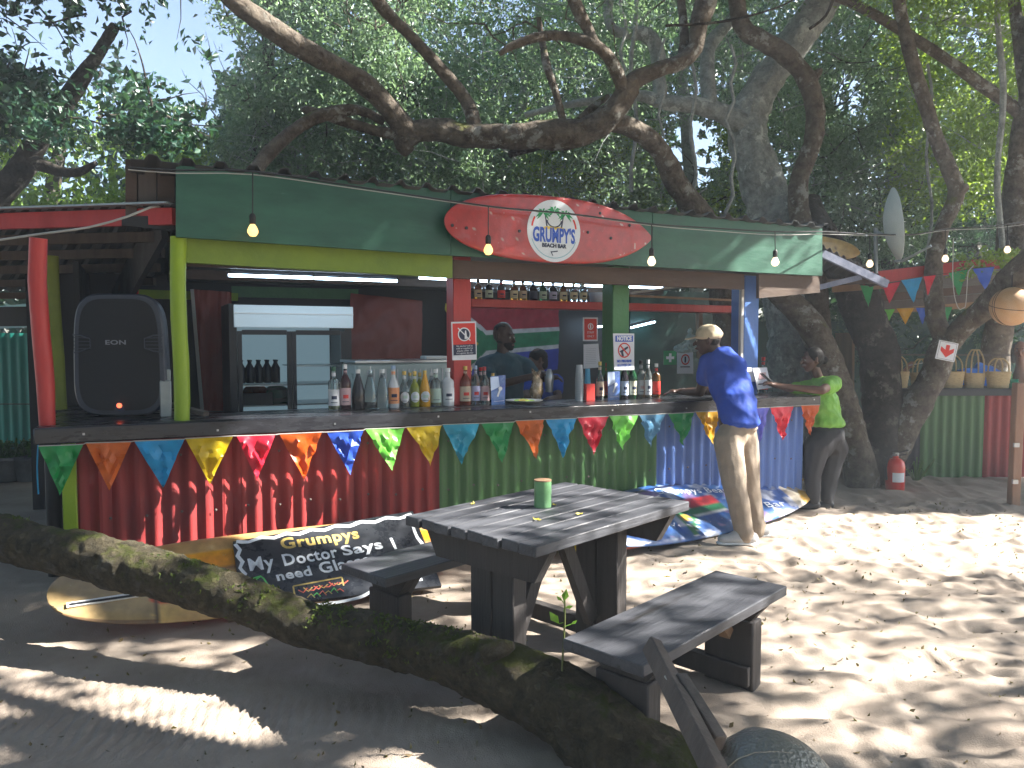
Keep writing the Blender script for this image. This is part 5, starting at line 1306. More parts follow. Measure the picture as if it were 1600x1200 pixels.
soft('tshirt', [(P(1292, 662, 7.27), wai, (.165, .135, .05), (.155, .13, .07)), (wai, che, (.155, .13, .07), (.145, .125, .1)), (che, upc, (.145, .125, .1), (.12, .1, .05)), (upc, shN, .09, .08), (upc, shF, .09, .08), (shN, shN.lerp(elN, .5), .08, .066), (shF, shF.lerp(elF, .5), .07, .058), (upc, nk + V(0, 0, -.04), .08, .06)], .01, m_gshirt, q, 3, .009, 8, 9)
m_blk = mat('black_leggings', (.022, .022, .026), (.035, .035, .04), 9, .7, .2, 60)
soft('trousers', [(P(1292, 672, 7.26), pel, (.16, .135, .05), (.172, .15, .1)), (pel, h1, .15, .125), (pel, h2, .15, .125), (h1, k1, .122, .083), (k1, a1_, .08, .055), (h2, k2, .122, .083), (k2, a2_, .08, .055), ], .011, m_blk, q, 3, .006, 8, 1, .3, .2)
for a_, z_ in ((a1_, g1), (a2_, g2)): soft('shoe', [(V(a_.x + .03, a_.y, z_ + .045), V(a_.x - .14, a_.y, z_ + .03), (.04, .042, .045), (.035, .04, .03))], .009, m_black, q, 2)
soft('hair', [(hd + V(.025, 0, .035), None, (.092, .088, .09), 0), (hd + V(.06, 0, .0), hd + V(.04, 0, -.04), .06, .05), (hd + V(.115, .0, -.005), None, .042, 0)], .008, m_hair, q, 2)
ph = thing('phone', 'dark phone held up by the person in lime green', 'phone', haN.lerp(haF, .5) + V(-.07, 0, .06)); mb = MB(); mb.box((0, 0, 0), (.012, .075, .15), rot=Matrix.Rotation(-.9, 4, 'Y'), bev=.003); mb.build('phone_case', m_black, ph)
mb = MB(); mb.box((0, 0, 0), (.002, .068, .135), M=Matrix.Rotation(-.9, 4, 'Y') @ Matrix.Translation((.007, 0, 0))); mb.build('screen', mat('phone_screen', (.05, .06, .09), rough=.1), ph)

# --- the man serving
q = thing('person', 'bearded person in dark teal t-shirt pouring behind the counter in front of the flag', 'person', V(*BM @ Vector((bx(795, 1.15), 1.15, 0))))
B1 = 1.15
hd = bw(788, 525, B1); fc = V(.75, -.5, -.22); nk = bw(785, 552, B1); upc = bw(788, 566, B1); che = bw(790, 590, B1); wai = bw(792, 635, B1); pel = bw(793, 670, B1)
shL, shR = bw(757, 572, B1 - .02), bw(818, 570, B1 + .05); elL, haL = bw(800, 582, B1 - .35), bw(848, 584, B1 - .5); elR, haR = bw(838, 592, B1 - .2), bw(864, 590, B1 - .45)
elL = bw(768, 604, B1 - .3)
lf, rf = BM @ Vector((bx(785, B1), B1, .06)), BM @ Vector((bx(803, B1), B1, .06))
body = [(pel, wai, (.14, .11, .1), (.13, .1, .1)), (wai, che, (.13, .1, .1), (.15, .11, .12)), (che, upc, (.15, .11, .12), (.13, .09, .05)), (upc, nk, .08, .058), (nk, hd, .058, .06), (upc, shL, .09, .065), (upc, shR, .09, .065), (shL, elL, .062, .045), (elL, haL, .043, .028), (shR, elR, .06, .045), (elR, haR, .042, .028),
        (pel, lf + V(0, 0, .4), .1, .06), (lf + V(0, 0, .4), lf, .06, .04), (pel, rf + V(0, 0, .4), .1, .06), (rf + V(0, 0, .4), rf, .06, .04)]
body += head_pieces(hd, fc, 1.08) + hand(haL, (1, .1, 0), (0, 0, 1), 1, 1.2) + hand(haR, (.9, -.3, .1), (0, 0, 1), 1, 1.2)
soft('body', body, .009, m_skin2, q, 3); face_parts(hd, fc, q, 1.08)
m_tsh = mat('dark_teal_tshirt', (.015, .06, .085), (.02, .08, .11), 9, .75, .2, 60)
soft('tshirt', [(pel, wai, (.165, .13, .05), (.16, .13, .09)), (wai, che, (.16, .13, .09), (.175, .14, .12)), (che, upc, (.175, .14, .12), (.15, .11, .05)), (upc, shL, .1, .088), (upc, shR, .1, .088), (shL, shL.lerp(elL, .6), .088, .075), (shR, shR.lerp(elR, .6), .085, .072), (upc, nk, .08, .062)], .012, m_tsh, q, 4, .006, 8, 4)
soft('trousers', [(pel + V(0, 0, -.04), None, (.16, .13, .09), 0), (pel, lf + V(0, 0, .4), .12, .08), (lf + V(0, 0, .4), lf, .08, .06), (pel, rf + V(0, 0, .4), .12, .08), (rf + V(0, 0, .4), rf, .08, .06)], .015, m_blk, q, 3)
f_ = fc.normalized()
soft('hair', [(hd + V(0, 0, .045) - f_ * .02, None, (.09, .088, .078), 0)], .008, m_hair, q, 2)
soft('beard', [(hd + f_ * .045 - V(0, 0, .07), hd + f_ * .07 - V(0, 0, .1), (.06, .06, .035), (.03, .03, .02)), (hd - V(0, 0, .05), hd + f_ * .04 - V(0, 0, .08), (.076, .076, .03), (.05, .05, .025))], .007, m_hair, q, 2)

# --- the second person serving, bent and turned away
q = thing('person', 'dark haired person in bright blue top bending behind the counter beside the bearded person', 'person', V(*BM @ Vector((bx(842, 1.5), 1.5, 0))))
B1 = 1.5
hd = bw(838, 563, B1); fc = V(-.85, -.35, -.3); nk = bw(845, 583, B1); che = bw(846, 605, B1); pel = bw(850, 660, B1); sh1 = bw(826, 598, B1); sh2 = bw(868, 596, B1); e1 = bw(822, 622, B1 - .2); e2 = bw(872, 622, B1 - .2)
h1_ = bw(838, 624, B1 - .5); h2_ = bw(856, 624, B1 - .5); f1 = BM @ Vector((bx(846, B1), B1, .05))
body = [(pel, che, (.14, .11, .1), (.14, .11, .09)), (che, nk, .1, .045), (nk, hd, .045, .05), (che, sh1, .09, .06), (che, sh2, .09, .06), (sh1, e1, .055, .04), (sh2, e2, .055, .04), (e1, h1_, .04, .026), (e2, h2_, .04, .026), (pel, f1 + V(.05, 0, 0), .12, .05), (pel, f1 - V(.08, 0, 0), .12, .05)] + head_pieces(hd, fc, 1.0) + hand(h1_, (.3, -1, 0), (0, 0, 1), .9, .8) + hand(h2_, (-.3, -1, 0), (0, 0, 1), .9, .8)
soft('body', body, .009, m_skin, q, 3); face_parts(hd, fc, q, 1.0)
soft('hair', [(hd + V(.02, .01, .035), None, (.1, .095, .085), 0), (hd + V(.05, .02, .0), hd + V(.07, .03, -.05), .07, .05)], .008, m_hair, q, 2)
soft('top', [(pel, che, (.165, .14, .1), (.16, .13, .09)), (che, sh1, .11, .082), (che, sh2, .11, .082), (sh1, sh1.lerp(e1, .5), .082, .07), (sh2, sh2.lerp(e2, .5), .082, .07)], .012, m_shirt, q, 4, .005, 8, 8)

# ------------------------------------------------------------------ string lights
sl_ = thing('string_lights', 'black cord of hanging bulbs looped in front of the fascia and on to the trees', 'string lights', bw(763, 320, -.5))
YB = lambda x: bw(x, 340, -.36).y
pts = [(200, 262, YB(200)), (275, 266, YB(275)), (395, 268, YB(395)), (560, 292, YB(560)), (763, 322, YB(763)), (890, 334, YB(890)), (1018, 350, YB(1018)), (1110, 356, YB(1110)), (1211, 362, YB(1211)), (1290, 362, YB(1290)), (1362, 366, 7.6), (1430, 366, 7.8), (1478, 358, 8), (1560, 352, 8.2), (1640, 340, 8.4)]
mb = MB(); mb.tube([P(*p) for p in pts], .006, 6, step=.12); mb.build('cord', m_cord, sl_, world=True)
mb = MB(); mb.tube([P(x, y + 3 + 2 * math.sin(i), Y + .03) for i, (x, y, Y) in enumerate(pts)], .0035, 5, step=.12); mb.build('support_wire', m_pale, sl_, world=True)
for (x, y, Y, top, w_) in ((395, 360, YB(395), 268, 1), (763, 390, YB(763), 322, 1), (1018, 408, YB(1018), 350, .9), (1211, 409, YB(1211), 362, .85), (1359, 412, 7.6, 366, .9), (1477, 404, 8.0, 360, .8), (1574, 390, 8.2, 352, .8)):
    c_ = P(x, y, Y); t_ = P(x, top, Y); k = .033
    mb = MB(); mb.tube([t_, V(c_.x, c_.y, c_.z + .09)], .004, 5); mb.lathe([(.012, .0), (.02, .01), (.02, .05), (.012, .065)], 10, Matrix.Translation((c_.x, c_.y, c_.z + .035))); so = mb.build('socket', m_cord, sl_, world=True); so['kind'] = 'stuff' if False else ''; del so['kind']
    mb = MB(); mb.lathe([(.0, -.038), (.018, -.034), (.031, -.015), (.032, .0), (.024, .02), (.014, .036)], 14, Matrix.Translation(c_)); mb.build('bulb', m_bulb if x < 800 else m_bulbw, sl_, world=True)
mb = MB(); mb.tube([P(-20, 378, 4.6), P(60, 366, 4.6), P(140, 355, 4.6), P(200, 338, 4.6), P(235, 324, 4.65), P(262, 322, 4.9)], .007, 6, step=.1); o = mb.build('pale_cable', m_pale, None, world=True); tag(o, 'pale cable sagging under the left lean-to roof edge', 'cable')

# ------------------------------------------------------------------ lean-to roof on the left
lt = thing('lean_to_shelter', 'open lean-to with corrugated roof, red edge beam and painted poles left of the bar', 'lean-to', P(40, 600, 5.2))
def lbar(name, a, b, w, h, m): mb = MB(); mb.bar(a, b, w, h); return mb.build(name, m, lt, world=True)
A0, A1 = P(-260, 354, 5.3), P(272, 338, 4.75); D0, D1 = P(-420, 468, 9.6), P(235, 462, 8.6)
lbar('red_edge_beam', A0, A1, .04, .1, m_redwood); 
mb = MB(); n = 150; vs = []; fs = []
for k in range(n + 1):
    u = k / n; a = A0.lerp(A1 + (A1 - A0) * .0, u) + V(0, 0, .062) - (D0 - A0) * .01; b = D0.lerp(D1, u) + V(0, 0, .06); w = rib(u * 5.2) * .7
    for p in (a, b): vs.append(p + V(0, 0, w + .002)); vs.append(p + V(0, 0, w - .002))
for k in range(n): a = 4 * k; b = a + 4; fs += [(a, b, b + 2, a + 2), (a + 1, a + 3, b + 3, b + 1), (a, a + 1, b + 1, b), (a + 2, b + 2, b + 3, a + 3)]
mb.add(vs, fs); mb.build('roof_sheet', m_roofdk, lt, world=True)
mb = MB(); mb.bar(A0 + V(0, -.03, .07), A1 + V(0, -.03, .07), .12, .012); mb.build('roof_edge_flashing', m_zinc, lt, world=True)
for f_ in (.16, .32, .5, .72, .97):
    lbar('purlin', A0.lerp(D0, f_) + V(0, 0, .0), A1.lerp(D1, f_) + V(0, 0, 0), .05, .07, m_oldwood if f_ < .9 else m_brown)
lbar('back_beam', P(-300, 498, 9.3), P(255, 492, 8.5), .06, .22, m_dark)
def pole(name, pts, r, m, seg=14, rg=.08): mb = MB(); mb.tube(pts, r, seg, rough=rg, step=.15); return mb.build(name, m, lt, world=True)
rb = G(74, 664, CZ); pole('red_pole', [P(60, 372, rb.y - .02), P(58, 440, rb.y), P(64, 520, rb.y), P(71, 600, rb.y), V(rb.x, rb.y, CZ)], [.045, .048, .05, .048, .046], m_redwood)
ob = G(94, 640, CZ); pole('olive_pole', [P(80, 400, ob.y), P(82, 480, ob.y), P(88, 560, ob.y), V(ob.x, ob.y, CZ)], .05, m_olive)
pole('red_stub_pole', [P(206, 452, 6.5), P(206, 530, 6.5)], .05, m_redwood)
lbar('brace', P(262, 345, 5.4), P(190, 452, 6.6), .05, .05, m_brown)
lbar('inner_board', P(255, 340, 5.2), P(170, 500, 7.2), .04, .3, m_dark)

# ------------------------------------------------------------------ yard at the far left
fn = thing('iron_fence', 'green corrugated iron fence at the back of the left yard', 'fence', P(60, 735, 9.3))
for k in range(5):
    x0 = -7.6 + k * .86; mb = MB(); corr(mb, x0, x0 + .88, -.05, 1.72 - .04 * math.sin(k * 2), 9.35 + .008 * (k % 2), pitch=.11, amp=.014); mb.build('corrugated_panel', m_teal, fn, world=True)
mb = MB(); mb.bar((-7.6, 9.33, .82), (-3.2, 9.33, .82), .03, .012); mb.build('joint_strip', m_dkgreen, fn, world=True)
sd_ = thing('shed', 'low shed with pink edged pale roof sheets behind the green fence', 'shed', V(-6, 10.6, 0))
mb = MB(); mb.box((-6.2, 11.2, .85), (4.4, 1.6, 1.7)); mb.build('wall', m_brown, sd_, world=True)
mb = MB(); mb.slab([P(-60, 516, 10.2), P(125, 508, 10.0), P(130, 470, 12.0), P(-60, 486, 12.4)], (0, 0, .03)); mb.build('roof', mat('pale_teal_roof', (.25, .5, .48), (.5, .42, .4), 3, .5), sd_, world=True)
for k in range(4): mb = MB(); mb.bar(P(-60, 514 - k * 7, 10.6 + k * .4), P(128, 505 - k * 9, 10.4 + k * .4), .05, .03); mb.build('roof_batten', [m_zinc, mat('pink_strip', (.5, .25, .22)), m_zinc, m_oldwood][k], sd_, world=True)
m_pot = mat('grey_concrete_pot', (.1, .11, .12), (.18, .19, .2), 6, .8, .3)
m_pl = leaf_mat('pot_plant_leaves', [(.01, .05, .015), (.03, .1, .03), (.05, .14, .04)])
def leafcloud(centres, rad, n_per, size, seed, aspect=.45, flat=.0, keep=None, jitter=1.0):
    rg = np.random.RandomState(seed); c = np.repeat(np.asarray(centres, float), n_per, axis=0); r = np.repeat(np.asarray(rad, float).reshape(-1), n_per)
    n = len(c); d = rg.normal(size=(n, 3)); d /= np.linalg.norm(d, axis=1)[:, None]; rr = rg.rand(n) ** .45
    p = c + d * (r * rr)[:, None] * np.array([1, 1, .75])
    if keep is not None: k = keep(p, rg); p = p[k]; n = len(p)
    a = rg.normal(size=(n, 3)) + np.array([0, 0, -.35]); a /= np.linalg.norm(a, axis=1)[:, None]
    b = rg.normal(size=(n, 3)); b[:, 2] += 1.1 if flat else 0; b = np.cross(a, b); b /= np.linalg.norm(b, axis=1)[:, None]
    nn = np.cross(a, b)
    s = size * (.6 + .8 * rg.rand(n))[:, None]; w = s * aspect
    v = np.empty((n, 4, 3)); v[:, 0] = p - a * s * .5; v[:, 1] = p + b * w * .5 + nn * s * .1 - a * s * .05; v[:, 2] = p + a * s * .5 - nn * s * .06; v[:, 3] = p - b * w * .5 + nn * s * .1 - a * s * .05
    i = np.arange(n)[:, None] * 4; f = np.concatenate([np.concatenate([i, i + 1, i + 2], 1), np.concatenate([i, i + 2, i + 3], 1)])
    return v.reshape(-1, 3), f
def leafmesh(name, v, f, m, parent=None, loc=None):
    o_ = np.zeros(3) if parent is None else np.array(wm(parent).translation)
    if parent is None and loc is not None: o_ = np.array(loc)
    v = v - o_; me = bpy.data.meshes.new(name); me.vertices.add(len(v)); me.vertices.foreach_set('co', v.astype(np.float32).ravel())
    me.loops.add(f.size); me.loops.foreach_set('vertex_index', f.astype(np.int32).ravel()); me.polygons.add(len(f)); me.polygons.foreach_set('loop_start', np.arange(len(f), dtype=np.int32) * 3)
    me.update(); me.materials.append(m); o = bpy.data.objects.new(name, me); C.objects.link(o); o.parent = parent
    if parent is None: o.location = tuple(float(q) for q in o_)
    return o
for i, (x, w_, lb) in enumerate(((8, .5, 'wide grey pot of leafy plants against the green fence, cut by the left edge'), (47, .34, 'smaller grey pot of leafy plants beside the blue rope'))):
    b = P(x, 745, 8.7); t = thing('planter', lb, 'plant pot', (b.x, b.y, gh(b.x, b.y))); mb = MB(); mb.lathe([(w_ * .36, 0), (w_ * .5, .24), (w_ * .53, .25), (w_ * .53, .28), (w_ * .46, .28), (w_ * .44, .22), (0, .22)], 18); mb.build('pot', m_pot, t)
    v_, f_ = leafcloud([(b.x + dx, b.y, .34) for dx in (-.15, 0, .15)], [.18] * 3, 110, .07, 5 + i); leafmesh('foliage', v_, f_, m_pl, t)
    for k in range(5): mb = MB(); mb.tube([(dx_ := (k - 2) * .05, 0, .2), (dx_ * 1.6, .02, .4)], .006, 5); mb.build('stem', m_oldwood, t)
mb = MB(); mb.tube([P(60, 690, 4.5), P(58, 730, 4.5), P(60, 772, 4.5)], .005, 6, step=.05); o = mb.build('blue_rope', mat('blue_rope', (.02, .3, .6)), None, world=True); tag(o, 'short bright blue rope hanging from the left end of the counter', 'rope')

# ------------------------------------------------------------------ right awning, dish, surfboard on the roof
aw = thing('side_awning', 'sloping corrugated awning on blue grey steel beams at the right end of the bar', 'awning', P(1340, 600, 7.6))
mb = MB(); a, b, c_, d_ = P(1286, 384, 7.15), P(1388, 438, 7.3), P(1330, 455, 9.5), P(1262, 420, 9.5); n = 60; vs = []; fs = []
for k in range(n + 1):
    u = k / n; p = a.lerp(b, u); r_ = d_.lerp(c_, u); w = .015 * math.cos(u * 60)
    for q_ in (p, r_): vs += [q_ + V(0, 0, w + .0015), q_ + V(0, 0, w - .0015)]
for k in range(n): i = 4 * k; j = i + 4; fs += [(i, j, j + 2, i + 2), (i + 1, i + 3, j + 3, j + 1), (i, i + 1, j + 1, j)]
mb.add(vs, fs); mb.build('roof_sheet', m_oldwood, aw, world=True)
m_beam = mat('blue_grey_steel_beam', (.14, .17, .26), (.28, .3, .4), 12, .5, .3, 40)
for (p, q_, w) in ((P(1284, 396, 7.12), P(1386, 444, 7.25), .07), (P(1280, 449, 7.3), P(1345, 433, 7.25), .05)): mb = MB(); mb.bar(p, q_, .04, w); mb.build('steel_beam', m_beam, aw, world=True)
mb = MB(); mb.bar(P(1300, 452, 8.6), P(1380, 446, 8.4), .05, .07); mb.build('wood_rafter', m_wood, aw, world=True)
mb = MB(); mb.bar(P(1290, 440, 8.0), P(1380, 440, 7.9), .05, .05); mb.build('wood_rafter', m_oldwood, aw, world=True)
def paint_y(x, y, t, s): return (.5, .33, .1) if not (.55 < t < .6 and abs(s) < .25) else (.12, .06, .03)
pA, pB = P(1250, 378, 8.1), P(1341, 396, 8.2); My = face_frame(pA, pB - pA, V(0, 0, 1)); surfboard('surfboard', 'short yellow surfboard lying on the roof right of the fascia', My, (pB - pA).length, .21, .05, paint_y, m_board, .5, .6, nx=40, ny=12)
ds = thing('satellite_dish', 'pale grey satellite dish on a pole behind the right end of the bar', 'satellite dish', P(1368, 440, 8.0))
Dc = P(1391, 352, 7.95); ax = V(.94, -.26, .12).normalized(); M_ = face_frame(Dc, ax.cross(V(0, 0, 1)), V(0, 0, 1)); M_ = Matrix.Translation(Dc) @ ax.to_track_quat('Z', 'Y').to_matrix().to_4x4()
prof = [(r, .18 * r * r / .14 - .09) for r in (0.001, .08, .16, .24, .32, .375)]; prof += [(r, z - .006) for r, z in prof[::-1]]
mb = MB(); mb.lathe(prof, 36, M_ @ Matrix.Diagonal((.92, 1, .6, 1))); mb.build('reflector', mat('pale_grey_dish', (.58, .66, .66), (.66, .72, .72), 5, .5), ds, world=True)
mb = MB(); mb.tube([P(1368, 356, 8.1), P(1369, 440, 8.1)], .02, 10); mb.build('pole', m_zinc, ds, world=True)
mb = MB(); mb.bar(P(1369, 362, 8.1), P(1386, 370, 8.05), .03); mb.build('bracket', m_zinc, ds, world=True)
mb = MB(); mb.tube([P(1398, 408, 7.9), P(1410, 408, 7.85), P(1455, 384, 7.6)], .014, 8); mb.build('arm', m_zinc, ds, world=True)

# ------------------------------------------------------------------ second stall on the right
st = thing('market_stall', 'second stall with dark counter, green and red corrugated front and red roof edge', 'stall', V(5.6, 8.9, 0))
Yf = 8.85; zc2 = P(1500, 612, Yf).z
for (x0, x1, m) in ((1380, 1438, m_dark), (1438, 1490, m_grn), (1490, 1537, m_grn), (1537, 1575, m_red), (1575, 1640, m_red)):
    a = P(x0, 700, Yf).x; b = P(x1, 700, Yf).x; mb = MB(); corr(mb, a, b, -.1, zc2 - .03, Yf, pitch=.105, amp=.013); mb.build('corrugated_panel', m, st, world=True)
mb = MB(); mb.box((5.65, Yf + .2, zc2), (2.8, .6, .08)); mb.build('counter_top', m_dark, st, world=True)
mb = MB(); mb.bar(P(1350, 436, 8.4), P(1680, 396, 8.8), .05, .13); mb.build('red_edge_beam', m_redwood, st, world=True)
mb = MB(); mb.slab([P(1350, 430, 8.42), P(1700, 388, 8.8), P(1700, 470, 12), P(1330, 480, 12)], (0, 0, .03)); mb.build('roof_sheet', m_roofdk, st, world=True)
for k, (y0_, y1_, Y) in enumerate(((466, 440, 9.0), (478, 455, 9.6), (485, 468, 10.2))): mb = MB(); mb.bar(P(1372, y0_, Y), P(1660, y1_, Y + .1), .05, .09); mb.build('rafter', [m_brown, m_oldwood, m_wood][k], st, world=True)
mb = MB(); mb.bar(P(1371, 450, 8.7), P(1370, 600, 8.7), .05); mb.build('green_pole', m_greenwood, st, world=True)
mb = MB(); mb.box((5.6, 12.2, .95), (5.2, .06, 1.9)); mb.build('back_panel', m_dkgreen, st, world=True)
mb = MB(); mb.bar(P(1376, 554, 9.9), P(1585, 555, 9.9), .02); mb.build('wire_rail', m_oldwood, st, world=True)
mb = MB(); mb.bar(P(1320, 520, 9.6), P(1318, 700, 9.6), .5, .03); mb.build('rear_board', m_wood, st, world=True)
# baskets
def basket(px, w, h, hh, lbl, dy=0):
    p = P(px, 612, Yf + .1 + dy); t = thing('basket', lbl, 'basket', (p.x, p.y, zc2 + .04), 0, 'woven baskets on the stall counter')
    g_ = MB(); pr = []
    n = 9
    for k in range(n + 1): pr.append((w / 2 * (.82 + .2 * k / n) + .004 * (k % 2), h * k / n))
    pr += [(pr[-1][0] - .012, h), (pr[0][0] - .012, .012), (0, .012)]; g_.lathe([(0, 0)] + pr, 24, Matrix.Diagonal((1, .6, 1, 1))); g_.build('basket_body', m_ropebrown, t)
    for s_ in (-1, 1):
        mb = MB(); mb.tube([(-w * .3, s_ * w * .22, h * .9), (-w * .27, s_ * w * .2, h + hh * .6), (-w * .1, s_ * w * .12, h + hh), (w * .1, s_ * w * .12, h + hh), (w * .27, s_ * w * .2, h + hh * .6), (w * .3, s_ * w * .22, h * .9)], .009, 7, step=.03); mb.build('handle', m_ropebrown, t)
basket(1402, .26, .19, .17, 'woven basket at the left end of the stall counter beside the dark trunk')
basket(1438, .24, .17, .16, 'woven basket half hidden behind the leaning trunk, second from the left', .12)
basket(1486, .29, .19, .18, 'woven basket below the red arrow sign')
basket(1522, .25, .17, .27, 'woven basket with the tallest hooped handle in front of the blue clothes')
basket(1559, .28, .19, .15, 'woven basket at the right end of the row beside the person in green', -.05)
p_ = P(1582, 612, Yf + .05); bs = thing('bowl_stack', 'stack of small green bowls at the right end of the stall counter', 'bowls', (p_.x, p_.y, zc2 + .04)); m_bowl = mat('green_bowl', (.02, .22, .14), rough=.3)
for k in range(4): mb = MB(); mb.lathe([(0, k * .022), (.045, k * .022), (.06, .035 + k * .022), (.054, .035 + k * .022), (.04, .008 + k * .022), (0, .008 + k * .022)], 16); mb.build('bowl', m_bowl, bs)
# people at the second stall
q = thing('person', 'person with grey brown hair in green top at the right edge behind the stall counter', 'person', P(1592, 640, 9.5))
hd = P(1594, 548, 9.5); fc = V(-.55, -.8, -.1); nk = P(1594, 572, 9.5); che = P(1592, 612, 9.5); pel = P(1592, 690, 9.5); s1 = P(1568, 598, 9.5); s2 = P(1618, 598, 9.5); e1 = P(1562, 640, 9.4); e2 = P(1624, 640, 9.4); h1_ = P(1572, 650, 9.25); h2_ = P(1612, 650, 9.2); f1 = V(hd.x, 9.5, .05)
soft('body', [(pel, che, (.15, .11, .1), (.15, .11, .1)), (che, nk, .11, .05), (nk, hd, .05, .055), (che, s1, .1, .065), (che, s2, .1, .065), (s1, e1, .06, .045), (s2, e2, .06, .045), (e1, h1_, .042, .03), (e2, h2_, .042, .03), (pel, f1 + V(.1, 0, 0), .12, .05), (pel, f1 - V(.1, 0, 0), .12, .05)] + head_pieces(hd, fc, 1.0) + hand(h1_, (.3, -1, 0), (0, 0, 1), .95, .6) + hand(h2_, (-.3, -1, 0), (0, 0, 1), .95, .6), .01, m_skin3, q, 3)
face_parts(hd, fc, q, 1.0)
m_gh = mat('grey_brown_hair', (.12, .1, .085), (.22, .2, .18), 30, .6, .4, 120)
soft('hair', [(hd + V(.02, .03, .04), None, (.098, .098, .085), 0), (hd + V(-.055, .03, .0), hd + V(-.06, .03, -.13), .04, .03), (hd + V(.09, .0, .0), hd + V(.1, .0, -.14), .045, .035)], .009, m_gh, q, 2)
soft('top', [(pel, che, (.18, .14, .1), (.17, .13, .1)), (che, s1, .12, .09), (che, s2, .12, .09), (s1, s1.lerp(e1, .6), .088, .075), (s2, s2.lerp(e2, .6), .088, .075)], .014, mat('green_cotton', (.06, .28, .06), (.09, .34, .08), 9, .8), q, 4, .006)
q = thing('person', 'person in blue bending low behind the middle baskets of the stall', 'person', P(1522, 650, 9.6))
b1, b2_ = P(1508, 592, 9.6), P(1545, 590, 9.65); hd = P(1556, 604, 9.5); f1 = V(b1.x, 9.65, .05); e1 = P(1530, 622, 9.4); h1_ = P(1545, 640, 9.3)
soft('body', [(b1, b2_, .12, .12), (b2_, hd, .07, .06), (b1, f1 + V(.07, 0, 0), .12, .05), (b1, f1 - V(.1, 0, 0), .12, .05), (b2_, e1, .06, .045), (e1, h1_, .045, .03)] + head_pieces(hd, V(.3, -.8, -.6), 1.0) + hand(h1_, (0, -1, -.2), (0, 0, 1), .95, .6), .011, m_skin2, q, 3)
soft('shirt', [(b1, b2_, (.17, .14, .13), (.15, .15, .15)), (b2_, e1, .09, .07), (P(1529, 572, 9.6), b2_, .05, .1)], .013, mat('bright_blue_cotton', (.02, .13, .55), (.03, .17, .6), 8, .8), q, 3, .008)
soft('hair', [(hd + V(0, .03, .03), None, (.1, .1, .09), 0)], .01, m_hair, q, 2)
q = thing('person', 'person bending behind the leftmost basket with one raised hand holding a thin stick', 'person', P(1395, 650, 9.7))
b1, b2_ = P(1388, 600, 9.8), P(1390, 585, 9.7); hd = P(1390, 574, 9.6); e1 = P(1410, 588, 9.5); h1_ = P(1420, 572, 9.45)
soft('body', [(b1, b2_, .12, .1), (b2_, hd, .07, .06), (b1, V(b1.x, 9.8, .05), .13, .07), (b2_, e1, .05, .04), (e1, h1_, .04, .028)] + head_pieces(hd, V(.5, -.8, -.2), 1.0) + hand(h1_, (.6, 0, .7), (-.5, -.5, .5), .95, .7), .01, m_skin3, q, 3)
face_parts(hd, V(.5, -.8, -.2), q, 1.0)
soft('shirt', [(b1, b2_, (.17, .14, .13), (.14, .12, .06)), (b1, V(b1.x, 9.8, .5), .17, .16)], .013, m_blk, q, 3); soft('hair', [(hd + V(0, .03, .04), None, (.096, .096, .08), 0)], .01, mat('reddish_hair', (.14, .05, .03), (.2, .08, .05), 30, .5), q, 2)
st2 = MB(); st2.tube([P(1420, 571, 9.42), P(1442, 567, 9.4)], .005, 6); o = st2.build('thin_stick', m_pale, None, world=True); tag(o, 'thin pale stick held above the baskets by a raised hand', 'stick')

# bunting of the stall
def bunting(label, lst, Y, nm):
    t = thing('bunting', label, 'bunting', P(lst[0][0], lst[0][1], Y)); tp = []
    for i, (x0, y0_, x1, y1_, xt, yt, c) in enumerate(lst):
        a, b, t_ = P(x0, y0_, Y), P(x1, y1_, Y), P(xt, yt, Y); pennant(a, b, t_, PM[c], t, i + 40, .008, c + ' pennant', 7); tp += [a, b]
    mb = MB(); mb.tube([p + V(0, 0, .003) for p in tp], .003, 5); mb.build('string', m_cord, t, world=True)
bunting('upper string of pennants under the red roof edge of the second stall', [(1344, 446, 1365, 447, 1357, 480, 'green'), (1378, 445, 1407, 440, 1390, 474, 'red'), (1408, 438, 1441, 433, 1427, 473, 'sky'), (1443, 432, 1462, 430, 1450, 462, 'scarlet'), (1482, 427, 1512, 421, 1498, 462, 'green'), (1520, 420, 1554, 417, 1540, 455, 'blue')], 8.25, 0)
bunting('lower string of pennants hanging deeper inside the second stall', [(1370, 484, 1398, 483, 1384, 511, 'lime'), (1401, 482, 1428, 481, 1415, 507, 'amber'), (1431, 481, 1450, 481, 1441, 507, 'blue'), (1470, 480, 1488, 480, 1479, 506, 'green')], 8.9, 0)
# arrow sign on the forked trunk
pts_ = [(1468, 531), (1498, 537), (1491, 566), (1461, 560)]; a, b, c_, d_ = [P(x, y, 8.22) for x, y in pts_]
t = thing('arrow_sign', 'small tilted white sign with a red down arrow nailed to the forked trunk', 'sign', (a + b + c_ + d_) / 4)
mb = MB(); mb.slab([a, d_, c_, b], (0, .006, 0)); mb.build('plate', m_paper, t, world=True); M_ = face_frame((a + b + c_ + d_) / 4 + V(0, -.002, 0), b - a, a - d_); w = (b - a).length
mb = MB(); k = w / 2
mb.add([(x * k, y * k, .001) for x, y in ((-.2, .62), (.2, .62), (.2, .1), (.68, .38), (.68, -.05), (0, -.66), (-.68, -.05), (-.68, .38), (-.2, .1))], [(0, 8, 7, 6, 5, 4, 3, 2, 1)], M_); mb.build('red_arrow', m_redpr, t, world=True, smooth=False)
for (x, y, ww, hh) in ((0, .86, 1.72, .03), (0, -.86, 1.72, .03), (.86, 0, .03, 1.72), (-.86, 0, .03, 1.72)): rect(M_, x * k, y * k, ww * k, hh * k, m_ink, t, 'border_line')
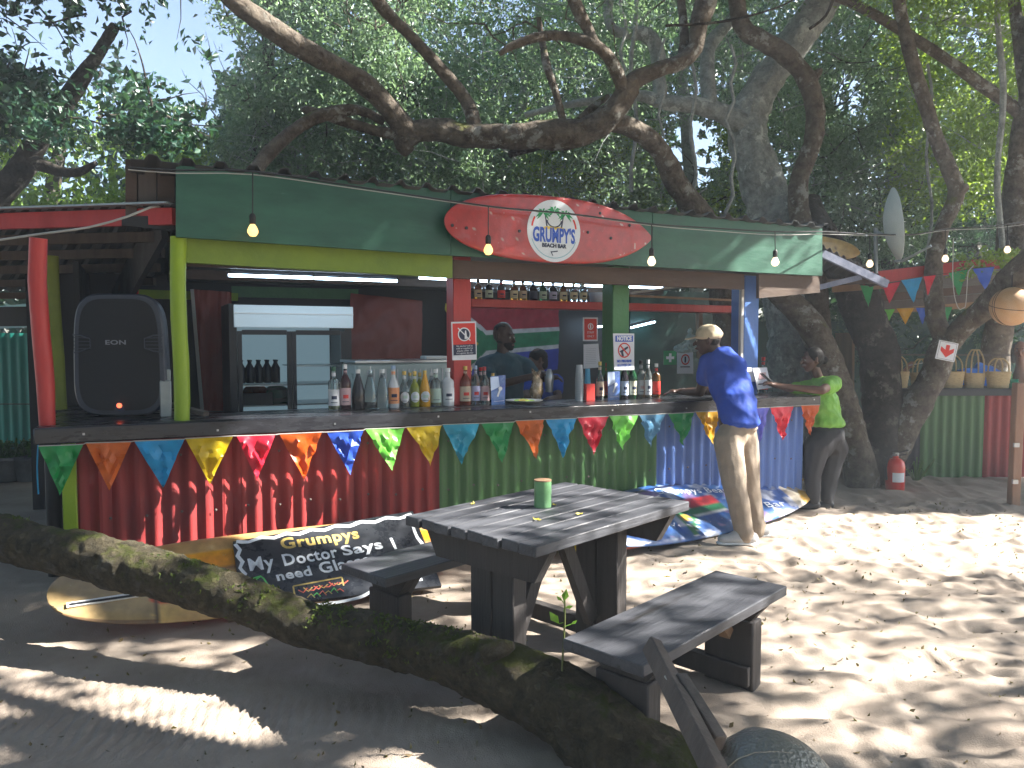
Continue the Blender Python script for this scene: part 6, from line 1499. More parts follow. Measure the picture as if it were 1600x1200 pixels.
# hanging ball, white string loop
bc = P(1580, 479, 7.4); t = thing('hanging_ball', 'scuffed orange ball hanging from the limb at the right edge', 'ball', bc)
mb = MB(); mb.lathe([(.185 * math.sin(math.pi * k / 24) + 1e-5, -.185 * math.cos(math.pi * k / 24)) for k in range(25)], 36); mb.build('ball', mat('worn_orange_ball', (.55, .27, .1), (.62, .42, .25), 3, .6, .4, 150, wear=(.6, .55, .5), wamt=.66, wscale=5), t)
for k in range(3): mb = MB(); mb.tube([Vector((.186 * math.cos(a_ * math.pi / 16), .186 * math.sin(a_ * math.pi / 16), 0)) for a_ in range(33)], .003, 5, cap=False); o = mb.build('seam', m_brown, t); o.rotation_euler = ((.25, 0, 0), (1.5, .3, 0), (1.4, 1.4, 0))[k]
mb = MB(); mb.tube([(0, 0, .18), (.0, 0, .3)], .006, 6); mb.build('cord', m_cord, t)
mb = MB(); mb.tube([P(1490, 372, 7.4), P(1489, 400, 7.4), P(1489, 440, 7.4), P(1493, 470, 7.4), P(1500, 484, 7.4), P(1508, 480, 7.4), P(1511, 450, 7.4), P(1513, 424, 7.4), P(1521, 415, 7.4)], .0045, 6, step=.04); o = mb.build('looped_string', m_pale, None, world=True); tag(o, 'white string looped down beside the forked trunk', 'string')
# wooden post near the right edge
pb = G(1583, 792); t = thing('wooden_post', 'rough reddish brown wooden post at the right edge in front of the stall', 'post', (pb.x, pb.y, 0)); mb = MB(); tp = P(1592, 598, pb.y); mb.bar((0, 0, -.05), (tp.x - pb.x, 0, tp.z), .085, .085, up=(0, 1, 0), bev=.008); mb.build('timber', mat('rusty_brown_wood', (.22, .12, .08), (.34, .2, .13), 6, .7, .5, 40, stretch=(1, 1, .2)), t)
for z in (.25, .6): mb = MB(); mb.box((-.02, -.045, z), (.05, .02, .04)); mb.build('hinge', m_steel, t)
# fire extinguisher
pe = G(1398, 766, 0); t = thing('fire_extinguisher', 'red fire extinguisher standing at the foot of the forked tree', 'fire extinguisher', pe)
mb = MB(); mb.lathe([(0, 0), (.088, 0), (.096, .02), (.096, .26), (.085, .31), (.05, .34), (.03, .345), (.03, .37)], 24); mb.build('cylinder', mat('extinguisher_red', (.6, .03, .02), rough=.3, coat=.5), t)
mb = MB(); mb.box((0, 0, .385), (.05, .05, .04), bev=.004); mb.build('valve', m_steel, t); mb = MB(); mb.bar((.02, 0, .4), (.13, 0, .43), .02, .012); mb.bar((.02, 0, .375), (.11, 0, .385), .02, .012); mb.build('handle', m_black, t)
mb = MB(); mb.tube([(0, -.02, .38), (-.1, -.06, .36), (-.125, -.05, .25), (-.11, -.04, .12)], .012, 8, step=.03); mb.build('hose', m_black, t); mb = MB(); mb.lathe([(.0965, .1), (.0965, .2)], 12, a0=-2.3, a1=-.9); mb.build('label', m_whitepr, t)
# spiky plant behind it
ps = P(1432, 745, 8.6); t = thing('spiky_plant', 'low dark spiky plant between the extinguisher and the stall', 'plant', (ps.x, ps.y, 0))
for k in range(16): a_ = k * 2.4; L = .25 + .1 * math.sin(k * 3); mb = MB(); d_ = V(math.cos(a_), math.sin(a_) * .6, 0); p0, p1, p2 = d_ * .03, d_ * L * .55 + V(0, 0, L * .75), d_ * L + V(0, 0, L * .6); n_ = V(-d_.y, d_.x, 0) * .014; mb.add([p0 - n_, p0 + n_, p1 + n_, p1 - n_, p2], [(0, 1, 2, 3), (3, 2, 4)]); mb.build('leaf_blade', m_pl, t)

# ------------------------------------------------------------------ foreground: leaning trunk, sprout, timber and hammered bowl
TR = [(-160, 800, 4.35, 0.115), (-70, 818, 4.20, 0.114), (0, 838, 4.05, 0.113), (100, 862, 3.90, 0.119), (250, 899, 3.75, 0.111), (350, 930, 3.60, 0.104), (450, 966, 3.50, 0.101), (575, 996, 3.35, 0.105), (700, 1026, 3.15, 0.111), (800, 1062, 3.00, 0.130), (900, 1116, 2.85, 0.150), (1000, 1200, 2.70, 0.186), (1090, 1300, 2.55, 0.194), (1180, 1400, 2.40, 0.202)]
m_mossy = bark_mat('mossy_bark', (.035, .03, .018), (.12, .1, .06), moss=(.055, .065, .01), lich=(.1, .09, .07), scale=4.5, bump=1.0, mossamt=.64)
t = thing('leaning_tree', 'low mossy tree trunk lying across the foreground from the left edge', 'tree trunk', P(980, 1200, 2.75))
mb = MB(); mb.tube([P(x, y, Y) for x, y, Y, r in TR], [r for *_, r in TR], 72, rough=.15, step=.016, seed=3, fine=.55); mb.build('trunk', m_mossy, t, world=True)
for (x, y, Y, r, d_) in ((785, 1005, 2.95, .035, V(.9, -.2, .3)),): p_ = P(x, y + 8, Y); mb = MB(); mb.tube([p_ - d_ * .08, p_ + d_ * .02, p_ + d_ * .05], [r * 1.3, r, r * .5], 12, rough=.3); mb.build('branch_stub', m_mossy, t, world=True)
rg_ = np.random.RandomState(11); tc_ = []
for i in range(2600):
    k = rg_.randint(0, len(TR) - 1); u = rg_.rand(); p = P(*TR[k][:3]).lerp(P(*TR[k + 1][:3]), u); r = TR[k][3] * (1 - u) + TR[k + 1][3] * u; a_ = rg_.normal() * .7
    if mnoise.noise(p * 3) < .02: continue
    tc_.append(tuple(p + V(-.4 * math.sin(a_), -.9 * math.sin(a_), math.cos(a_) ) * r * .98))
v_, f_ = leafcloud(tc_, [.02] * len(tc_), 5, .02, 3, .5); o = leafmesh('moss', v_, f_, leaf_mat('moss_tufts', [(.025, .04, .006), (.06, .085, .012), (.1, .13, .02)], .3, .8), t); tag(o, kind='stuff')
sp0 = P(878, 1010, 2.86); t = thing('sprout', 'thin green sprout with a few leaves growing behind the mossy trunk', 'plant', sp0)
top = P(882, 925, 2.88); mb = MB(); mb.tube([sp0 - V(0, 0, .1), sp0.lerp(top, .5) + V(.006, 0, 0), top], [.004, .0035, .0025], 6, step=.03); mb.build('stem', mat('sprout_stem', (.1, .12, .03)), t, world=True)
m_spl = mat('sprout_leaf', (.16, .34, .04), (.22, .42, .05), 20, .45, transl=.45)
for (x, y, a_, s_) in ((883, 930, 1.4, .055), (889, 948, .3, .035), (866, 965, 2.2, .065), (897, 972, .7, .03), (874, 935, 2.4, .03)):
    p = P(x, y, 2.87); d_ = V(math.cos(a_), -.2, math.sin(a_)); n_ = d_.cross(V(0, 1, .4)).normalized(); mb = MB(); mb.add([p - d_ * s_ / 2, p + n_ * s_ * .26 - V(0, .006, 0), p + d_ * s_ / 2, p - n_ * s_ * .26 - V(0, .006, 0), p], [(0, 1, 4), (1, 2, 4), (2, 3, 4), (3, 0, 4)]); mb.build('leaf', m_spl, t, world=True)
    q0 = sp0.lerp(top, max(0, min(1, (1010 - y - 8) / 85))); mb = MB(); mb.tube([q0, p - d_ * s_ / 2], .0018, 5); mb.build('leaf_stalk', m_spl, t, world=True)
t = thing('timber_frame', 'broken dark timber with a second plank nailed on, leaning beside the right bench', 'timber', P(1100, 1200, 2.0))
mb = MB(); mb.bar(P(1018, 1008, 2.3), P(1122, 1215, 1.75), .042, .055, up=(.3, -1, .2), bev=.004); mb.build('upright', m_oldwood, t, world=True)
mb = MB(); mb.bar(P(1062, 1062, 2.12), P(1124, 1163, 1.9), .034, .05, up=(.3, -1, .2), bev=.003); mb.build('nailed_plank', m_oldwood, t, world=True)
mb = MB(); mb.bar(P(1036, 1048, 2.15) + V(0, -.035, 0), P(1070, 1100, 2.02) + V(0, -.035, 0), .008, .004); mb.build('pale_splinter', m_pale, t, world=True)
# hammered metal bowl
bw_ = P(1200, 1262, 1.9); t = thing('hammered_bowl', 'upturned hammered grey metal bowl at the bottom edge of the photo', 'bowl', bw_)
m_ham = mat('hammered_metal', (.22, .225, .21), rough=.4, metal=.6)
nt = m_ham.node_tree; vo = nt.nodes.new('ShaderNodeTexVoronoi'); vo.inputs['Scale'].default_value = 105; tc = nt.nodes.new('ShaderNodeTexCoord'); bp = nt.nodes.new('ShaderNodeBump'); bp.inputs['Strength'].default_value = .55; bp.inputs['Distance'].default_value = .005
nt.links.new(tc.outputs['Object'], vo.inputs['Vector']); nt.links.new(vo.outputs['Distance'], bp.inputs['Height']); nt.links.new(bp.outputs[0], nt.nodes['Principled BSDF'].inputs['Normal'])
Mb_ = Matrix.Rotation(math.radians(16), 4, 'Y') @ Matrix.Rotation(math.radians(12), 4, 'X') @ Matrix.Diagonal((1.08, 1.08, 1.15, 1))
prof = [(.155, -.02), (.158, .0), (.156, .04), (.146, .08), (.125, .115), (.09, .138), (.04, .149), (.001, .151)]
mb = MB(); mb.lathe(prof + [(max(.001, r - .004), z - .004) for r, z in prof[::-1]], 44, Mb_); mb.build('shell', m_ham, t)
mb = MB(); mb.tube([Mb_ @ Vector((.158 * math.cos(a_ * math.pi / 20), .158 * math.sin(a_ * math.pi / 20), -.02)) for a_ in range(41)], .005, 6, cap=False); mb.build('rim', m_steel, t)
mb = MB(); mb.tube([Mb_ @ Vector((-(r + .001) * .985, -(r + .001) * .17, z)) for r, z in prof], .0022, 5); mb.build('seam', m_ham, t)
# twigs, pebbles and leaf litter on the sand
m_twig = mat('dry_twig', (.06, .045, .035))
rg_ = np.random.RandomState(4); v_all = []; 
gl = [];
for i in range(1500):
    x, y = rg_.uniform(-3.4, 4.6), rg_.uniform(2.2, 7.4)
    lx = (x - BO.x) * math.cos(BA) + (y - BO.y) * math.sin(BA); ly = -(x - BO.x) * math.sin(BA) + (y - BO.y) * math.cos(BA)
    if ly > -.1: continue
    gl.append((x, y, gh(x, y) + .006))
v_, f_ = leafcloud(gl, [.008] * len(gl), 1, .026, 9, .5, flat=1); o = leafmesh('leaf_litter', v_, f_, leaf_mat('litter', [(.05, .035, .02), (.16, .11, .05), (.25, .2, .08), (.08, .06, .03)], .1, .8)); tag(o, kind='stuff')

# ------------------------------------------------------------------ trees and foliage
m_barkA = bark_mat('brown_grey_bark', (.06, .047, .036), (.2, .17, .135), moss=(.11, .12, .03), lich=(.3, .3, .27), scale=3, bump=.9, mossamt=.66)
m_barkB = bark_mat('pale_grey_bark', (.16, .175, .17), (.4, .43, .42), lich=(.5, .54, .52), scale=3, bump=.7)
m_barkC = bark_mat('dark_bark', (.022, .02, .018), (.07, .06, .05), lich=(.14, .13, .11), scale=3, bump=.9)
LIMB_K = .82
def limb(name, pts, m, parent, seg=12, rough=.14, step=.12, seed=0):
    ps = [P(x, y, Y) for x, y, Y, r in pts]; rs = [r * LIMB_K * Y / FPX for x, y, Y, r in pts]
    mb = MB(); mb.tube(ps, rs, seg * 2, rough=rough, step=step * .5, seed=seed, fine=.35); return mb.build(name, m, parent, world=True)
def twigs(name, starts, n, L, m, parent, seed, r=.012):
    rg = random.Random(seed); mb = MB()
    for i in range(n):
        a = Vector(rg.choice(starts)); d = Vector((rg.uniform(-1, 1), rg.uniform(-.7, .7), rg.uniform(-.5, .9))).normalized(); pts = [a]; k = rg.uniform(.5, 1) * L
        for j in range(4): d = (d + Vector((rg.uniform(-.5, .5), rg.uniform(-.5, .5), rg.uniform(-.4, .4)))).normalized(); pts.append(pts[-1] + d * k / 4)
        mb.tube(pts, [r, r * .8, r * .6, r * .4, r * .2], 5, step=k / 8)
    o = mb.build(name, m, parent, world=True); o['kind'] = 'stuff'; return o
# leaf colours
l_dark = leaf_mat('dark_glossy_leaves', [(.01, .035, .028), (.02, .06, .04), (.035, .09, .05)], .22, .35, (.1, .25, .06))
l_mid = leaf_mat('grey_green_leaves', [(.06, .12, .085), (.15, .24, .18), (.25, .34, .26), (.09, .17, .09)], .45, .36, (.3, .48, .14))
l_light = leaf_mat('yellow_green_leaves', [(.07, .15, .03), (.13, .25, .04), (.2, .34, .05), (.05, .11, .02)], .45, .42, (.45, .6, .06))
l_shade = leaf_mat('canopy_leaves', [(.02, .06, .02), (.04, .1, .03), (.06, .13, .04)], .12, .4)

def cluster_box(n, x0, x1, y0, y1, Y0, Y1, seed, hole=None, rmin=.22, rmax=.5):
    """leaf clump centres through a volume given by its outline as seen at its two depths"""
    rg = np.random.RandomState(seed); out = []; rad = []
    while len(out) < n:
        px, py, Y = rg.uniform(x0, x1), rg.uniform(y0, y1), rg.uniform(Y0, Y1)
        if hole and rg.rand() < hole(px, py): continue
        out.append(tuple(P(px, py, Y))); rad.append(rg.uniform(rmin, rmax))
    return out, rad
def gap(holes):
    def f(x, y):
        k = 0
        for (hx, hy, rx, ry, s) in holes: k = max(k, s * (1 if ((x - hx) / rx) ** 2 + ((y - hy) / ry) ** 2 < 1 else 0))
        return k
    return f
def keepfn(holes):
    def keep(p, rg):
        d = p - np.array([0, 0, CAM_Z]); v = d[:, 1] * ca - d[:, 2] * sa; X = 800 + FPX * d[:, 0] / v; Y_ = 600 - FPX * (d[:, 1] * sa + d[:, 2] * ca) / v
        k = np.zeros(len(p))
        for (hx, hy, rx, ry, s) in holes:
            q = ((X - hx) / rx) ** 2 + ((Y_ - hy) / ry) ** 2; k = np.maximum(k, s * np.clip(1.7 - q, 0, 1))
        k = k * np.clip((vnoise(X / 15, Y_ / 15, 3) - .28) * 4.5, 0, 1) ** .5
        return rg.rand(len(p)) > k
    return keep
SKY = [(285, 70, 95, 110, .98), (318, 150, 34, 55, .98), (200, 15, 150, 55, .95), (60, 50, 130, 60, .92), (150, 140, 70, 70, .8), (1080, 240, 42, 55, .95), (1325, 150, 20, 40, .8), (110, 260, 110, 40, .7), (400, 60, 60, 70, .45), (650, 30, 200, 60, .3), (1450, 60, 150, 60, .35)]
NT = [0]
def tree(label, trunks, m, crown, lm, size, seed, n_per=60, n=200, name='tree', tw=60, twL=.9, holes=True, cat='tree', group=None, aspect=.45, cl=None, rmm=(.22, .5)):
    base = P(trunks[0][0][0], trunks[0][0][1], trunks[0][0][2]); base.z = 0
    t = thing(name, label, cat, base, 0, group)
    for i, tr in enumerate(trunks): limb('trunk' if i == 0 else 'limb', tr, m, t, seed=seed + i, seg=16 if i == 0 else 11)
    c, r = cluster_box(n, *crown, seed, gap(SKY) if holes else None, *rmm)
    v, f = leafcloud(c, r, n_per, size, seed, aspect, keep=keepfn(SKY) if holes else None); o = leafmesh('crown', v, f, lm, t); o['kind'] = 'stuff' if False else ''; del o['kind']
    if tw: twigs('twigs', c, tw, twL, m, t, seed)
    NT[0] += len(f); return t
# the old tree spreading over the roof
t = thing('gnarled_tree', 'old gnarled brown tree arching over the bar roof with a mossy horizontal limb', 'tree', P(1120, 420, 8.6))
t.location.z = 0
D = 7.3
limb('trunk', [(1150, 600, 8.7, 34), (1128, 400, 8.6, 30), (1108, 360, 8.5, 26), (1085, 325, 8.3, 24), (1055, 285, 8.1, 21), (1035, 240, 7.9, 19), (1000, 207, 7.7, 18), (955, 190, 7.5, 18), (925, 196, 7.35, 22)], m_barkA, t, 18, seed=1)
limb('limb', [(640, 238, D, 12), (630, 222, D, 21), (650, 205, D, 22), (690, 204, D, 20), (725, 212, D, 21), (780, 213, D, 22), (850, 212, D, 26), (905, 208, D, 26), (950, 182, D, 24), (978, 145, D, 21), (990, 125, D, 17), (1030, 108, D, 15), (1062, 98, D, 15), (1085, 75, D, 17), (1092, 40, D, 17), (1110, -20, D + .1, 18), (1125, -90, D + .2, 16)], m_barkA, t, 22, .18, .07, seed=2)
limb('limb', [(648, 226, D, 19), (628, 196, D - .05, 20), (592, 152, D - .2, 20), (540, 112, D - .4, 19), (480, 80, D - .6, 19), (420, 40, D - .8, 19), (370, 5, D - 1, 18), (320, -40, D - 1.2, 17)], m_barkA, t, 18, .14, .08, seed=3)
limb('limb', [(742, 205, D, 14), (737, 178, D, 13), (722, 148, D, 12), (690, 110, D - .1, 12), (655, 70, D - .2, 11), (625, 40, D - .3, 11), (598, 12, D - .4, 12), (570, -30, D - .5, 11)], m_barkA, t, 14, .12, .08, seed=4)
limb('limb', [(638, 214, D, 12), (590, 205, D - .05, 9), (545, 192, D - .1, 9), (510, 180, D - .2, 10), (478, 172, D - .2, 8), (470, 170, D - .2, 4)], m_barkA, t, 12, .12, .08, seed=5)
limb('limb', [(600, 190, D, 8), (560, 172, D - .1, 9), (520, 176, D - .2, 12), (480, 190, D - .3, 12), (440, 220, D - .5, 13), (412, 248, D - .7, 13), (395, 275, D - .9, 14)], m_barkA, t, 14, .12, .08, seed=6)
limb('limb', [(975, 150, D, 12), (966, 118, D - .1, 12), (950, 88, D - .2, 11), (925, 68, D - .3, 11), (880, 56, D - .3, 9), (840, 58, D - .4, 9), (800, 72, D - .5, 7), (780, 85, D - .5, 4)], m_barkA, t, 13, .12, .08, seed=7)
limb('limb', [(930, 70, D - .3, 10), (918, 45, D - .3, 11), (903, 15, D - .35, 12), (885, -30, D - .4, 12)], m_barkA, t, 13, .12, .08, seed=8)
limb('limb', [(880, 190, D, 7), (870, 150, D, 7), (855, 105, D, 7), (848, 70, D + .1, 6), (842, 30, D + .1, 5)], m_barkA, t, 10, .12, .08, seed=9)
limb('limb', [(905, 190, D, 9), (930, 165, D + .1, 7), (950, 150, D + .2, 4)], m_barkA, t, 10, seed=10)
limb('limb', [(1062, 98, D, 9), (1070, 60, D + .1, 9), (1065, 10, D + .2, 8), (1062, -30, D + .2, 8)], m_barkA, t, 10, seed=12)
limb('broken_limb', [(850, 222, D + .1, 12), (820, 232, D + .15, 10), (795, 242, D + .2, 6)], m_barkC, t, 10, seed=11)
c, r = cluster_box(120, 330, 1100, -160, 60, 7.8, 9.4, 31, None, .18, .34); v, f = leafcloud(c, r, 70, .06, 31); leafmesh('crown', v, f, l_mid, t); twigs('twigs', c, 120, 1.0, m_barkA, t, 31)

# pale grey trunks behind the right end of the roof
t = thing('pale_tree', 'massive pale grey forked tree standing behind the right end of the roof', 'tree', P(1225, 420, 9.6)); t.location.z = 0
limb('trunk', [(1262, 740, 9.4, 50), (1240, 520, 9.5, 48), (1222, 400, 9.6, 46), (1208, 340, 9.6, 42), (1190, 280, 9.6, 38), (1172, 220, 9.6, 34), (1172, 180, 9.6, 33), (1195, 130, 9.6, 30), (1235, 75, 9.6, 30), (1275, 20, 9.6, 32), (1310, -50, 9.6, 30)], m_barkB, t, 22, .16, .1, seed=21)
limb('limb', [(1165, 200, 9.55, 24), (1130, 178, 9.5, 18), (1085, 165, 9.5, 15), (1040, 160, 9.5, 14), (1000, 150, 9.5, 10), (950, 155, 9.5, 8), (880, 165, 9.5, 6), (820, 180, 9.6, 5)], m_barkB, t, 14, .16, .1, seed=22)
limb('limb', [(1032, 165, 9.5, 14), (1030, 120, 9.5, 13), (1026, 75, 9.5, 14), (1005, 52, 9.5, 12), (965, 50, 9.5, 10), (950, 25, 9.5, 9), (955, -20, 9.5, 9)], m_barkB, t, 14, .16, .1, seed=23)
limb('limb', [(1110, 170, 9.5, 14), (1105, 110, 9.6, 14), (1110, 70, 9.7, 12), (1150, 20, 9.8, 12), (1160, -30, 9.8, 12)], m_barkB, t, 12, .16, .1, seed=24)
c, r = cluster_box(70, 900, 1350, -140, 20, 9.3, 10.4, 41, None, .2, .4); v, f = leafcloud(c, r, 60, .06, 41); leafmesh('crown', v, f, l_mid, t)
t = thing('twisting_tree', 'grey brown tree curving like an s beside the massive pale trunk', 'tree', P(1262, 420, 9.0)); t.location.z = 0
limb('trunk', [(1290, 745, 8.9, 24), (1282, 560, 9, 23), (1270, 420, 9, 22), (1252, 350, 9, 20), (1247, 300, 9, 18), (1256, 258, 9, 17), (1272, 215, 9, 17), (1274, 165, 9, 17), (1258, 122, 9, 17), (1225, 85, 9, 17), (1190, 62, 9, 16), (1160, 40, 9, 16), (1150, -20, 9, 15)], m_barkA, t, 18, .14, .1, seed=25)
limb('limb', [(1268, 122, 9, 10), (1280, 112, 9, 7), (1284, 108, 9, 3)], m_barkA, t, 10, seed=26)
c, r = cluster_box(40, 1100, 1250, -140, 0, 8.8, 9.6, 42, None, .2, .4); v, f = leafcloud(c, r, 60, .06, 42); leafmesh('crown', v, f, l_mid, t)
# leaning and dark trunks under the awning
t = thing('leaning_trunk_tree', 'brown flaky trunk leaning right behind the person in lime green', 'tree', P(1345, 752, 8.3)); t.location.z = 0
limb('trunk', [(1352, 790, 8.25, 34), (1345, 735, 8.3, 30), (1325, 660, 8.35, 28), (1303, 590, 8.4, 27), (1278, 530, 8.45, 26), (1250, 490, 8.5, 25), (1212, 455, 8.55, 22), (1180, 425, 8.6, 20), (1150, 390, 8.9, 20)], m_barkA, t, 20, .14, .1, seed=27)
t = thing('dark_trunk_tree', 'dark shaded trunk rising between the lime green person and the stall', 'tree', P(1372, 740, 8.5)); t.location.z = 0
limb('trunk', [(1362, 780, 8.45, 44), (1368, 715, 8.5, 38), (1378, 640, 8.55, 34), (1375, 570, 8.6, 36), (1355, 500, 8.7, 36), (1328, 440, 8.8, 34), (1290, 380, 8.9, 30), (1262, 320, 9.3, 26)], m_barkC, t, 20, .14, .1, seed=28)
# the forked tree with the arrow sign
t = thing('forked_tree', 'brown forked tree with a v-shaped trunk in front of the second stall', 'tree', P(1388, 735, 7.9)); t.location.z = 0
limb('trunk', [(1356, 775, 8.60, 44), (1380, 725, 8.55, 34), (1410, 670, 8.50, 28), (1440, 620, 8.45, 26), (1462, 580, 8.40, 24), (1474, 545, 8.40, 24), (1482, 520, 8.40, 22)], m_barkA, t, 20, .14, .08, seed=29)
limb('limb', [(1478, 540, 8.40, 20), (1464, 500, 8.40, 17), (1459, 450, 8.40, 16), (1461, 400, 8.40, 15), (1475, 350, 8.40, 14), (1494, 302, 8.40, 15), (1482, 262, 8.40, 14), (1462, 215, 8.40, 13), (1445, 160, 8.40, 13), (1425, 95, 8.40, 12), (1412, 40, 8.40, 11), (1400, -20, 8.40, 11)], m_barkA, t, 16, .12, .08, seed=30)
limb('limb', [(1478, 545, 8.40, 18), (1500, 515, 8.25, 19), (1535, 485, 8.05, 21), (1565, 455, 7.75, 24), (1600, 420, 7.45, 28), (1680, 350, 7.05, 30)], m_barkA, t, 18, .14, .08, seed=31)
limb('broken_limb', [(1494, 302, 8.40, 12), (1506, 294, 8.35, 9), (1510, 291, 8.35, 7)], m_barkA, t, 10, seed=32)
c, r = cluster_box(18, 1490, 1590, 395, 440, 8.2, 8.6, 44, None, .08, .14); v, f = leafcloud(c, r, 40, .055, 44); leafmesh('crown', v, f, l_light, t)
c, r = cluster_box(60, 1330, 1560, -150, 10, 8.0, 9.0, 43, None, .2, .4); v, f = leafcloud(c, r, 60, .06, 43); leafmesh('upper_crown', v, f, l_light, t)

# trees behind
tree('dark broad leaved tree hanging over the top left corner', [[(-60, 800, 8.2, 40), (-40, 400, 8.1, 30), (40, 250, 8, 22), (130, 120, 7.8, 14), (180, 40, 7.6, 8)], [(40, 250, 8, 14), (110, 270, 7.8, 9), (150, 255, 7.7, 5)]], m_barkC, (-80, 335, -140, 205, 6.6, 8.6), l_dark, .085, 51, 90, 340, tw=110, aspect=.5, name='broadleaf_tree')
tree('sunlit yellow green tree low behind the left lean-to roof', [[(60, 760, 12.5, 20), (70, 400, 12.5, 16), (100, 200, 12.5, 10)]], m_barkC, (-80, 320, 150, 420, 10.8, 13), l_light, .11, 52, 60, 260, tw=60, name='broadleaf_tree')
tree('dense blue green tree rising left of the curved limb', [[(390, 700, 11, 20), (400, 300, 11, 16), (420, 60, 11, 12)]], m_barkC, (325, 660, -140, 175, 9.6, 12), l_mid, .065, 53, 100, 480, tw=160)
tree('grey leaved thicket tree seen below the horizontal limb', [[(560, 700, 11.5, 14), (570, 350, 11.5, 12), (600, 150, 11.5, 9)]], m_barkB, (330, 760, 120, 340, 10.2, 12), l_mid, .06, 54, 100, 420, tw=220, twL=1.1)
tree('tangled grey green tree behind the red surfboard sign', [[(800, 700, 12, 14), (790, 300, 12, 12), (830, 100, 12, 9), (850, -40, 12, 9)]], m_barkB, (640, 1010, -140, 340, 10.4, 12.6), l_mid, .065, 55, 85, 560, tw=240, twL=1.2)
tree('brighter green tree right of the red surfboard sign', [[(930, 700, 13, 14), (925, 320, 13, 12), (905, 200, 13, 9)]], m_barkC, (800, 1180, 200, 370, 11, 13.2), l_light, .07, 56, 60, 200, tw=120)
tree('leafy tree filling the gap between the pale trunks', [[(1100, 700, 12.5, 14), (1080, 300, 12.5, 12), (1060, 60, 12.5, 9)]], m_barkB, (960, 1330, -140, 350, 10.8, 12.8), l_mid, .065, 57, 75, 440, tw=200, twL=1.2)
tree('bright green tree behind the satellite dish', [[(1400, 700, 13, 16), (1390, 350, 13, 14), (1420, 100, 13, 10)]], m_barkC, (1270, 1480, -140, 400, 10.8, 13), l_mid, .07, 58, 90, 420, tw=160)
tree('yellow green sunlit tree at the upper right', [[(1545, 700, 12, 12), (1570, 350, 12, 10), (1580, 60, 12, 8)], [(1440, 28, 11, 8), (1520, 35, 11, 9), (1600, 60, 11, 8)]], m_barkB, (1400, 1690, -140, 330, 9.8, 12.6), l_light, .075, 59, 80, 460, tw=180)
tree('dark tree low behind the second stall', [[(1540, 760, 13, 20), (1530, 500, 13, 18), (1520, 380, 13, 12)], [(1440, 760, 12.8, 12), (1436, 600, 12.8, 11), (1450, 480, 12.8, 8)]], m_barkC, (1300, 1700, 300, 600, 11.4, 14), l_dark, .075, 60, 60, 360, tw=60)
# distant mass of foliage closing the view
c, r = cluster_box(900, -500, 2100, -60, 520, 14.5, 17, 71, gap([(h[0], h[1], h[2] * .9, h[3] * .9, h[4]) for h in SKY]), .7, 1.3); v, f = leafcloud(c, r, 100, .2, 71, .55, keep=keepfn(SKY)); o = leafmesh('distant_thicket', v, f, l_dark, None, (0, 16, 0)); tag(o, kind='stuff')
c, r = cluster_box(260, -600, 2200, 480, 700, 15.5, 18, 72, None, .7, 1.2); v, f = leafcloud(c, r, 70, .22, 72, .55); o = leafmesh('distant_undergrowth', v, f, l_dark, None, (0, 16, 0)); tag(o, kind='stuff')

# hanging vines
for i, (x, y0_, y1_, Y, w_, lb) in enumerate(((990, -30, 300, 8.4, 3.2, 'thick pale vine hanging just right of the red surfboard sign'), (1034, 60, 215, 8.2, 2, 'short thin vine hanging left of the bright sky gap'), (1083, 60, 300, 8.3, 2.6, 'thin vine hanging across the bright sky gap'), (1143, 70, 335, 8.0, 2.6, 'twisted pale vine hanging in front of the massive pale trunk'),
                                           (974, -30, 110, 8.0, 2.4, 'short vine hanging over the elbow of the gnarled limb'), (1563, -30, 470, 8.6, 4.5, 'straight pale liana hanging at the far right behind the ball'), (1452, 100, 420, 9.6, 2.2, 'slender vine hanging behind the forked tree'))):
    pts = []
    n = 9
    for k in range(n + 1): u = k / n; pts.append(P(x + 5 * math.sin(k * 1.3 + i * 2) + (6 * math.sin(k * 2.6) if i == 3 else 0), y0_ + (y1_ - y0_) * u, Y))
    mb = MB(); mb.tube(pts, w_ * Y / FPX, 7, rough=.15, step=.15); o = mb.build('hanging_vine', m_barkB, None, world=True); tag(o, lb, 'vine', 'vines hanging from the trees')
for i, (pts, lb) in enumerate((([(1040, 40, 7, 0), (1110, 36, 7, 0), (1170, 25, 6.9, 0), (1230, 5, 6.8, 0), (1260, -20, 6.8, 0)], 'thin dark twig crossing the top right of the gnarled tree'), ([(1265, 45, 6.5, 0), (1290, 25, 6.5, 0), (1305, -10, 6.5, 0)], 'short dark twig in front of the pale forked trunk at the top'))):
    mb = MB(); mb.tube([P(x, y, Y) for x, y, Y, _ in pts], [.014, .012, .01, .008, .005][:len(pts)], 7, rough=.2, step=.05); o = mb.build('bare_twig', m_barkC, None, world=True); tag(o, lb, 'branch')

# ------------------------------------------------------------------ the shade trees beside the clearing (mostly above and right of the frame)
kx, ky = SD.x / SD.z, SD.y / SD.z
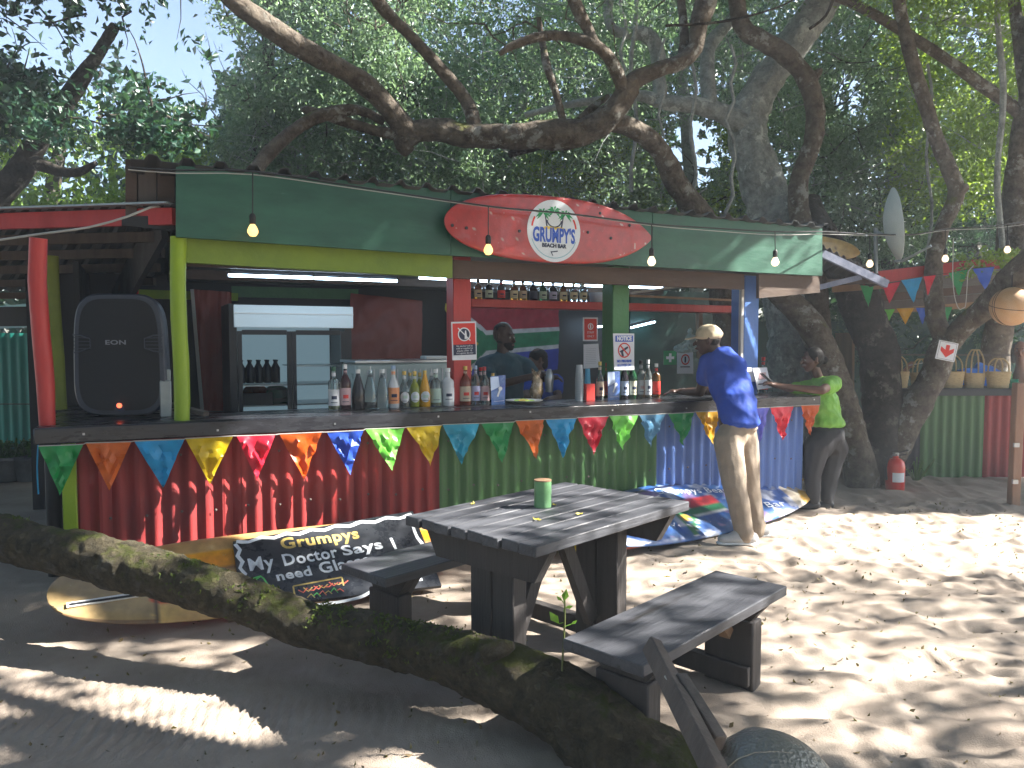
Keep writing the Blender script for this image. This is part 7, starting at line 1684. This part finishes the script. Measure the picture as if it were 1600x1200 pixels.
# sunlit openings on the sand: centre x, y, radii, openness
OPEN = [(3.2, 6.3, 1.25, .62, 1.0), (4.6, 6.1, 1.3, .8, 1.0), (2.5, 5.75, .8, .35, .9), (2.6, 5.0, 1.5, .8, .6), (1.2, 5.0, 1.3, .6, .62), (1.5, 4.1, 1.1, .8, .66), (2.4, 4.0, 1.0, .8, .5), (.3, 4.1, 1.2, .8, .58), (1.7, 3.15, .7, .45, .6), (-.4, 5.0, 1.1, .4, .5),
        (-1.3, 3.5, 1.3, .55, .62), (-2.1, 3.15, 1.2, .35, .6), (-1.25, 3.05, .3, .2, .9), (-1.0, 4.5, .5, .3, .4), (-3.2, 5.6, 1.0, .4, .25), (.6, 6.15, 1.9, .4, .6), (1.6, 7.0, 1.6, .4, .45), (-.4, 2.75, .25, .15, .7), (-2.3, 4.95, 1.0, .3, .85), (-.2, 6.9, 1.3, .5, .7), (-.9, 5.6, .8, .3, .3), (-.5, 3.7, .7, .6, .5), (.25, 3.15, .6, .45, .5), (-2.5, 3.8, .35, .22, .8), (-4.4, 7.2, 1.7, .8, .55), (3.6, 5.6, 1.4, .5, .9)]
def open_at(x, y):
    k = np.zeros_like(x)
    for (cx_, cy_, rx, ry, s) in OPEN: q_ = ((x - cx_) / rx) ** 2 + ((y - cy_) / ry) ** 2; k = np.maximum(k, s * np.clip((1.25 - q_) * 2.2, 0, 1))
    return k
def canopy(label, gx0, gx1, gy0, gy1, z0, z1, n, n_per, size, seed, trunk):
    rg = np.random.RandomState(seed); c = []; rad = []
    while len(c) < n:
        gx_, gy_, z = rg.uniform(gx0, gx1), rg.uniform(gy0, gy1), rg.uniform(z0, z1); x, y = gx_ + kx * z, gy_ + ky * z
        py = 535 - (z - CAM_Z) * FPX / max(y, .1)
        if y > .5 and py > -30 and abs(x) < y * .75: continue
        k = float(open_at(np.array([gx_]), np.array([gy_]))[0])
        if rg.rand() < k * 1.0: continue
        c.append((x, y, z)); rad.append(rg.uniform(.22, .5))
    def keep(p, rg2):
        k = open_at(p[:, 0] - kx * p[:, 2], p[:, 1] - ky * p[:, 2]); return rg2.rand(len(p)) > np.clip(k * 1.7 - .35, 0, 1)
    t = thing('shade_tree', label, 'tree', (trunk[0], trunk[1], 0))
    v, f = leafcloud(c, rad, n_per, size, seed, .55, keep=keep); leafmesh('crown', v, f, l_shade, t); NT[0] += len(f)
    b = Vector((trunk[0], trunk[1], -.1)); top = Vector((np.mean([q[0] for q in c]), np.mean([q[1] for q in c]), z0 + .2))
    mb = MB(); mb.tube([b, b + V(.1, .05, 1.5), b.lerp(top, .5) + V(0, 0, .8), top], [.22, .18, .14, .09], 14, rough=.14, step=.2); mb.build('trunk', m_barkA, t, world=True)
    rr = random.Random(seed)
    for k in range(7): e = Vector(rr.choice(c)); mb = MB(); mb.tube([b.lerp(top, .55) + V(0, 0, .7), (b.lerp(top, .7) + e) / 2 + V(0, 0, .2), e], [.08, .05, .02], 8, rough=.14, step=.2); mb.build('limb', m_barkA, t, world=True)
canopy('tall shade tree right of the clearing whose leaves dapple the sand', .0, 5.6, 1.4, 5.2, 5.2, 7.4, 560, 70, .105, 81, (9.2, 3.0))
canopy('tall shade tree beyond the second stall shading the counter', -.5, 5.6, 5.2, 9.8, 5.8, 8.2, 600, 70, .105, 82, (10.4, 8.0))
canopy('shade tree overhanging the left side of the bar and yard', -6.0, 0, 1.2, 5.2, 5.2, 7.4, 620, 70, .115, 83, (7.4, .6))
canopy('shade tree behind the viewer darkening the left yard', -6.5, -.5, 5.2, 9.5, 6.2, 8.6, 640, 60, .12, 84, (6.6, 10.6))
# unseen crowns added high above the frame to cut the sky light
for i, (x0, x1, y0, y1, tx, ty, lb) in enumerate(((-7.5, -1.5, -3, 4.8, -5.5, -1.5, 'added unseen tree shutting out sky above the left half of the clearing'), (-1.5, 4.2, -3.5, 4.8, 3.6, -2.6, 'added unseen tree shutting out sky above the picnic table'))):
    rg = np.random.RandomState(190 + i); c = [(rg.uniform(x0, x1), rg.uniform(y0, y1), rg.uniform(6.4, 8.2)) for _ in range(260)]
    t = thing('shade_tree', lb, 'tree', (tx, ty, 0)); v, f = leafcloud(c, [.6] * len(c), 60, .17, 190 + i, .55); leafmesh('crown', v, f, l_shade, t)
    mb = MB(); mb.tube([(tx, ty, -.1), (tx + .2, ty, 2.5), (tx, ty + .3, 5), ((x0 + x1) / 2, (y0 + y1) / 2, 6.8)], [.26, .2, .15, .08], 14, rough=.14, step=.2); mb.build('trunk', m_barkA, t, world=True)
    rr = random.Random(i)
    for k in range(6): e = Vector(rr.choice(c)); mb = MB(); mb.tube([(tx, ty + .3, 5), ((tx + e.x) / 2, (ty + e.y) / 2, 6.3), e], [.1, .06, .02], 8, rough=.14, step=.2); mb.build('limb', m_barkA, t, world=True)
# unseen trees added behind and beside the viewer to block the low sky
for i, (x, y, lb) in enumerate(((-6.5, -3.5, 'unseen tree added behind the viewer on the left to block sky'), (0.5, -6.0, 'unseen tree added straight behind the viewer to block sky'), (7.5, -4.0, 'unseen tree added behind the viewer on the right to block sky'), (-9.5, 2.5, 'unseen tree added far left of the clearing to block sky'))):
    t = thing('sky_block_tree', lb, 'tree', (x, y, 0)); mb = MB(); mb.tube([(x, y, -.1), (x + .2, y, 2), (x, y + .2, 5)], [.2, .16, .08], 12, rough=.14, step=.2); mb.build('trunk', m_barkA, t, world=True)
    rg = np.random.RandomState(90 + i); c = [(x + rg.normal() * 2.4, y + rg.normal() * .9, rg.uniform(.6, 7.5)) for _ in range(150)]; c = [q_ for q_ in c if q_[0] < -7.6 or q_[1] < -1.5]
    v, f = leafcloud(c, [.6] * len(c), 60, .2, 90 + i, .55); leafmesh('crown', v, f, l_shade, t)

# ------------------------------------------------------------------ thin sunlit haze under the trees
HZ = .005
mh = bpy.data.materials.new('haze_air'); mh.use_nodes = True; nt = mh.node_tree
for n in list(nt.nodes): nt.nodes.remove(n)
ou = nt.nodes.new('ShaderNodeOutputMaterial'); pv = nt.nodes.new('ShaderNodeVolumePrincipled'); pv.inputs['Color'].default_value = (.82, .9, 1, 1); pv.inputs['Density'].default_value = HZ; pv.inputs['Anisotropy'].default_value = .2
nt.links.new(pv.outputs[0], ou.inputs['Volume'])
if HZ > 0:
    mb = MB(); mb.box((0, 5, 6.5), (60, 60, 16)); o = mb.build('haze', mh, None, world=False, smooth=False); tag(o, kind='stuff')
    scene.cycles.volume_bounces = 0
